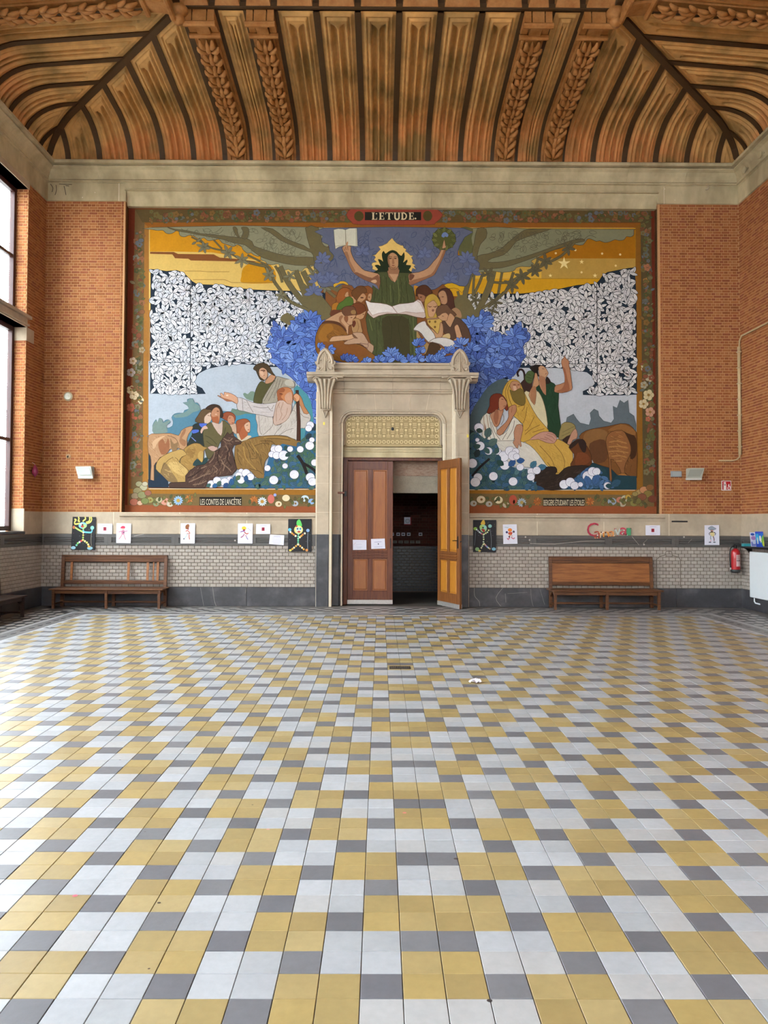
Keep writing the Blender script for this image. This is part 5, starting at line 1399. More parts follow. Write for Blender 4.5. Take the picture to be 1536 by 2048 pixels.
p.poly("665,540 690,525 710,545 690,575 672,565", '7e5442')
p.poly("590,690 760,680 770,705 600,715", '8f6c54'); p.poly("580,720 600,715 770,705 810,690 850,740 800,900 770,975 700,900 600,800", 'ba9a50', line='6a4a2c', w=.9)
for x, y in ((625,755),(728,755),(722,850)): p.disc(x, y, 20, '6e5424', 22)
p.poly("400,880 420,960 500,1080 600,1150 640,1240 540,1340 480,1200 390,1060", '9a7c4c', sm=2)
p.poly("640,1140 800,1180 830,1330 700,1380 560,1480 420,1500 400,1480 560,1330", '47321f', line='2c1c12', w=.9)
p.poly("820,1230 920,1260 940,1320 830,1330", 'b4985c')
p.poly("740,570 770,490 850,450 940,450 1000,520 1090,600 1100,640 960,655 930,600 850,580 770,650", '634632', line='3a281c', w=.9)
p.poly("770,650 850,585 940,605 972,680 940,732 880,745 810,705", 'b48a68', line='5a3c2a', w=.7); p.line("850,650 880,655", 1, '5a3a2a', 1); p.poly("770,640 850,570 930,590 860,605 800,650", '634632')
p.poly("955,670 1000,600 1080,680 1062,770 1000,856 890,750 940,732", 'b08764', line='5a3c2a', w=.7)
p.poly("860,760 900,740 1000,862 1085,680 1200,725 1290,820 1350,950 1372,1090 1290,1210 1200,1155 1210,1000 1150,825 1090,850 1110,1060 990,1065 985,965 900,975 865,880", '523c2e', line='2f2018', w=.9, sm=2)
p.poly("870,1000 980,965 990,1060 860,1040", 'b8a070')
p.poly("1075,870 1095,820 1140,815 1190,950 1222,1085 1190,1145 1060,1085 1110,1040", 'b48a68', line='5a3c2a', w=.8); p.poly("820,770 860,800 872,940 842,1035 730,1045 650,890 690,900 770,975 800,900", 'b08764', line='5a3c2a', w=.8)
p.poly("335,900 360,850 430,780 540,740 570,810 650,900 732,1040 605,1125 480,970 400,915", 'c3bfba', line='5c4a42', w=1, sm=2); p.line("345,915 400,930 470,985 595,1125", .9, '7c6258', 2)
p.poly("605,1130 700,1060 850,1040 1000,1070 1172,1180 1060,1222 950,1255 820,1172 680,1122", 'c3bfba', line='5c4a42', w=1, sm=2); p.line("690,1125 820,1160 950,1240 1160,1190", .9, '7c6258', 2)
p.view(0, 0, 1)
p.loop(90)
for (x, y, n, L_, fan) in ((640,697,5,13,-.6),(658,700,4,14,.2),(690,720,5,14,-1.2),(706,722,5,14,-1.4),(735,724,4,13,-2),(760,722,5,15,-1.8),(783,712,7,20,-1.57),(776,724,6,16,-1.7),(800,722,6,16,-1.2),(820,724,5,16,-.6),(838,690,6,16,-1.6),(842,705,6,14,-1.8),(838,720,5,13,-1.2),(862,722,6,15,-1.6),(880,722,6,16,-1.4),(900,705,6,15,-1.6),(885,712,5,14,-2.2),(925,690,6,18,-2.0),(945,700,6,18,-1.4)):
    for k in range(n): p.leaf(x, y, fan+(k/(n-1)-.5)*2.4, L_*rr.uniform(.8, 1.1), 8, rr.choice(BL), BLD, None, True, .9)
p.endloop()
p = part('painted_readers', K0)
# ---- left scene: old man, shepherd, family, animals
p.view(290, 800, 7.314)
p.poly("130,500 110,380 150,300 165,290 190,330 205,270 250,280 265,330 300,295 350,290 372,320 340,350 310,370 330,410 400,380 410,310 390,255 430,205 500,190 560,190 580,150 640,130 620,80 555,40 620,30 620,-10 700,-20 720,40 760,40 795,80 800,110 830,160 900,150 1250,170 1270,125 1330,140 1380,130 1420,160 1560,190 1900,200 1900,640 130,560", '4b7488', line='3c5a62', w=.8, sm=2)
p.poly("130,500 112,380 165,295 190,330 205,272 250,282 262,335 350,292 370,318 310,372 330,470", '6c7f7a', sm=2); p.poly("560,190 640,130 620,80 560,40 620,30 640,-10 700,-15 720,40 795,85 800,150 700,180 620,240 450,260 420,220", '67807e', sm=2); p.poly("1260,170 1275,128 1330,142 1380,132 1420,162 1560,192 1540,230 1300,220", '5f7668', sm=2)
p.view(430, 720, 7.314)
p.poly("410,500 440,480 480,500 520,460 580,470 600,560 560,600 460,570", '6a7f70', sm=2)
p.poly("300,830 600,800 640,1110 540,1120 330,1000", '3f7c94', sm=2); p.poly("1150,420 1280,440 1400,600 1440,900 1460,1100 1480,1300 1240,1300", '44808a', sm=2)
p.poly("570,640 580,500 622,380 680,310 760,345 880,290 780,430 690,630", '4a4728', line='2c2a18', w=.9)
p.poly("690,630 780,430 880,290 905,240 1020,268 1100,290 1160,330 1150,405 1000,425 920,480 905,625", '938b7c', line='4c463a', w=.9); p.poly("1020,320 1060,285 1130,300 1160,380 1040,370", 'aca698')
p.hatch("700,620 790,440 890,300 1000,290 920,470 890,610", 36, 11, .8, ["7c7466", "aaa292"], 2.1, 49)
for t_ in ("880,300 820,420 720,600", "920,270 880,400 780,600", "960,280 930,380 860,560", "1000,300 960,400"): p.line(t_, .9, '635c50', 3)
p.poly("740,300 830,210 885,240 840,318 750,348", 'a87e60', line='5a3c2a', w=.7); p.poly("640,140 700,110 758,150 768,240 722,292 660,252", 'b48c70', line='4c3424', w=.7)
p.poly("560,130 600,70 680,42 760,58 805,110 845,185 880,230 832,212 768,170 750,140 700,112 655,130 640,180 650,240 725,300 665,290 620,210 600,160", '413320', line='261c10', w=.8)
p.poly("665,150 720,140 740,160 690,180", '6c4a38', sm=2); p.line("690,190 685,225 705,225", .8, '6c4a38', 2); p.disc(715, 225, 16, '7a4a3a', 5); p.poly("655,170 700,165 715,220 680,230", 'c4a086', sm=2)
p.poly("600,790 840,820 870,940 960,942 1080,830 1130,730 1190,620 1250,640 1385,790 1392,880 1310,1000 1250,1000 1210,1170 1050,1112 880,1102 640,1112 622,950", 'b0a8a0', line='55504a', w=.9, sm=2)
p.hatch("620,830 840,840 870,940 960,950 1080,850 1180,680 1230,780 1190,1100 900,1090 650,1100", 60, 11, .8, ["9a928a", "c2bab2", "8c847e"], 1.9, 47)
p.poly("318,660 330,548 450,580 560,622 700,642 900,620 945,600 880,760 840,835 700,812 540,782 420,748 340,732", 'b3abaa', line='55504a', w=.9, sm=2)
p.hatch("330,660 340,570 450,595 700,660 880,640 830,800 700,800 430,735", 40, 11, .8, ["9c948e", "c6beba"], .15, 48)
for t_ in ("400,570 410,740", "460,590 520,700 560,770", "560,680 700,700 780,690", "770,680 820,740 850,740", "860,660 830,720", "840,830 850,900 830,980 700,1100", "980,960 900,1050 870,1100", "1150,1000 1050,1030 940,1100", "1130,740 1180,760 1190,900", "640,820 660,1050 690,1090", "1250,780 1300,830 1380,850"): p.line(t_, .9, '6e6660', 3)
p.poly("35,522 60,520 90,540 75,490 100,485 130,520 135,472 165,475 235,490 330,552 325,645 250,605 175,605 120,570", 'bb8f74', line='5a3c2a', w=.8, sm=2); p.poly("60,530 140,560 240,590 325,640 250,606 175,606", '8c5c42', sm=2); p.disc(178, 518, 18, 'd8c0a8', 10)
p.poly("905,480 930,430 1000,400 1070,402 1120,440 1142,520 1120,640 1040,660 1000,600 930,602 912,560 925,540", 'ab6f48', line='5a3420', w=.8); p.poly("905,470 960,410 1020,420 1010,470 950,480 1000,500 960,540 1000,580 930,598 915,560", '8a5030', sm=2); p.disc(965, 495, 24, '5a2c1c', 8)
p.poly("1040,500 1110,470 1130,560 1110,680 1060,640 1020,560", 'b08870'); p.poly("905,610 1000,590 1060,640 1115,650 1120,720 1080,840 1000,915 880,955 850,870 875,740", 'b0988a', line='6a4c3c', w=.8, sm=2)
for t_ in ("950,620 900,720 900,900", "1000,620 960,740 980,800 940,880", "1060,700 1040,800 980,880", "930,640 940,700"): p.line(t_, .9, '8a6a58', 3)
p.poly("1140,520 1190,488 1245,520 1275,580 1310,680 1375,780 1300,780 1250,670 1190,612 1150,580", 'a8744e', line='5a3a24', w=.8, sm=2); p.poly("1180,440 1222,440 1250,900 1252,1330 1192,1330 1200,900", '40251a', line='22120c', w=.7, sm=1)
p.poly("1145,530 1190,490 1240,530 1230,590 1190,610 1180,570", 'c08c68', line='5a3a24', w=.7, sm=2)
p.view(470, 840, 9.035)
p.poly("0,490 130,390 330,320 500,290 700,278 900,290 1050,340 1112,372 1200,400 1180,600 900,520 700,440 650,480 620,640 540,760 520,960 570,1060 400,1045 250,900 30,880", '7c5f33', line='40301a', w=.9)
p.hatch("20,500 130,400 330,330 640,300 700,430 620,640 540,760 500,950 260,890 60,860", 110, 12, 1.0, ["6a4f28", "8e7040", "5c4422", "9a7c48"], 1.2, 46)
for t_ in ("180,400 250,560 280,690", "230,420 330,560 350,620", "350,470 500,420 620,440", "380,540 400,680 280,700", "400,560 480,800 500,900", "40,520 60,700 120,820", "460,620 480,740", "560,330 800,340 1000,370", "260,880 420,920 500,980", "450,380 640,380 720,440"): p.line(t_, 1.0, '4c3a1c', 3)
for t_ in ("300,420 420,600", "150,480 200,700 380,900", "520,320 760,310 960,330"): p.line(t_, 2.2, '94743e', 3)
p.view(290, 800, 7.314)
p.poly("1240,360 1330,350 1345,500 1250,430", 'b0937c', line='6a4c3c', w=.7)
p.poly("1125,255 1150,195 1220,172 1290,198 1325,250 1312,310 1285,350 1210,310 1170,290", '84452a', line='4c2414', w=.9); p.poly("1205,300 1228,225 1290,240 1312,310 1290,352 1240,352", 'aa765a', line='5a3424', w=.7); p.line("1225,265 1255,262", .9, '4c2c1c', 1); p.disc(1280, 335, 16, '7c3c30', 6)
p.poly("1340,420 1335,320 1390,285 1470,275 1520,300 1536,340 1530,470 1500,480 1400,570 1350,510", '8a4c2e', line='4c2816', w=.9)
p.poly("1390,470 1440,380 1490,440 1500,520 1420,590 1380,540", '9c5836'); p.poly("1450,370 1490,330 1536,330 1536,450 1510,475 1470,440", 'c0997e', line='6a3c28', w=.7); p.line("1480,375 1510,365", .9, '4c2c1c', 1); p.disc(1515, 435, 12, '8c3c30', 6)
p.poly("1340,510 1370,490 1410,590 1500,520 1560,540 1400,610", 'b8a890', sm=2)
p.poly("620,670 650,580 690,500 690,390 760,340 870,340 860,400 850,560 870,700 700,640", '232a28', line='141816', w=.8); p.poly("790,345 890,342 895,370 830,402", '4660b4', sm=2); p.poly("690,440 780,435 782,468 700,490", '4660b4', sm=2); p.line("680,545 745,605", 1.4, '6c7cb4', 1)
p.poly("735,315 780,220 840,140 920,128 985,160 970,205 895,240 872,335", '55422c', line='302418', w=.9); p.poly("870,335 870,250 940,185 980,200 972,285 930,345 890,338", 'bba290', line='6a4c3c', w=.7); p.line("915,225 950,235", .9, '5a3c2c', 1)
p.poly("885,130 940,80 1010,62 1090,88 1132,170 1142,240 1105,260 1090,200 960,240 980,150", '36261c', line='1e140e', w=.9); p.poly("985,150 1040,105 1092,140 1097,232 1075,345 1000,335 965,230", 'ab7a5c', line='5a3a2a', w=.7); p.poly("970,230 1000,250 1070,240 1075,345 1000,335", '9a5a38'); p.disc(1065, 165, 18, '5a3424', 7); p.disc(1040, 210, 16, 'c8a088', 9)
p.poly("848,480 880,390 980,330 1110,520 1130,300 1240,370 1275,480 1200,560 1110,600 1050,720 930,870 870,690", '564f32', line='2e2a1a', w=.9); p.poly("975,330 1085,350 1135,310 1112,525", 'b09c90', line='6a5444', w=.7)
p.poly("810,460 840,400 890,375 920,420 860,430 830,490", 'b8988a', sm=2); p.poly("920,690 1000,670 1065,705 1010,750 950,730", 'b09084', line='5a3c34', w=.7)
for t_ in ("880,520 960,560 1050,650", "900,600 950,640 1040,690", "1180,400 1150,520 1120,600"): p.line(t_, .9, '343020', 3)
p.poly("50,700 200,760 300,1000 340,1180 340,1280 50,1280", "202c34", sm=1)
p.poly("50,520 180,495 380,488 490,520 530,450 610,400 695,385 690,430 640,500 612,590 612,690 560,730 480,700 360,720 300,810 220,840 182,900 132,960 132,1190 80,1185 92,960 80,820 48,760", 'a5805e', line='5c402a', w=.9, sm=2)
p.hatch("60,560 180,505 380,500 480,560 470,680 340,780 220,830 180,890 130,940 95,820 60,760", 70, 8, 1.0, ["8a6244", "b8967a", "96704f"], .9, 43)
p.poly("200,620 260,570 300,640 340,560 360,660 340,760 250,800 200,700", '8a5a3c'); p.poly("560,440 600,430 580,500 540,560 600,600 580,680 500,600", '8c6446'); p.line("330,520 440,560 490,640 500,700", .9, '5c402a'); p.poly("370,560 420,640 480,620 470,720 400,760", '7c6244'); p.poly("110,620 180,560 300,520 200,600 130,720", 'bc9a78')
p.poly("570,720 640,665 720,632 800,640 850,680 915,702 860,742 852,880 822,912 760,850 740,960 640,1032 520,940 530,850 590,800", '94743f', line='54401e', w=.9, sm=2); p.poly("770,830 800,750 850,760 845,880 822,905", 'a8884c', sm=2); p.poly("600,750 680,680 740,720 700,850 640,830", '826434')
p.hatch("580,730 640,680 720,645 790,660 760,840 730,950 640,1020 535,930 545,850", 40, 7, .9, ["7c6030", "a88c52"], .5, 44)
p.poly("700,960 760,860 830,915 870,850 920,850 880,950", '263c3c')
p.poly("160,1010 180,900 260,820 380,762 450,740 520,720 570,742 612,800 540,832 500,905 570,965 640,1040 600,1120 592,1200 500,1216 350,1192 260,1130 230,1080", 'a6874f', line='54401e', w=.9, sm=2)
p.poly("240,1050 270,920 320,940 400,1060 480,1200 350,1190 260,1130", '7c6440'); p.poly("330,940 460,900 560,970 620,1040 560,1110 440,1060", 'b89a60'); p.line("230,1080 270,950 420,830 500,905", 1, '54401e', 2)
p.hatch("250,1050 300,850 460,760 540,840 560,970 620,1050 580,1190 350,1180", 60, 8, .9, ["8a6e40", "c0a268", "917444"], .7, 45)
p.poly("340,1240 370,1208 590,1200 592,1110 650,1040 760,960 880,940 980,830 1020,760 1110,690 1112,600 1160,540 1210,470 1240,505 1292,462 1302,530 1370,580 1418,610 1400,642 1300,665 1270,730 1300,850 1345,1010 1270,1100 1080,1120 930,1200 880,1290 590,1290 360,1282", '46322a', line='241812', w=.9, sm=1)
p.hatch("600,1200 640,1060 760,970 880,950 980,850 1030,770 1110,700 1200,680 1260,730 1290,850 1330,1010 1260,1090 1080,1110 930,1190 880,1270 620,1270", 150, 9, 1.1, ["6a5242", "5c463a", "33241e", "7c6552"], -.9, 41)
p.hatch("1120,690 1120,610 1170,550 1240,520 1290,510 1370,600 1290,660 1230,720", 30, 6, .9, ["6a5242", "2c1e18", "77604f"], .3, 42)
for t_ in ("1150,560 1230,600 1280,560", "1020,760 1000,850 940,920", "1180,660 1220,740 1240,820", "1110,870 1160,960 1140,1040", "1000,960 1060,1020 1020,1060", "1120,920 1220,1000 1260,1050", "640,1200 760,1150 880,1090 960,1080", "700,1240 820,1220 900,1180", "820,1000 900,970", "1320,600 1380,600", "1060,780 1100,840"): p.line(t_, 2.0, '77604f', 3)
for t_ in ("1090,720 1060,850 1100,960", "1240,700 1200,850 1260,960", "620,1140 720,1100 820,1020"): p.line(t_, 2.4, '32221c', 3)
p = part('painted_storyteller_scene')
# ---- lower left flowers
p.view(470, 840, 9.035)
p.poly("-220,1230 -190,1150 -60,1060 0,1000 260,1060 520,1050 540,930 600,720 640,560 860,430 1110,480 1230,400 1300,100 1420,60 1460,80 1470,1230", '2c5a7a', sm=1)
p.view(290, 800, 7.314); p.poly("45,1160 140,1180 230,1080 340,1190 345,1280 45,1280", '1d2c3c', sm=1)
p.view(0, 0, 1)
fl1 = "545,930 560,905 600,885 625,850 633,890 633,977 440,977 470,955 520,958 545,950"
p.tufts(fl1, 15, 14, 7, ['3f5c50', '44624c', '35566a', '3a5c78', '4c6458'], '1f3844', keep=.8, seed=21, out=.4)
def balls(lst, dark='6c6c80'):
    for (x, y, r) in lst:
        p.disc(x, y, r, 'd3d2da', r*.96, line='50506a', w=.7, n=18)
        p.line([(x-r*.5, y-r*.6), (x+r*.1, y-r*.75), (x+r*.6, y-r*.4)], .5, 'aaa9ba', 3); p.line([(x-r*.6, y+r*.2), (x-r*.3, y-r*.2), (x+r*.2, y-r*.3)], .5, 'b4b3c2', 3)
def cover(x, y, r, a, c, c2='1f3440'):
    """leaf lying over a flower, leaving a crescent"""
    ox, oy = p.P((x, y)); L_ = r/p.z*1.5; s_ = (p.o, p.z); p.view(0, 0, 1)
    p.leaf(ox, oy, a, L_, L_*.7, c, c2, None, True, .5); p.o, p.z = s_
p.view(470, 840, 9.035)
p.line("1130,640 1230,790 1300,980", 6.5, '1e1818', 3); p.line("1230,780 1400,880 1470,960", 5.5, '1e1818', 3)
p.loop(99)
balls([(110,930,52),(70,1000,62),(200,960,78),(280,1025,68),(110,1085,68),(710,530,68),(660,620,58),(785,520,70),(750,640,70),(880,640,92),(995,525,55),(1180,530,62),(1360,90,68),(1330,150,62),(1390,360,50),(1350,465,80),(1440,770,65),(585,870,58),(905,830,52),(700,1085,82),(1070,985,84),(1360,1035,82),(1400,1115,78)])
for (x, y, r, a, c) in ((190,1110,75,-1.4,'2c4f78'),(230,1130,80,-.9,'2c4f78'),(740,1150,70,-.5,'2a3c34'),(820,740,70,-.6,'34483c'),(740,690,60,1.2,'34465c'),(950,520,60,1.3,'2c4440'),(1180,640,70,-1.3,'465c4c'),(1340,130,70,.5,'26343a'),(1430,60,90,1.5,'26343a'),(1370,400,70,.3,'34483c'),(590,930,50,-1.2,'2c5a7a'),(880,840,60,-2.8,'3f5c50'),(1090,1080,80,-1.2,'3e5848'),(1030,1070,60,.3,'3e5848'),(1290,1130,80,.1,'384c48'),(1330,1050,60,2.6,'384c48'),(930,460,60,1.9,'2c4440'),(1000,600,70,2.6,'2c4440'),(1380,250,90,2.4,'26343a')): cover(x, y, r, a, c)
p.view(290, 800, 7.314)
balls([(970,1230,58),(1055,1180,60),(1240,1160,45),(1165,1200,62)])
for (x, y, r, a, c) in ((985,1270,60,-.4,'2c5a88'),(1060,1260,60,-1.0,'3e5a54'),(1150,1280,60,-.8,'2a4a78'),(900,1270,50,-.6,'3f6058'),(1270,1250,70,-1.6,'2c5480'),(1330,1170,60,-.8,'4a5c40')): cover(x, y, r, a, c)
p.endloop()
p = part('painted_flowers', K0)
# ---- right scene: star gazing shepherds
p.view(0, 0, 1)
p.poly("1120,885 1131,850 1134,835 1147,828 1153,838 1160,846 1178,850 1182,838 1180,826 1188,818 1196,822 1198,832 1207,842 1222,846 1228,838 1226,812 1234,816 1240,800 1248,806 1256,800 1258,825 1268,832 1272,850 1272,900 1120,900", '59646a', line='3e4648', w=.8, sm=1)
p.view(930, 730, 6.678)
p.poly("60,700 200,440 300,300 440,200 560,190 600,330 480,480 340,640 250,820 120,900 60,1200", '46565a', sm=2)
p.line("715,155 700,110 730,62 770,70 792,120 800,220", 4.2, '2a1816', 3)
p.poly("740,250 800,180 860,90 930,100 900,230 875,350 790,365 760,310", '34201c', line='1c100e', w=.8); p.poly("800,155 850,80 932,90 922,130 885,245 820,225", '465630', line='2c361e', w=.8)
for t_ in ("830,120 880,140", "820,160 890,180", "830,200 890,210"): p.line(t_, .8, '2c361e', 2)
p.poly("940,310 1000,270 1072,405 1080,230 1190,248 1252,370 1242,540 1272,760 1275,970 1190,935 1110,890 1090,700 1060,540 1010,400", '1f3a26', line='101c12', w=.9, sm=2)
p.hatch("1010,330 1070,420 1090,250 1180,260 1240,380 1230,540 1260,760 1180,900 1110,860 1090,680", 40, 12, .9, ["18301e", "28482e"], 1.5, 56)
p.poly("860,40 920,2 1000,-4 1055,20 985,40 982,120 1002,172 930,110", '201814', sm=2); p.poly("1075,190 1100,155 1150,230 1080,255", '221814', sm=2)
p.poly("980,32 1040,10 1082,50 1098,75 1112,112 1082,162 1070,200 1080,405 1010,312 982,220 1000,170", 'b38a6a', line='5a3a28', w=.8, sm=2); p.poly("985,150 1060,160 1075,205 1080,400 1020,310", '9c6c50', sm=2); p.line("1030,50 1060,55", .9, '4c2c20', 1); p.line("1090,110 1070,125", .9, '6c3c30', 1)
p.poly("1195,330 1212,272 1330,232 1322,100 1292,0 1288,-60 1318,-95 1334,-122 1346,-90 1390,-50 1386,0 1402,60 1426,250 1422,332 1300,372 1202,362", 'a87656', line='5a3a28', w=.9, sm=2); p.poly("1330,235 1322,100 1300,20 1340,60 1370,200 1400,330 1300,365 1210,350 1290,320", '8f5c40', sm=2)
p.poly("790,372 860,362 930,542 952,350 1010,402 1062,540 1092,700 1094,840 960,690 870,535", 'c3b998', line='6a5c44', w=.9, sm=2)
p.poly("930,132 942,105 962,120 972,170 992,262 942,302 952,360 942,480 922,532 850,402 902,280", 'b0835f', line='5a3a28', w=.8, sm=2); p.poly("900,290 950,300 945,420 920,530 870,420", '9a6c4c', sm=2)
p.poly("495,400 530,280 590,205 660,188 720,220 752,270 792,370 872,532 962,690 1092,840 1115,895 1000,915 880,995 800,1025 740,1020 760,860 772,790 660,690 575,570 560,480", 'b8923e', line='5c4620', w=.9, sm=2)
p.hatch("520,400 550,290 640,200 720,240 780,380 860,540 960,700 1080,850 880,980 780,860 780,770 660,660 580,560", 70, 11, .9, ["a27f32", "caa552", "957430"], 1.0, 53)
for t_ in ("580,240 540,350 560,480", "630,220 570,340 600,480 640,560", "700,560 800,540 760,620", "830,560 800,720 770,780", "920,700 850,840 800,880", "1000,800 880,860 800,930", "1060,850 900,900"): p.line(t_, 1.0, '6e5222', 3)
p.poly("600,262 640,215 710,225 742,272 722,332 650,352 612,312", 'ac7e60', line='5a3a28', w=.7); p.disc(660, 265, 22, '7a4c38', 9); p.disc(715, 265, 16, '7a4c38', 9); p.line("690,270 695,310 675,315", .8, '7a4c38', 2); p.poly("640,280 680,285 690,330 655,340", 'c4a088', sm=2)
p.poly("600,330 650,355 742,310 792,382 807,472 790,532 722,534 650,482 620,412", '6b5a2a', line='423818', w=.7)
p.poly("800,1025 980,985 1190,1045 1235,985 1385,1070 1432,1140 1440,1300 1420,1500 1300,1640 1200,1660 1230,1540 1120,1480 1010,1260 900,1100", 'b48f42', line='5c4620', w=.9, sm=2)
p.hatch("820,1030 980,1000 1190,1060 1370,1080 1420,1150 1400,1480 1250,1600 1130,1470 1020,1260", 70, 12, .9, ["9c7a34", "c29e4e"], .9, 54)
for t_ in ("1190,1060 1300,1200 1330,1350 1260,1480", "1100,1300 1200,1420 1290,1450", "1000,1080 1150,1250 1200,1380"): p.line(t_, 1.0, '6e5222', 3)
p.poly("860,1002 950,930 1050,890 1162,900 1225,962 1192,1045 1080,1035 980,992", 'ae8272', line='5a3a30', w=.8, sm=2)
for t_ in ("1080,930 1160,960 1200,1000", "1060,960 1140,1000 1180,1030", "1100,910 1180,930 1215,970", "1000,980 1100,1000"): p.line(t_, .8, '7a4c40', 3)
p.poly("285,650 330,540 330,450 380,390 470,384 540,450 575,560 560,615 520,570 462,500 440,610 350,640", '692a18', line='3c1810', w=.9, sm=2)
p.poly("205,750 290,640 380,720 430,880 460,942 560,880 600,780 660,695 750,780 772,822 700,835 642,1015 480,1015 250,995 230,860", 'c8c3b6', line='5c5648', w=.9, sm=2)
p.poly("340,655 440,600 512,600 482,700 452,800 400,822 352,722", 'a87658', line='5a3a28', w=.8); p.poly("400,610 440,600 450,700 420,800 380,720", '8f5c42')
p.poly("455,450 500,420 540,470 562,512 542,560 512,592 470,612 450,562", 'ad7a5a', line='4c2c1e', w=.8, sm=2); p.line("485,455 515,460", 1, '4c2c1e', 1); p.line("540,545 515,550", .9, '6c2c24', 1)
for t_, c_ in (("250,680 260,850 290,990", '8a6a50'), ("290,660 310,800 340,980", '8a6a50'), ("320,670 350,830 400,990", '77706a'), ("350,760 400,900 470,1000", '77706a'), ("660,740 640,850 560,990", '77706a'), ("560,900 500,1000", '77706a'), ("500,640 520,720 480,800", '77706a')): p.line(t_, 1.2, c_, 3)
p.poly("265,770 290,900 310,985 275,940", '7c4a34', sm=2)
p.poly("425,880 540,770 582,690 578,580 630,540 682,538 685,620 642,690 600,772 502,922 445,935", 'a87658', line='5a3a28', w=.9, sm=2); p.line("630,560 620,640", .8, '7a4a34', 2)
p.poly("175,1000 400,1015 640,1010 760,1025 870,1075 980,1190 1080,1330 1110,1370 900,1370 400,1300", 'c2bdb2', line='5c5648', w=.9, sm=2)
p.hatch("260,1030 640,1030 860,1090 1050,1330 700,1340 420,1280", 40, 12, .8, ["aca79c", "d4cfc6"], .6, 55)
p.poly("690,800 762,800 772,870 742,1000 755,1080 735,1090 720,1050 705,1110 685,1105 640,1035 662,1000 652,900", 'a87a60', line='5a3a28', w=.8, sm=2)
p.poly("1250,980 1292,790 1380,764 1452,790 1477,850 1420,922 1300,995", '86774a', line='4c4428', w=.9, sm=2); p.poly("1300,995 1410,930 1380,1050 1330,1030", '2e2018', sm=2); p.poly("1425,900 1477,850 1502,922 1490,982 1440,1002 1410,1060 1365,1050 1400,960", 'ac8068', line='5a3a30', w=.8, sm=2)
for t_ in ("1300,900 1400,850 1460,820", "1290,950 1400,900"): p.line(t_, .8, '5c5230', 2)
p.view(930, 840, 4.267)
p.poly("1040,370 1240,350 1330,460 1464,460 1464,594 960,594 960,480", "1c333a", sm=1)
p.poly("975,140 1030,92 1120,70 1230,52 1330,30 1400,40 1450,90 1466,150 1466,490 1410,500 1370,452 1300,470 1240,410 1100,366 1060,262 1010,200", '6f4622', line='3c2612', w=.9, sm=2)
p.hatch("1000,180 1040,100 1230,60 1400,60 1455,160 1455,470 1380,440 1250,390 1110,350 1060,250", 130, 10, 1.2, ["5c3a1c", "7f5630", "4c2e16", "8a6036"], 1.3, 50)
p.poly("1010,160 1040,100 1130,75 1210,100 1200,170 1080,200 1060,260", '7d5830'); p.poly("1320,110 1400,110 1460,160 1460,300 1410,330 1400,200", '3f2614'); p.poly("1065,200 1190,170 1215,330 1120,370 1075,300", '5a3820'); p.poly("1220,90 1330,35 1440,80 1450,130 1380,110 1340,90", '855a2e')
p.poly("1205,150 1250,100 1340,88 1382,140 1415,225 1410,295 1370,372 1362,450 1420,486 1395,500 1392,580 1370,586 1330,540 1312,575 1292,565 1290,482 1332,450 1292,372 1242,332 1254,500 1236,534 1228,330 1207,232", '835630', line='40280f', w=.9, sm=2)
p.hatch("1215,160 1260,110 1340,98 1400,220 1395,300 1350,380 1290,370 1225,320", 80, 9, 1.1, ["95683a", "704a26", "a67844"], .1, 51)
for t_ in ("1230,190 1300,180 1380,200", "1225,230 1300,225 1390,240", "1225,270 1300,265 1395,280", "1250,310 1320,305 1380,320", "1290,350 1340,350"): p.line(t_, 2.4, '9f7040', 3)
p.poly("1300,470 1360,455 1400,500 1390,575 1365,580 1330,520", '94642f', line='40280f', w=.7)
p.poly("885,232 930,182 980,160 1032,212 1062,262 1082,332 1062,395 900,402 922,340 930,290", '5a3218', line='2c1a0e', w=.8, sm=2); p.poly("885,232 930,182 985,165 960,200 920,235 900,245", '2a1c16', sm=2); p.poly("965,190 1000,160 1035,200 1030,270 1000,270", '2a1c18', sm=2); p.poly("960,280 1040,290 1070,350 1000,390 940,380", '6c3a1e', sm=2)
p.poly("590,505 620,430 700,400 772,402 785,440 770,460 800,462 850,412 920,392 1062,392 1010,460 950,530 860,592 640,594 600,562", '2b201a', line='161010', w=.9, sm=2)
p.hatch("600,510 640,430 760,410 780,470 860,420 1040,400 950,520 850,585 640,588", 80, 9, 1.1, ["3a2c24", "1e1612", "463630"], -.4, 52)
p.poly("560,600 620,560 680,594 590,600", '24405c')
p = part('painted_stargazer_scene')
# ---- lower right flowers
p.view(930, 840, 4.267)
p.poly("32,80 105,110 170,160 262,185 300,262 400,400 530,420 560,500 600,560 622,594 32,592", '2a4c5e', sm=1); p.poly("60,90 150,150 200,300 100,420 40,420 40,120", '222c2c', sm=2); p.poly("420,410 520,420 540,500 480,540 400,500", '4c6a70', sm=2)
p.poly("810,594 880,560 960,470 1080,382 1200,420 1240,540 1300,470 1464,480 1464,594", '1f3a42', sm=1)
p.view(0, 0, 1)
fl2 = "938,862 955,868 970,878 992,884 1000,902 1024,936 1055,942 1072,960 1074,978 937,978"
p.tufts(fl2, 15, 14, 7, ['35525a', '3c5a5c', '2f4f66', '3a5c78', '44605c'], '1b3038', keep=.85, seed=31, out=.4)
p.tufts("1120,978 1150,955 1175,935 1205,945 1225,965 1230,978", 14, 14, 7.5, ['3c5c80', '34526c', '486890'], '1b3048', keep=.95, seed=32, out=.4)
p.view(930, 840, 4.267)
p.line("60,480 130,400 210,330", 4.5, '1c1616', 3)
p.loop(99)
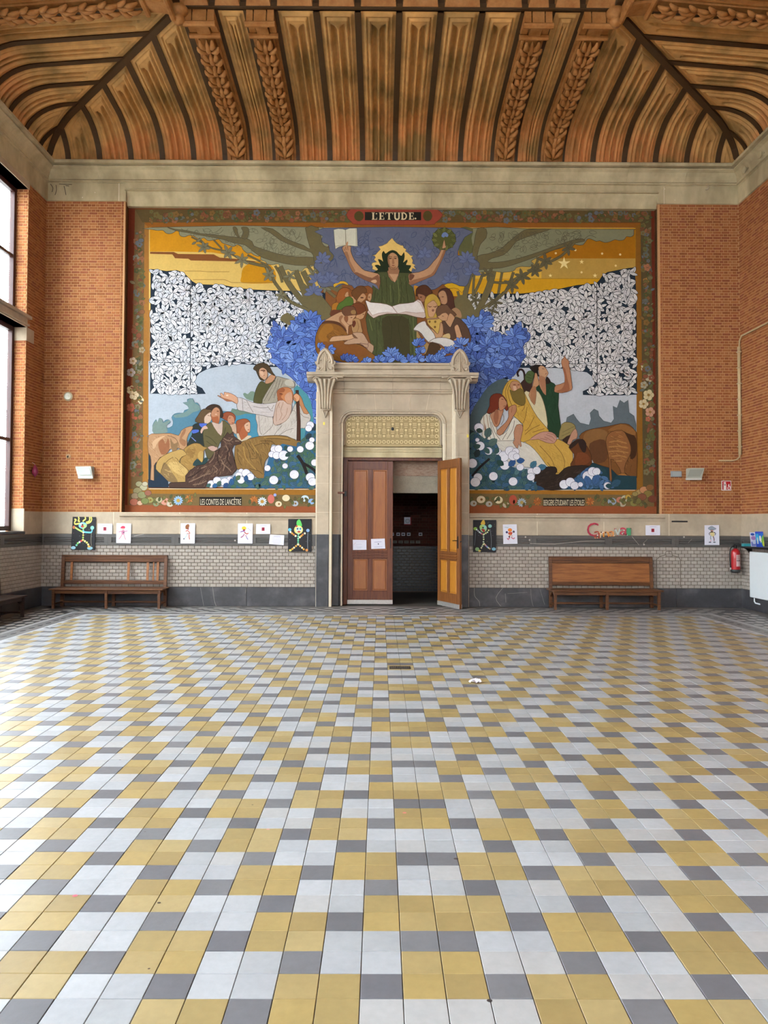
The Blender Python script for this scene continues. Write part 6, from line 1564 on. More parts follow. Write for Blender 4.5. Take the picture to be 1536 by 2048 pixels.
balls([(118,65,40),(128,222,40),(105,170,18),(200,265,34),(278,268,30),(62,370,42),(340,385,42),(330,310,46),(385,265,42),(432,268,30),(410,305,42),(440,312,28),(470,402,32),(110,490,38),(88,530,42),(242,480,38),(410,525,38),(565,440,32),(612,430,34),(562,485,34),(845,550,40),(898,530,40),(935,560,36),(985,550,22),(1048,480,46),(1088,440,40),(1122,440,34),(1215,560,32)])
for (x, y, r, a, c) in ((95,85,38,.2,'2a3a30'),(75,235,40,-.3,'2f4844'),(170,240,40,.9,'34504c'),(260,290,40,-1.2,'34504c'),(180,150,60,-1.2,'465a56'),(200,215,60,-.6,'4c605a'),(290,300,50,1.8,'2a4a58'),(370,390,50,-.6,'2b4f80'),(330,385,46,-2.6,'24403a'),(440,350,46,-.1,'2b4f80'),(460,420,40,2.2,'4c6a70'),(130,520,46,-.6,'2c4a4c'),(230,510,46,-.9,'30506a'),(380,560,46,-.8,'2c5060'),(560,410,50,-.9,'3a6478'),(620,410,50,-.2,'3a6478'),(860,575,46,-.6,'34587c'),(920,580,46,-2.2,'34587c'),(1060,560,60,-1.9,'3a5a84'),(1100,550,60,-1.2,'3a5a84'),(1030,560,60,-2.6,'34527c'),(1200,560,38,.1,'24444c'),(960,490,60,.9,'34587c'),(1250,560,60,-.5,'2c4c60'),(90,320,50,-1.2,'222c2c')): cover(x, y, r, a, c)
p.endloop()
p = part('painted_blossom')
# ------------------------------------------------------------------ benches
def bench(label, loc, rz, L_, slats=None, dark=False):
    """origin at the floor under the back left corner; x along the seat, -y towards the sitter"""
    t = thing('bench', label, 'bench', loc, rz)
    wf = W_DARK if dark else W_BENCH
    sd, sh, bh = .50, .375, .98
    s = MB(); s.bbox(-.02, L_+.02, -sd-.02, -.10, sh-.03, sh, .008); s.bbox(-.02, L_+.02, -.095, -.03, sh-.03, sh, .008); s.build('seat', wf, t)
    MB().bbox(.03, L_-.03, -sd+.03, -sd+.055, sh-.10, sh-.03, .004).build('apron', wf, t)
    MB().bbox(.03, L_-.03, -.07, -.045, sh-.10, sh-.03, .004).build('apron', wf, t)
    for x in (.03, L_/2-.03, L_-.09):
        f = MB(); prof = [(-sd+.005, 0), (-sd+.05, 0), (-sd+.075, sh-.03), (-sd+.0, sh-.03)]
        f.prism(prof, lambda y, z, d: (d, y, z), x+.006, x+.052); f.build('leg', wf, t)
        if x in (.03, L_-.09):
            g = MB(); g.prism([(-.09, 0), (-.03, 0), (-.035, sh), (.0, bh), (-.045, bh), (-.09, sh)], lambda y, z, d: (d, y, z), x, x+.06); g.build('back_post', wf, t)
            a = MB(); pts = [(-sd+.06, sh-.05), (-sd+.06, sh-.16)] + [(-sd+.06+(sd-.15)*k/8, sh-.16+.10*math.sin(math.pi*k/8)) for k in range(1, 8)] + [(-.09, sh-.16), (-.09, sh-.05)]
            a.prism(pts, lambda y, z, d: (d, y, z), x+.015, x+.045); a.build('side_bracket', wf, t)
            MB().bbox(x+.015, x+.045, -sd+.04, -.06, .07, .10, .004).build('side_stretcher', wf, t)
        else: MB().bbox(x, x+.06, -.085, -.035, 0, sh-.03, .004).build('rear_leg', wf, t)
    MB().bbox(.06, L_-.06, -.075, -.045, .07, .105, .004).build('stretcher', wf, t)
    r = MB(); r.bbox(.09, L_-.09, -.045, -.0, bh-.125, bh-.015, .008); r.bbox(.03, L_-.03, -.055, .005, bh-.02, bh+.008, .006); r.bbox(.09, L_-.09, -.052, -.01, bh-.075, bh-.06, .003)
    r.build('top_rail', wf, t)
    q = MB(); q.bbox(.09, L_-.09, -.075, -.03, sh+.055, sh+.125, .006); q.bbox(.09, L_-.09, -.082, -.03, sh+.085, sh+.097, .003); q.build('bottom_rail', wf, t)
    za, zb = sh+.125, bh-.125
    if slats is None:
        m = MB(); m.prism([(-.062, za), (-.05, za), (-.016, zb), (-.028, zb)], lambda y, z, d: (d, y, z), .09, L_-.09); m.build('back_panel', W_BENCHP, t)
    else:
        for x, w in slats:
            m = MB(); m.prism([(-.066, za), (-.046, za), (-.012, zb), (-.032, zb)], lambda y, z, d: (d, y, z), x-w/2, x+w/2); m.build('slat', W_BENCHP, t)
    return t
BY = D-.055
bx0, bx1 = xx(119, 1150, D-.12), xx(337, 1150, D-.12)
Lb = bx1-bx0
sl = [((v-119)/218*Lb, w) for v, w in ((142, .045), (256, .045), (294.5, .045), (306, .022), (314.8, .045))]
bench('brown wooden bench left of the door with most of its back slats missing', (bx0, BY, 0), 0, Lb, sl)
bx0, bx1 = xx(1095, 1150, D-.12), xx(1309, 1150, D-.12)
bench('brown wooden bench right of the door with a solid panelled back', (bx0, BY, 0), 0, bx1-bx0)
bench('dark wooden bench end along the side wall under the tall window', (-HALF+.055, 11.4, 0), math.pi/2, 2.05, [(.3+.2*k, .045) for k in range(8)], True)

# ------------------------------------------------------------------ sheets pinned to the wall
FY = D-.047
def sheet(name, label, cat, corners, m=PAPER, y=FY, group=None):
    """paper from its measured corners (tl, tr, br, bl); returns thing and painter in sheet units 0..100"""
    q = [on_y(px, py, y) for px, py in corners]
    mb = MB(); f = y-.002
    vs = [(x, f, z) for x, z in q] + [(x, y, z) for x, z in q]
    # lower edge curls off the wall a little
    vs[2] = (vs[2][0], f-.006, vs[2][2]); vs[3] = (vs[3][0], f-.004, vs[3][2])
    mb.add(vs, [(3,2,1,0), (4,5,6,7), (0,1,5,4), (1,2,6,5), (2,3,7,6), (3,0,4,7)])
    o = mb.build(name, m); tag(o, label, cat, group)
    def pl(u, v, h):
        a, b = u/100, v/100
        x = (q[0][0]*(1-a)+q[1][0]*a)*(1-b)+(q[3][0]*(1-a)+q[2][0]*a)*b
        z = (q[0][1]*(1-a)+q[1][1]*a)*(1-b)+(q[3][1]*(1-a)+q[2][1]*a)*b
        return (x, f-.0004-.007*b-h, z)
    return o, Paint(pl)
def beads(p, pts, r, cols, ry=None):
    q = parse(pts); 
    for i in range(len(q)-1):
        (x0, y0), (x1, y1) = q[i], q[i+1]; n = max(1, int(math.hypot(x1-x0, y1-y0)/(r*1.5)))
        for k in range(n): p.disc(x0+(x1-x0)*k/n, y0+(y1-y0)*k/n, r, cols[(i*3+k) % len(cols)], (ry or r*.75), n=8)
def rectc(x0, y0, x1, y1, dy=0): return [(x0, y0), (x1, y0), (x1, y1), (x0, y1)]
# black posters with collage figures
o, p = sheet('black_poster', 'black poster with a yellow-haired bead figure, above the bench with missing slats', 'poster', [(145.5,1033.5),(192,1034),(189.5,1099.5),(142,1099.5)], BPAPER)
p.view(0, 0, 1)
for t_ in ("32,20 12,22 10,15 16,10 8,7", "32,14 24,12 28,6 24,0", "44,14 50,10 56,6 53,0", "58,17 70,14 74,6 72,0", "60,20 76,16 82,8 79,0"): p.line(t_, 5, 'd6cf6a', 3)
p.disc(45, 26, 18, '7cc4d0', 10); p.disc(52, 28, 10, 'a8d880', 6); p.disc(40, 22, 8, 'c4d4e8', 4); p.disc(44, 29, 7, 'c04a38', 3.5); p.disc(44, 24, 4, '5a3a28', 3)
p.line("12,32 30,40 48,46", 5, 'b4d870', 3); p.line("50,46 68,47 84,46 86,34", 5, '6cc4dc', 3); p.disc(86, 33, 8, '8cd4c0', 6); p.disc(8, 32, 6, 'c07040', 5)
beads(p, "48,36 49,48 49,70", 4, ['b4d870', '6cc4d0', 'c86a40', 'e8d8c0', 'd8c870']); beads(p, "49,70 28,80 18,92", 4.5, ['7cc4b0', 'c8484a', 'd8e0e0', '8cd870']); beads(p, "49,70 66,78 78,90", 4.5, ['d8d070', 'e8dca0', 'c8b060']); p.disc(10, 94, 10, '9cc8dc', 5); p.disc(80, 95, 12, '8cb8c8', 5); p.disc(76, 90, 6, 'e0b050', 3)
p.line("84,48 83,70 86,88", 1.2, 'b0a890', 3)
for _ in range(18): p.disc(R.uniform(5, 95), R.uniform(5, 95), 1.2, R.choice(['8a4a6a', '5a7a8a', '7a7a8a']), .8, n=6)
p.build('collage', o, INK)['kind'] = 'stuff'
o, p = sheet('black_poster', 'black poster with a green-hatted bead figure, left of the door', 'poster', [(576.5,1038),(623.5,1038),(623,1103.5),(576,1103)], BPAPER)
p.poly("38,20 36,8 46,1 54,8 58,22", '5cc860'); p.disc(44, 33, 19, 'e0d480', 13); p.disc(45, 33, 13, 'c8d8c8', 9); p.disc(40, 30, 4, '3c5a8a', 3); p.disc(52, 30, 4, '3c8ac0', 3); p.disc(46, 39, 7, 'b8483c', 3); p.disc(36, 22, 4, 'b8403a', 3)
p.disc(7, 33, 7, '5cb4e0', 5); p.disc(84, 35, 7, '8ab0e0', 5); beads(p, "10,40 24,48 40,56", 4.4, ['e8e0c0', 'd8a040', 'e0d8d0', 'c87838']); beads(p, "50,56 62,48 80,40", 4.4, ['e8e0c0', 'd8a040', 'e0d8d0', 'c87838'])
beads(p, "44,46 43,60 43,78", 4, ['8cd8b0', '6cc89c', '58b08c']); beads(p, "42,78 26,88 12,96", 4.4, ['e8d8b0', 'd8a040', 'c87838']); beads(p, "44,78 60,88 74,97", 4.4, ['e8d8b0', 'd8a040', 'c87838']); p.disc(10, 96, 6, 'e0d060', 3); p.disc(80, 95, 6, 'd89050', 4)
p.line("84,42 83,70 84,92", 1.4, 'a8b0b8', 3)
for _ in range(16): p.disc(R.uniform(5, 95), R.uniform(5, 95), 1.1, R.choice(['6a7a8a', '5a8a7a', '7a7a8a']), .8, n=6)
p.build('collage', o, INK)['kind'] = 'stuff'
o, p = sheet('black_poster', 'black poster with a red-mouthed bead figure in a yellow hat, right of the door', 'poster', [(946,1040),(992.5,1040),(992,1104.5),(946,1104)], BPAPER)
p.poly("33,12 40,2 48,0 52,12 44,16", 'd8b040'); p.poly("28,20 42,14 58,20 58,32 46,38 34,34", '9cc890'); p.disc(36, 20, 7, 'a8c868', 5); p.disc(52, 22, 6, '8cc8c8', 5); p.poly("35,29 46,28 52,33 46,38", 'a83028'); p.disc(43, 24, 4, '2c3c30', 3)
p.disc(10, 27, 8, '88b048', 5); p.disc(73, 19, 8, '8cc0b8', 5.5); beads(p, "16,30 28,38 44,46", 3.6, ['c8d8d8', 'a8a8b8', 'b85868']); beads(p, "48,44 62,38 72,26", 3.6, ['c8d8b8', 'd8d890', 'a8b8b0']); beads(p, "45,46 46,60 44,76 32,92", 3.6, ['c8d8a0', 'b8c8b0', 'e0d8a8']); beads(p, "48,74 62,84 78,92", 3.6, ['d8d8b0', 'c89878', 'a888b8', '88a8d0']); p.disc(18, 91, 9, '8cb880', 6); p.disc(90, 90, 9, '7cb0c8', 5); p.disc(28, 96, 6, 'd8c870', 3)
p.line("11,36 9,60 6,80", 1.2, '7a8490', 3); p.line("74,28 79,60 78,88", 1.2, '8a94a0', 3)
for _ in range(16): p.disc(R.uniform(5, 95), R.uniform(5, 95), 1.1, R.choice(['6a7a8a', '8a8a5a', '7a6a8a']), .8, n=6)
p.build('collage', o, INK)['kind'] = 'stuff'
# white drawings
def figure(p, hat, body, legs, x=50, s=1.0, hatw=18, mid=46):
    p.poly([(x-hatw, 24), (x-8, 14), (x+8, 14), (x+hatw*.8, 20), (x+6, 27)], hat); p.disc(x, 30, 8, 'd8b09c', 5)
    p.line([(x-30, 44), (x-12, 40), (x+12, 40), (x+30, 38)], 4, body, 2); p.poly([(x-9, 37), (x+9, 36), (x+8, 54), (x-8, 55)], body); p.disc(x+5, mid, 4, '4a3a58', 3)
    p.line([(x-6, 55), (x-16, 70), (x-28, 80)], 5, legs, 2); p.line([(x+6, 55), (x+12, 70), (x+20, 82)], 5, legs, 2)
o, p = sheet('drawing', 'white sheet with a stick figure in a pink-red cap, hung beside the black poster', 'drawing', [(233,1046.5),(262.5,1047),(261.5,1086.5),(232.5,1086)])
figure(p, 'c0304e', 'b87894', 'c89098', 46); p.build('print', o, INK)
o, p = sheet('drawing', 'white sheet with a brown-haired paper figure, hanging midway between bench and door', 'drawing', [(361.5,1046.5),(390.5,1046.5),(389.5,1087),(361,1087)])
p.poly("34,12 50,4 60,10 56,24 44,30 34,26", '8a5630'); p.poly("30,40 48,28 62,34 70,52 46,50 34,42", 'e0d0cc'); p.line("36,40 50,36 66,50", 4, 'b84a48', 2); p.line("46,52 38,66 26,76", 5, 'a8c4dc', 2); p.line("60,54 60,68 64,80", 6, 'c07058', 2); p.disc(24, 77, 6, '4a4a58', 3); p.disc(52, 28, 5, '8a2a30', 4); p.line("44,52 66,50", 3, '9a4a40', 1); p.build('print', o, INK)
o, p = sheet('drawing', 'white sheet with a yellow-haired running figure, left of the small notices', 'drawing', [(476,1047),(505.5,1047),(505,1087),(475.5,1087)])
p.poly("28,18 44,14 56,20 54,30 30,30", 'd8c83c'); p.disc(42, 33, 8, 'a03c48', 5); p.line("18,42 40,38 50,46", 4, '7c4a94', 2); p.line("44,44 60,52 72,48", 5, 'c05838', 2); p.line("44,52 34,64 20,70", 5, 'a8587c', 2); p.line("56,58 60,70 70,80", 5, '8a7aa8', 2); p.line("66,24 80,30 92,40", 1.2, '5a5a6a', 2); p.disc(52, 60, 5, 'd8b0a8', 4); p.build('print', o, INK)
o, p = sheet('drawing', 'white sheet with an orange round-headed figure, beside the black poster right of the door', 'drawing', [(1005.5,1049),(1033.5,1048.5),(1035,1087.5),(1006.5,1088)])
p.text('l Mau', 8, 12, 40, 18, '4a8a78'); p.line("8,8 66,8", 1, 'a8c0d0', 1); p.disc(50, 29, 15, 'e08030', 9.5); p.disc(27, 40, 8, '3a3a68', 6); p.disc(76, 38, 8, '5a4a5a', 6); p.poly("36,42 66,40 60,54 46,56", 'c84830'); p.poly("44,50 56,50 52,58 46,58", 'e09050'); p.disc(44, 63, 6, '4a2a38', 5); p.disc(62, 60, 7, 'c8b8b0', 5); p.line("48,68 34,76 28,70", 5, 'b84860', 2); p.line("56,66 72,74 82,68", 5, 'c06078', 2); p.line("40,80 34,78", 3, 'c87888', 1); p.build('print', o, INK)
o, p = sheet('drawing', 'white sheet with a standing pirate figure in a grey hat, near the red extinguisher', 'drawing', [(1409,1050.5),(1438,1050),(1438.5,1090),(1409,1090)])
p.poly("24,16 38,8 52,6 66,12 80,18 64,24 38,24", '8e9cac', line='3a3a44', w=1.2); p.disc(50, 28, 9, 'c89488', 5); p.line("40,26 62,24", 2, '2a2228', 1); p.poly("40,34 62,33 68,50 58,58 40,50", 'd8c890'); p.line("42,36 30,42 36,50", 4, '4a4450', 2); p.line("62,36 76,42 70,50", 4, '4a4450', 2); p.disc(50, 34, 10, '2c2428', 3); p.line("42,52 40,66 44,72", 6, '8a9aa8', 2); p.line("58,56 64,68 64,80", 6, '7a5a60', 2); p.line("42,74 40,84", 5, 'd8a8b8', 1); p.disc(36, 86, 9, '5a6270', 3); p.disc(66, 86, 9, '5a6270', 3); p.build('print', o, INK)
# notices
def notice(label, corners, kind):
    o, p = sheet('notice', label, 'notice', corners)
    p.line("28,16 74,16", 3, '9a94b8', 1); p.line("30,88 72,88", 2.5, 'a8a0c0', 1)
    if kind == 1: p.rect(40, 34, 60, 68, '9c2434'); p.rect(44, 42, 56, 60, '7a1c34')
    if kind == 2:
        for y in (14, 26, 38, 50, 62, 74): p.line([(20, y), (80, y)], 1.5, 'b0a8c4', 1)
    p.build('print', o, INK)
notice('small white notice in a shiny sleeve beside the leftmost black poster', [(195.5,1047),(224.5,1047.5),(224.5,1068),(195,1067.5)], 1)
notice('small white notice with a red square right of the yellow-haired figure', [(512.5,1048),(540.5,1048),(540.5,1068),(512,1068)], 1)
notice('tilted white notice of faint lines hanging lowest beside the green-hatted poster', [(540,1069),(568.5,1070.5),(567.5,1090.5),(538,1088)], 2)
notice('small white notice with a red square above the right end of the panelled bench', [(1291,1050.5),(1320,1050.5),(1320,1070.5),(1291,1070.5)], 1)
# papers on the closed door
YL = YD+.03-.034
o, p = sheet('notice', 'white paper with faint pencil lines on the left panel of the closed door', 'notice', [(705.5,1079.5),(733,1080),(733,1099.5),(706,1100)], y=YL)
p.line("5,50 22,28", 2, 'c09aa8', 1); p.line("22,16 86,18", 2, 'b8a8c8', 1); p.line("24,50 50,42 66,46", 1.5, 'b0a8c0', 2); p.line("24,70 70,72", 3, 'b4bccc', 1); p.line("30,82 60,80", 3, 'b4bccc', 1); p.build('print', o, INK)
o, p = sheet('notice', 'white paper with small printed text on the right panel of the closed door', 'notice', [(742,1078),(769.5,1077),(770.5,1097),(742.5,1098)], y=YL)
p.line("24,32 76,32", 4, '8a84b4', 1); p.disc(52, 52, 4, '2a2c48', 7); p.line("22,82 80,80", 3, 'a0a4bc', 1); p.build('print', o, INK)
# cut paper letters
LC = [('C', 'a83448', 'd08a84'), ('a', 'a84a38', 'd89878'), ('r', 'e0c890', 'c87a48'), ('n', 'd88a38', 'e0b070'), ('a', 'd89050', 'b86840'), ('v', 'b8c4c0', 'a84a4a'), ('a', 'c03a50', 'd88a9a'), ('l', '4a9468', '9cc8b0')]
LB = [(1174,1045.5,1197,1073), (1188,1062,1202,1077), (1200,1064,1208,1075), (1206,1063,1218,1074), (1218,1062,1230,1073), (1229,1057,1242,1072), (1240,1055,1254,1070), (1254,1056,1262,1071)]
names = ['large deep red', 'rust red', 'cream and orange', 'bright orange', 'pale orange', 'pale grey-green', 'crimson', 'tall green']
for k, ((ch_, c1, c2), (x0, y0, x1, y1)) in enumerate(zip(LC, LB)):
    vs, fs = text_mesh(ch_); mb = MB(); n = len(vs)
    y_ = FY-.004-.0006*k
    P3 = []
    for u, v in vs:
        x, z = on_y(x0+u*(x1-x0), y1-v*(y1-y0), y_); P3.append((x, z))
    for i, f in enumerate(fs): pass
    mb.color(c1); mb.add([(x, y_, z) for x, z in P3], fs)
    cnt = {}
    for f in fs:
        for i in range(len(f)):
            e = (f[i], f[(i+1) % len(f)]); cnt[tuple(sorted(e))] = cnt.get(tuple(sorted(e)), 0)+1
    b = [e for e, c in cnt.items() if c == 1]
    base = len(mb.v); mb.add([(x, FY, z) for x, z in P3], [])
    for i, j in b: mb.f.append((i, j, base+j, base+i)); mb.c.append(lin(c1)); mb.m.append(0)
    o = mb.build('paper_letter', INK)
    tag(o, '%s cut-paper letter %s in the colourful word on the stone band' % (names[k], ch_), 'letter', 'cut paper letters of the word')
    pr = Paint(lambda a, b_, h, y_=y_: (on_y(a, b_, y_)[0], y_-.0006-h, on_y(a, b_, y_)[1]))
    rq = random.Random(k)
    for _ in range(5):
        i = rq.randrange(n); u, v = vs[i]; pr.disc(x0+u*(x1-x0)*.9+.5, y1-v*(y1-y0)*.9-.6, rq.uniform(.9, 1.7), rq.choice([c2, c2, 'e0d8d0', '5a2c38']), n=8)
    pr.build('collage_scrap', o, INK)['kind'] = 'stuff'

# ------------------------------------------------------------------ fittings on the walls
# emergency lights
def lamp_light(label, pts, side, bot):
    """wedge housing from measured front corners"""
    t = thing('emergency_light', label, 'light', (0, D, 0))
    yb, yf = D-.012, D-.16
    f = [on_y(px, py, yf if i > 1 else yf+.04) for i, (px, py) in enumerate(pts)]
    b_ = [on_y(px, py, yb) for px, py in side]
    mb = MB(); V = [(x, (yf if i > 1 else yf+.04)-D, z) for i, (x, z) in enumerate(f)] + [(x, yb-D, z) for x, z in b_]
    mb.add(V, [(0,3,2,1), (4,5,6,7), (0,1,5,4), (1,2,6,5), (2,3,7,6), (3,0,4,7)])
    mb.build('housing', mat('lamp_housing', 'a6a99e', rough=.4, var=.02, scale=3), t)
    g = MB(); x0, z0 = f[3]; x1, z1 = f[2]
    g.bbox(min(x0, x1)-.003, max(x0, x1)+.003, yf-D-.012, yf-D+.02, z0-.012, z0+.03, .006); g.build('rim', mat('lamp_rim', 'c0c2ba', rough=.3, var=.01), t)
    d = MB(); q = [(f[0][0]*.9+f[1][0]*.1, f[0][1]*.9+f[3][1]*.1), (f[1][0]*.93+f[0][0]*.07, f[1][1]*.9+f[2][1]*.1), (f[2][0]*.9+f[3][0]*.1, f[2][1]*.75+f[1][1]*.25), (f[3][0]*.9+f[2][0]*.1, f[3][1]*.75+f[0][1]*.25)]
    ys = [yf+.04-.006-D+.004, yf+.04-.006-D+.004, yf-D-.0+.008, yf-D+.008]
    d.add([(x, y-.012, z) for (x, z), y in zip(q, ys)], [(3,2,1,0)]); d.build('diffuser', mat('lamp_diffuser', '989c92', rough=.25, var=.02), t)
lamp_light('white wedge-shaped emergency light left of the mural, on the left brick pier', [(150.5,933),(181.5,932.5),(186,955.5),(156.5,956)], [(153,934),(188.5,933.5),(188.5,953),(158,954)], 0)
lamp_light('white wedge-shaped emergency light beside the red extinguisher sign', [(1376,936.5),(1409,936),(1403,959),(1372,959)], [(1372,937.5),(1404,937),(1400,957),(1373,957.5)], 0)
t = thing('junction_box', 'small grey junction box on brick left of the emergency light', 'box', (xx(1351, 949), D-.011, zz(944)))
MB().bbox(-.105, .105, -.05, 0, -.06, .055, .01).build('body', mat('grey_plastic', '8d9498', rough=.5, var=.03), t)
MB().bbox(-.085, .085, -.056, -.049, -.045, .042, .006).build('cover', mat('grey_cover', '9aa1a5', rough=.45, var=.03), t)
# sign
sx0, sz1 = on_y(1443, 961.5, D-.02); sx1, sz0 = on_y(1462.5, 981, D-.02)
sg_ = MB().bbox(sx0, sx1, D-.022, D-.012, sz0, sz1, .003).build('extinguisher_sign', WHITE); tag(sg_, 'square red fire extinguisher sign with white pictogram on right brick pier', 'sign')
p = Paint(lambda u, v, h: (sx0+(sx1-sx0)*u/100, D-.0225-h, sz1+(sz0-sz1)*v/100))
p.rect(6, 6, 94, 94, 'b4141c'); p.poly("20,92 20,36 26,30 34,26 46,30 50,36 50,92", 'e8dede', sm=1); p.rect(26, 14, 44, 26, 'e8dede'); p.line("18,26 26,16 46,14", 6, 'e8dede', 1); p.rect(26, 38, 44, 46, '3a1418'); p.line("12,40 14,80", 4, '5a1018', 1)
p.poly("62,88 60,70 68,62 66,48 76,32 82,40 80,52 90,56 92,76 86,90 74,92", 'e6d4d4', sm=2); p.poly("70,84 70,72 78,60 84,72 82,86", 'c0343c', sm=2); p.build('pictogram', sg_, INK)
# glass disc, plugged hole, balloon
t = thing('round_boss', 'round pale glassy disc on the left brick pier', 'disc', (xx(137, 795), D-.011, zz(794)))
MB().lathe([(.001,-.001),(.085,0),(.085,.012),(.06,.03),(.001,.035)], 20).build('lens', mat('clouded_glass', 'a9a48c', rough=.25, var=.05), t).rotation_euler = (math.pi/2, 0, 0)
MB().lathe([(.001,0),(.1,0),(.1,.01),(.088,.014),(.086,.0)], 20).build('ring', mat('boss_ring', 'a5744c', rough=.7), t).rotation_euler = (math.pi/2, 0, 0)
hk = thing('cable_stub', 'dark cable stub in a patched hole above the left emergency light', 'cable', (xx(137, 913), D-.011, zz(913)))
MB().lathe([(.001,0),(.05,0),(.045,.006),(.001,.007)], 12).build('patch', mat('plaster_patch', 'b09070', rough=.9, var=.2), hk).rotation_euler = (math.pi/2, 0, 0)
MB().tube([(0,-.005,0),(.0,-.04,-.005),(.008,-.05,-.03)], .012, 6).build('stub', IRON, hk)
by, bz = on_x(68.5, 940, -HALF+.06)
bl_ = thing('balloon', 'small limp dark pink balloon in the left corner', 'balloon', (-HALF+.075, by, bz))
MB().lathe([(.002,-.16),(.012,-.12),(.045,-.09),(.062,-.04),(.05,.02),(.025,.07),(.01,.10),(.001,.105)], 16).build('skin', mat('balloon_rubber', '8c2c50', rough=.35, var=.08), bl_, True)
MB().tube([(0,0,.10),(-.03,0,.13),(-.06,0,.14)], .004, 5).build('string', WHITE, bl_)
# slot in the stone, staining strokes
sl_ = MB().bbox(*sorted((xx(1342, 1042), xx(1374, 1042))), D-.036, D-.028, zz(1040.5), zz(1037.5), .004).build('letter_slot', BLACK); tag(sl_, 'narrow black slot in the pale stone above the right end of the bench', 'slot')
# paint drips and chips: pale scars on the dado
sc = Paint(wall_place(FY+.004))
for t_, w_ in (("1060,1087 1110,1088 1160,1083 1210,1082", 1.2), ("1264,1073 1278,1090", 1.2), ("1286,1087 1295,1078", .8), ("268,1072 288,1068", 1.2), ("1376,1086 1384,1078", .8)): sc.line(t_, w_, 'a09a92', 2)
for x, y in ((1059,1080),(1288,1089),(1051,1074),(1368,1074),(470,1081),(634,1131)): sc.disc(x, y, 1.8, 'b8b2aa', n=8)
sc.build('scar', wall_back, MATS['stone_vein'])
pt = Paint(wall_place(D-.0185), .00003)
pt.line("1312.5,1174 1313,1119 1320,1113 1330,1110 1332,1103 1343,1103 1345,1111 1358,1115 1361,1120 1361,1174", 1.6, '665d52', 1); pt.line("1332,1112 1345,1113", 1.2, '665d52', 1)
pt.build('old_outline', wall_back, MATS['stone_vein'])
# conduits
ct = thing('conduit', 'cream cable conduit running down the right corner and curving under the brick', 'conduit', (HALF, D, 0))
pA = on_x(1536, 645, HALF-.035); pB = on_x(1488, 669, HALF-.035)
pts = [Vector((-.035, 10.0-D, pA[1]+(pA[1]-pB[1])/(pA[0]-pB[0])*(10.0-pA[0])))] + [Vector((-.035, y-D, z)) for y, z in (pA, pB)]
z0 = pB[1]; zc1 = zz(905); zc2 = zz(914)
xe = xx(1436, 918)-HALF
pts[-1] = Vector((-.035, -.14, z0)); pts += [Vector((-.04, -.06, z0-.08)), Vector((-.045, -.045, z0-.25))]
MB().tube([(p.x, p.y, p.z) for p in pts], .016, 8).build('cable', mat('cream_paint', 'c3ae86', rough=.5, var=.06), ct, True)
MB().tube([(-.045, -.045, z0-.2), (-.045, -.045, zc1)], .030, 10).build('pipe', MATS['cream_paint'], ct, True)
MB().tube([(-.045, -.045, zc1+.02), (-.055, -.04, zc1-.05), (-.11, -.035, zc2-.01), (-.2, -.035, zc2-.03), (xe, -.035, zc2-.03), (xe-.05, -.03, zc2+.10)][:-1], .014, 8).build('cable', MATS['cream_paint'], ct, True)
for k in range(7):
    z = z0-.3-k*(z0-.3-zc1)/6.5; MB().bbox(-.085, -.01, -.08, -.011, z-.012, z+.012, .003).build('clip', MATS['cream_paint'], ct)

# ------------------------------------------------------------------ extinguisher
ex, ez0 = on_y(1472, 1145, D-.14)
FX = thing('fire_extinguisher', 'red fire extinguisher with black hose hung on the tiled wall', 'fire extinguisher', (ex, D-.125, ez0))
RED = mat('red_enamel', 'b01822', rough=.3, var=.04, coat=.4)
MB().lathe([(.05,.03),(.083,.035),(.086,.06),(.086,.37),(.08,.41),(.06,.44),(.035,.455),(.03,.465)], 28).build('cylinder', RED, FX, True)
MB().lathe([(.06,0),(.088,.004),(.09,.02),(.09,.055),(.086,.06),(.05,.06)], 28).build('foot', BLACK, FX, True)
h = MB(); h.lathe([(.024,.455),(.026,.50),(.018,.51)], 12); h.bbox(-.02, .02, -.03, .03, .495, .525, .006); h.bbox(-.015, .11, -.016, .016, .522, .532, .003); h.bbox(-.01, .10, -.016, .016, .548, .558, .003); h.bbox(-.02, .0, -.016, .016, .52, .558, .004); h.build('valve', BLACK, FX)
MB().tube([(-.02,0,.505),(-.07,-.01,.50),(-.105,-.01,.45),(-.115,-.01,.36),(-.112,-.01,.24),(-.105,-.01,.13),(-.10,-.01,.09)], .011, 8).build('hose', BLACK, FX, True)
MB().tube([(-.10,-.01,.095),(-.098,-.01,.055)], [.016, .012], 8).build('nozzle', mat('pale_plastic', 'c8c8c4', rough=.4), FX)
MB().bbox(-.03, .03, .06, .115, .36, .44, .004).build('bracket', IRON, FX)
lb = MB(); n = 12
for i in range(n):
    a0, a1 = -1.95+1.25*i/n+.12, -1.95+1.25*(i+1)/n+.12
    r = .0868; lb.add([(r*math.cos(a0), r*math.sin(a0), .12), (r*math.cos(a1), r*math.sin(a1), .12), (r*math.cos(a1), r*math.sin(a1), .345), (r*math.cos(a0), r*math.sin(a0), .345)], [(0,1,2,3)])
lbo = lb.build('label', mat('label_print', 'd8b8b8', rough=.4, var=.03), FX)
def cyl(u, v, h):
    a = -1.83+1.25*u/100; r = .0872+h; return (r*math.cos(a), r*math.sin(a), .345-.225*v/100)
p = Paint(cyl)
for k in range(3):
    for j in range(3): p.rect(8+k*30, 8+j*11, 30+k*30, 16+j*11, ['7a1c24', '8c2430', '5a1c24'][(k+j) % 3])
p.rect(8, 46, 22, 56, '2a2024'); p.rect(34, 46, 50, 56, '2a2024'); p.rect(62, 44, 80, 56, '3a2428'); p.rect(4, 70, 96, 98, 'b43040')
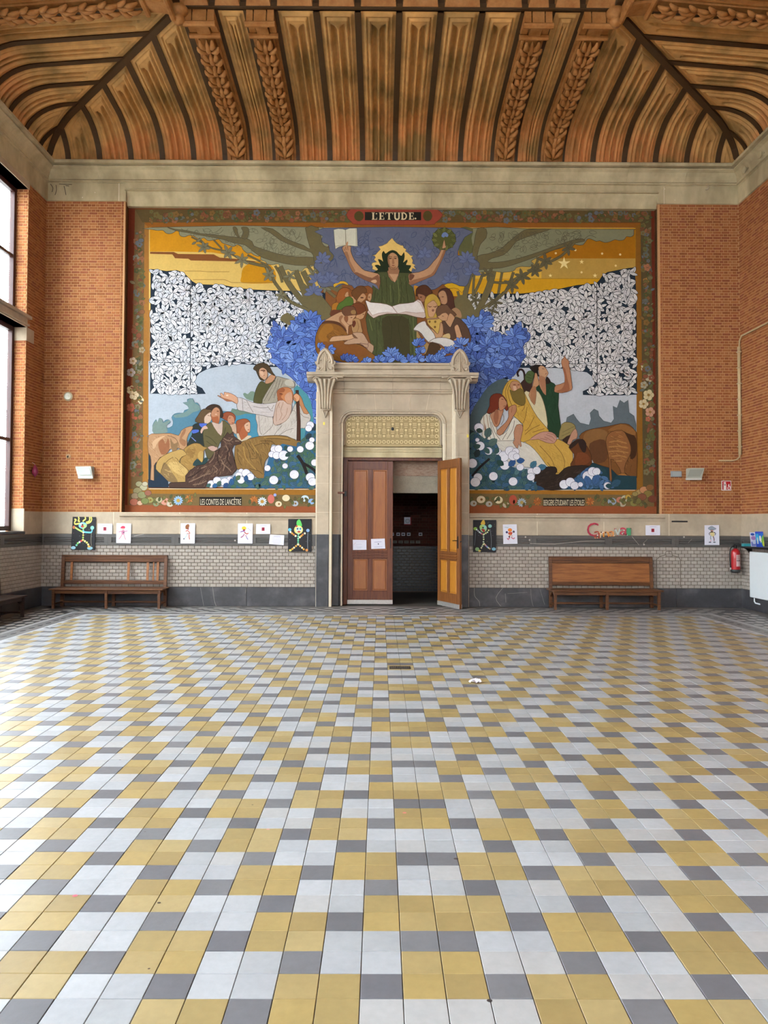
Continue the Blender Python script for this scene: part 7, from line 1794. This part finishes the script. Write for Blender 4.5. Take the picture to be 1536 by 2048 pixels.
for j in range(3): p.rect(8, 73+j*8, 88, 76+j*8, 'e0c0c0')
p.build('printing', lbo, INK)

# ------------------------------------------------------------------ radiator, shelf and leaflets on the right wall
ry0, rz0 = on_x(1500.5, 1194, HALF-.09); ry1, rz1 = on_x(1500.5, 1103, HALF-.09)
RY = ry0
RA = thing('radiator', 'flat white panel radiator under the black shelf on the right wall', 'radiator', (HALF, RY, 0))
MB().bbox(-.10, -.045, -2.2, 0, rz0, rz1, .008).build('panel', WHITE, RA)
MB().bbox(-.045, -.02, -2.15, -.05, rz0+.04, rz1-.04, .004).build('back_plate', mat('grey_enamel', 'a8adb0', rough=.5), RA)
MB().tube([(-.07, -.12, rz0+.01), (-.07, -.12, rz0-.07), (-.065, -.15, rz0-.10), (-.055, -.26, rz0-.105), (-.03, -.30, rz0-.11)], .013, 8).build('pipe', WHITE, RA, True)
for y in (-.4, -1.8): MB().bbox(-.05, -.012, y-.03, y+.03, rz1-.2, rz1-.12, .003).build('bracket', IRON, RA)
sy0, sz = on_x(1484, 1092, HALF-.20)
sz_t = sz
SH = thing('shelf', 'black wall shelf with curved bracket above the white radiator', 'shelf', (HALF, D-.40, sz_t))
MB().bbox(-.215, -.048, -2.2, 0, -.035, 0, .006).build('board', BLACK, SH)
for y in (-.03, -2.0):
    pts = [(-.2, -.035)] + [(-.2+.18*math.sin(t), -.035-.29*(1-math.cos(t))) for t in [k*math.pi/2/7 for k in range(1, 8)]] + [(-.012, -.325), (-.012, -.035)]
    MB().prism(pts, lambda a, b, d: (a, d, b), y-.02, y+.02).build('bracket', BLACK, SH)
zs_ = sz_t
def leaflet(label, x0, x1, y, h, lean, m, painter, name='leaflet'):
    t = thing(name, label, 'leaflet', ((x0+x1)/2, y, zs_)); w = x1-x0
    t.rotation_euler = (math.radians(-lean), 0, 0)
    MB().bbox(-w/2, w/2, 0, .004, 0, h, .001).build('card', m, t)
    p = Paint(lambda u, v, q: (-w/2+w*u/100, -.0004-q, h-h*v/100)); painter(p); p.build('print', t, INK)
def pr1(p): p.rect(0, 0, 100, 100, 'cdd0e4'); p.disc(38, 14, 28, '2f58b8', 9); p.disc(45, 40, 34, 'a87cc0', 14); p.rect(8, 66, 92, 96, '7c88d0'); p.disc(50, 72, 22, 'c8d4e8', 10)
def pr2(p):
    p.rect(0, 0, 100, 100, '2a6cd0'); p.rect(0, 0, 100, 10, '3c50c8'); p.rect(0, 78, 100, 100, '2c50c0'); p.disc(24, 40, 22, '3cb0e0', 26); p.poly("16,78 16,46 22,36 30,46 30,78", 'cfd8d8', sm=2); p.poly("50,70 46,40 54,26 68,34 72,66", 'd8dcd8', sm=2); p.disc(54, 66, 4, '1c2a58', 5)
    p.poly("78,90 70,60 82,34 100,26 100,96", '7cb848', sm=2); p.poly("86,90 84,70 100,56 100,96", 'c8d050', sm=2)
lx = lambda px, y: on_y(px, 1075, y)[0]
yl = 14.5
leaflet('narrow white and violet leaflet standing on the black shelf', lx(1502, yl), lx(1516.5, yl), yl, .27, 12, PAPER, pr1)
leaflet('wide bright blue picture leaflet standing at the end of the black shelf', lx(1512.5, 14.3), HALF-.055, 14.3, .285, 10, PAPER, pr2)
tl = thing('brochure_stack', 'low stack of teal brochures lying on the near corner of the black shelf', 'brochures', (HALF-.145, 14.78, zs_))
for k in range(4): MB().bbox(-.085, .085, -.06, .05, .0005+k*.012, .0115+k*.012, .001).build('brochure', mat('teal_cover', '3aa8b4', rough=.4, var=.05), tl)

# ------------------------------------------------------------------ on the floor
def on_floor(px, py):
    d = ray(px, py); t = (0-CAM.z)/d.z; q = CAM+d*t; return q.x, q.y
gx, gy = on_floor(800, 1335.5)
gr = thing('floor_grate', 'small dark metal grate set in the tiled floor before the door', 'grate', (gx, gy, 0))
f = MB(); f.bbox(-.12, .12, -.075, -.062, -.002, .004); f.bbox(-.12, .12, .062, .075, -.002, .004); f.bbox(-.12, -.107, -.062, .062, -.002, .004); f.bbox(.107, .12, -.062, .062, -.002, .004); f.build('rim', IRON, gr)
MB().box(-.107, .107, -.062, .062, -.005, .0018).build('pit', BLACK, gr)
for k in range(9): MB().bbox(-.098+k*.0245-.006, -.098+k*.0245+.006, -.062, .062, .0, .0035, .001).build('bar', mat('worn_iron', '5a5654', rough=.5, metal=.4), gr)
gx, gy = on_floor(951, 1365)
b_ = bmesh.new(); rq = random.Random(3)
nn = 7; grid = [[b_.verts.new(((i/(nn-1)-.5)*.12+rq.uniform(-.012, .012), (j/(nn-1)-.5)*.11+rq.uniform(-.012, .012), .012+rq.uniform(-.010, .022))) for j in range(nn)] for i in range(nn)]
for i in range(nn-1):
    for j in range(nn-1):
        if (i, j) in ((0,0),(0,5),(5,0),(5,1),(0,4)): continue
        b_.faces.new((grid[i][j], grid[i+1][j], grid[i+1][j+1], grid[i][j+1]))
me = bpy.data.meshes.new('paper_scrap'); b_.to_mesh(me); b_.free(); me.materials.append(PAPER)
o = link('paper_scrap', me); o.location = (gx, gy, .001); tag(o, 'crumpled scrap of white paper lying on the floor before the door', 'paper')
# wax spots and chips in the tiles
sp = Paint(lambda a, b_, h: (a, b_, .0014+h)); 
for px, py, r, c in ((809,1626,.012,'d08078'),(150,1792,.012,'d0606c'),(536,1659,.010,'c89a8c'),(318,1806,.008,'3a2c24'),(912,1718,.012,'4a403c'),(979,2002,.010,'3c3434'),(298,1938,.005,'4a3a30'),(505,1610,.006,'5a5048'),(290,1664,.006,'6a6468'),(240,1520,.006,'5a5450')):
    x, y = on_floor(px, py); sp.disc(x, y, r, c, r*.9, n=9)
sp.build('floor_spot', floor, INK)
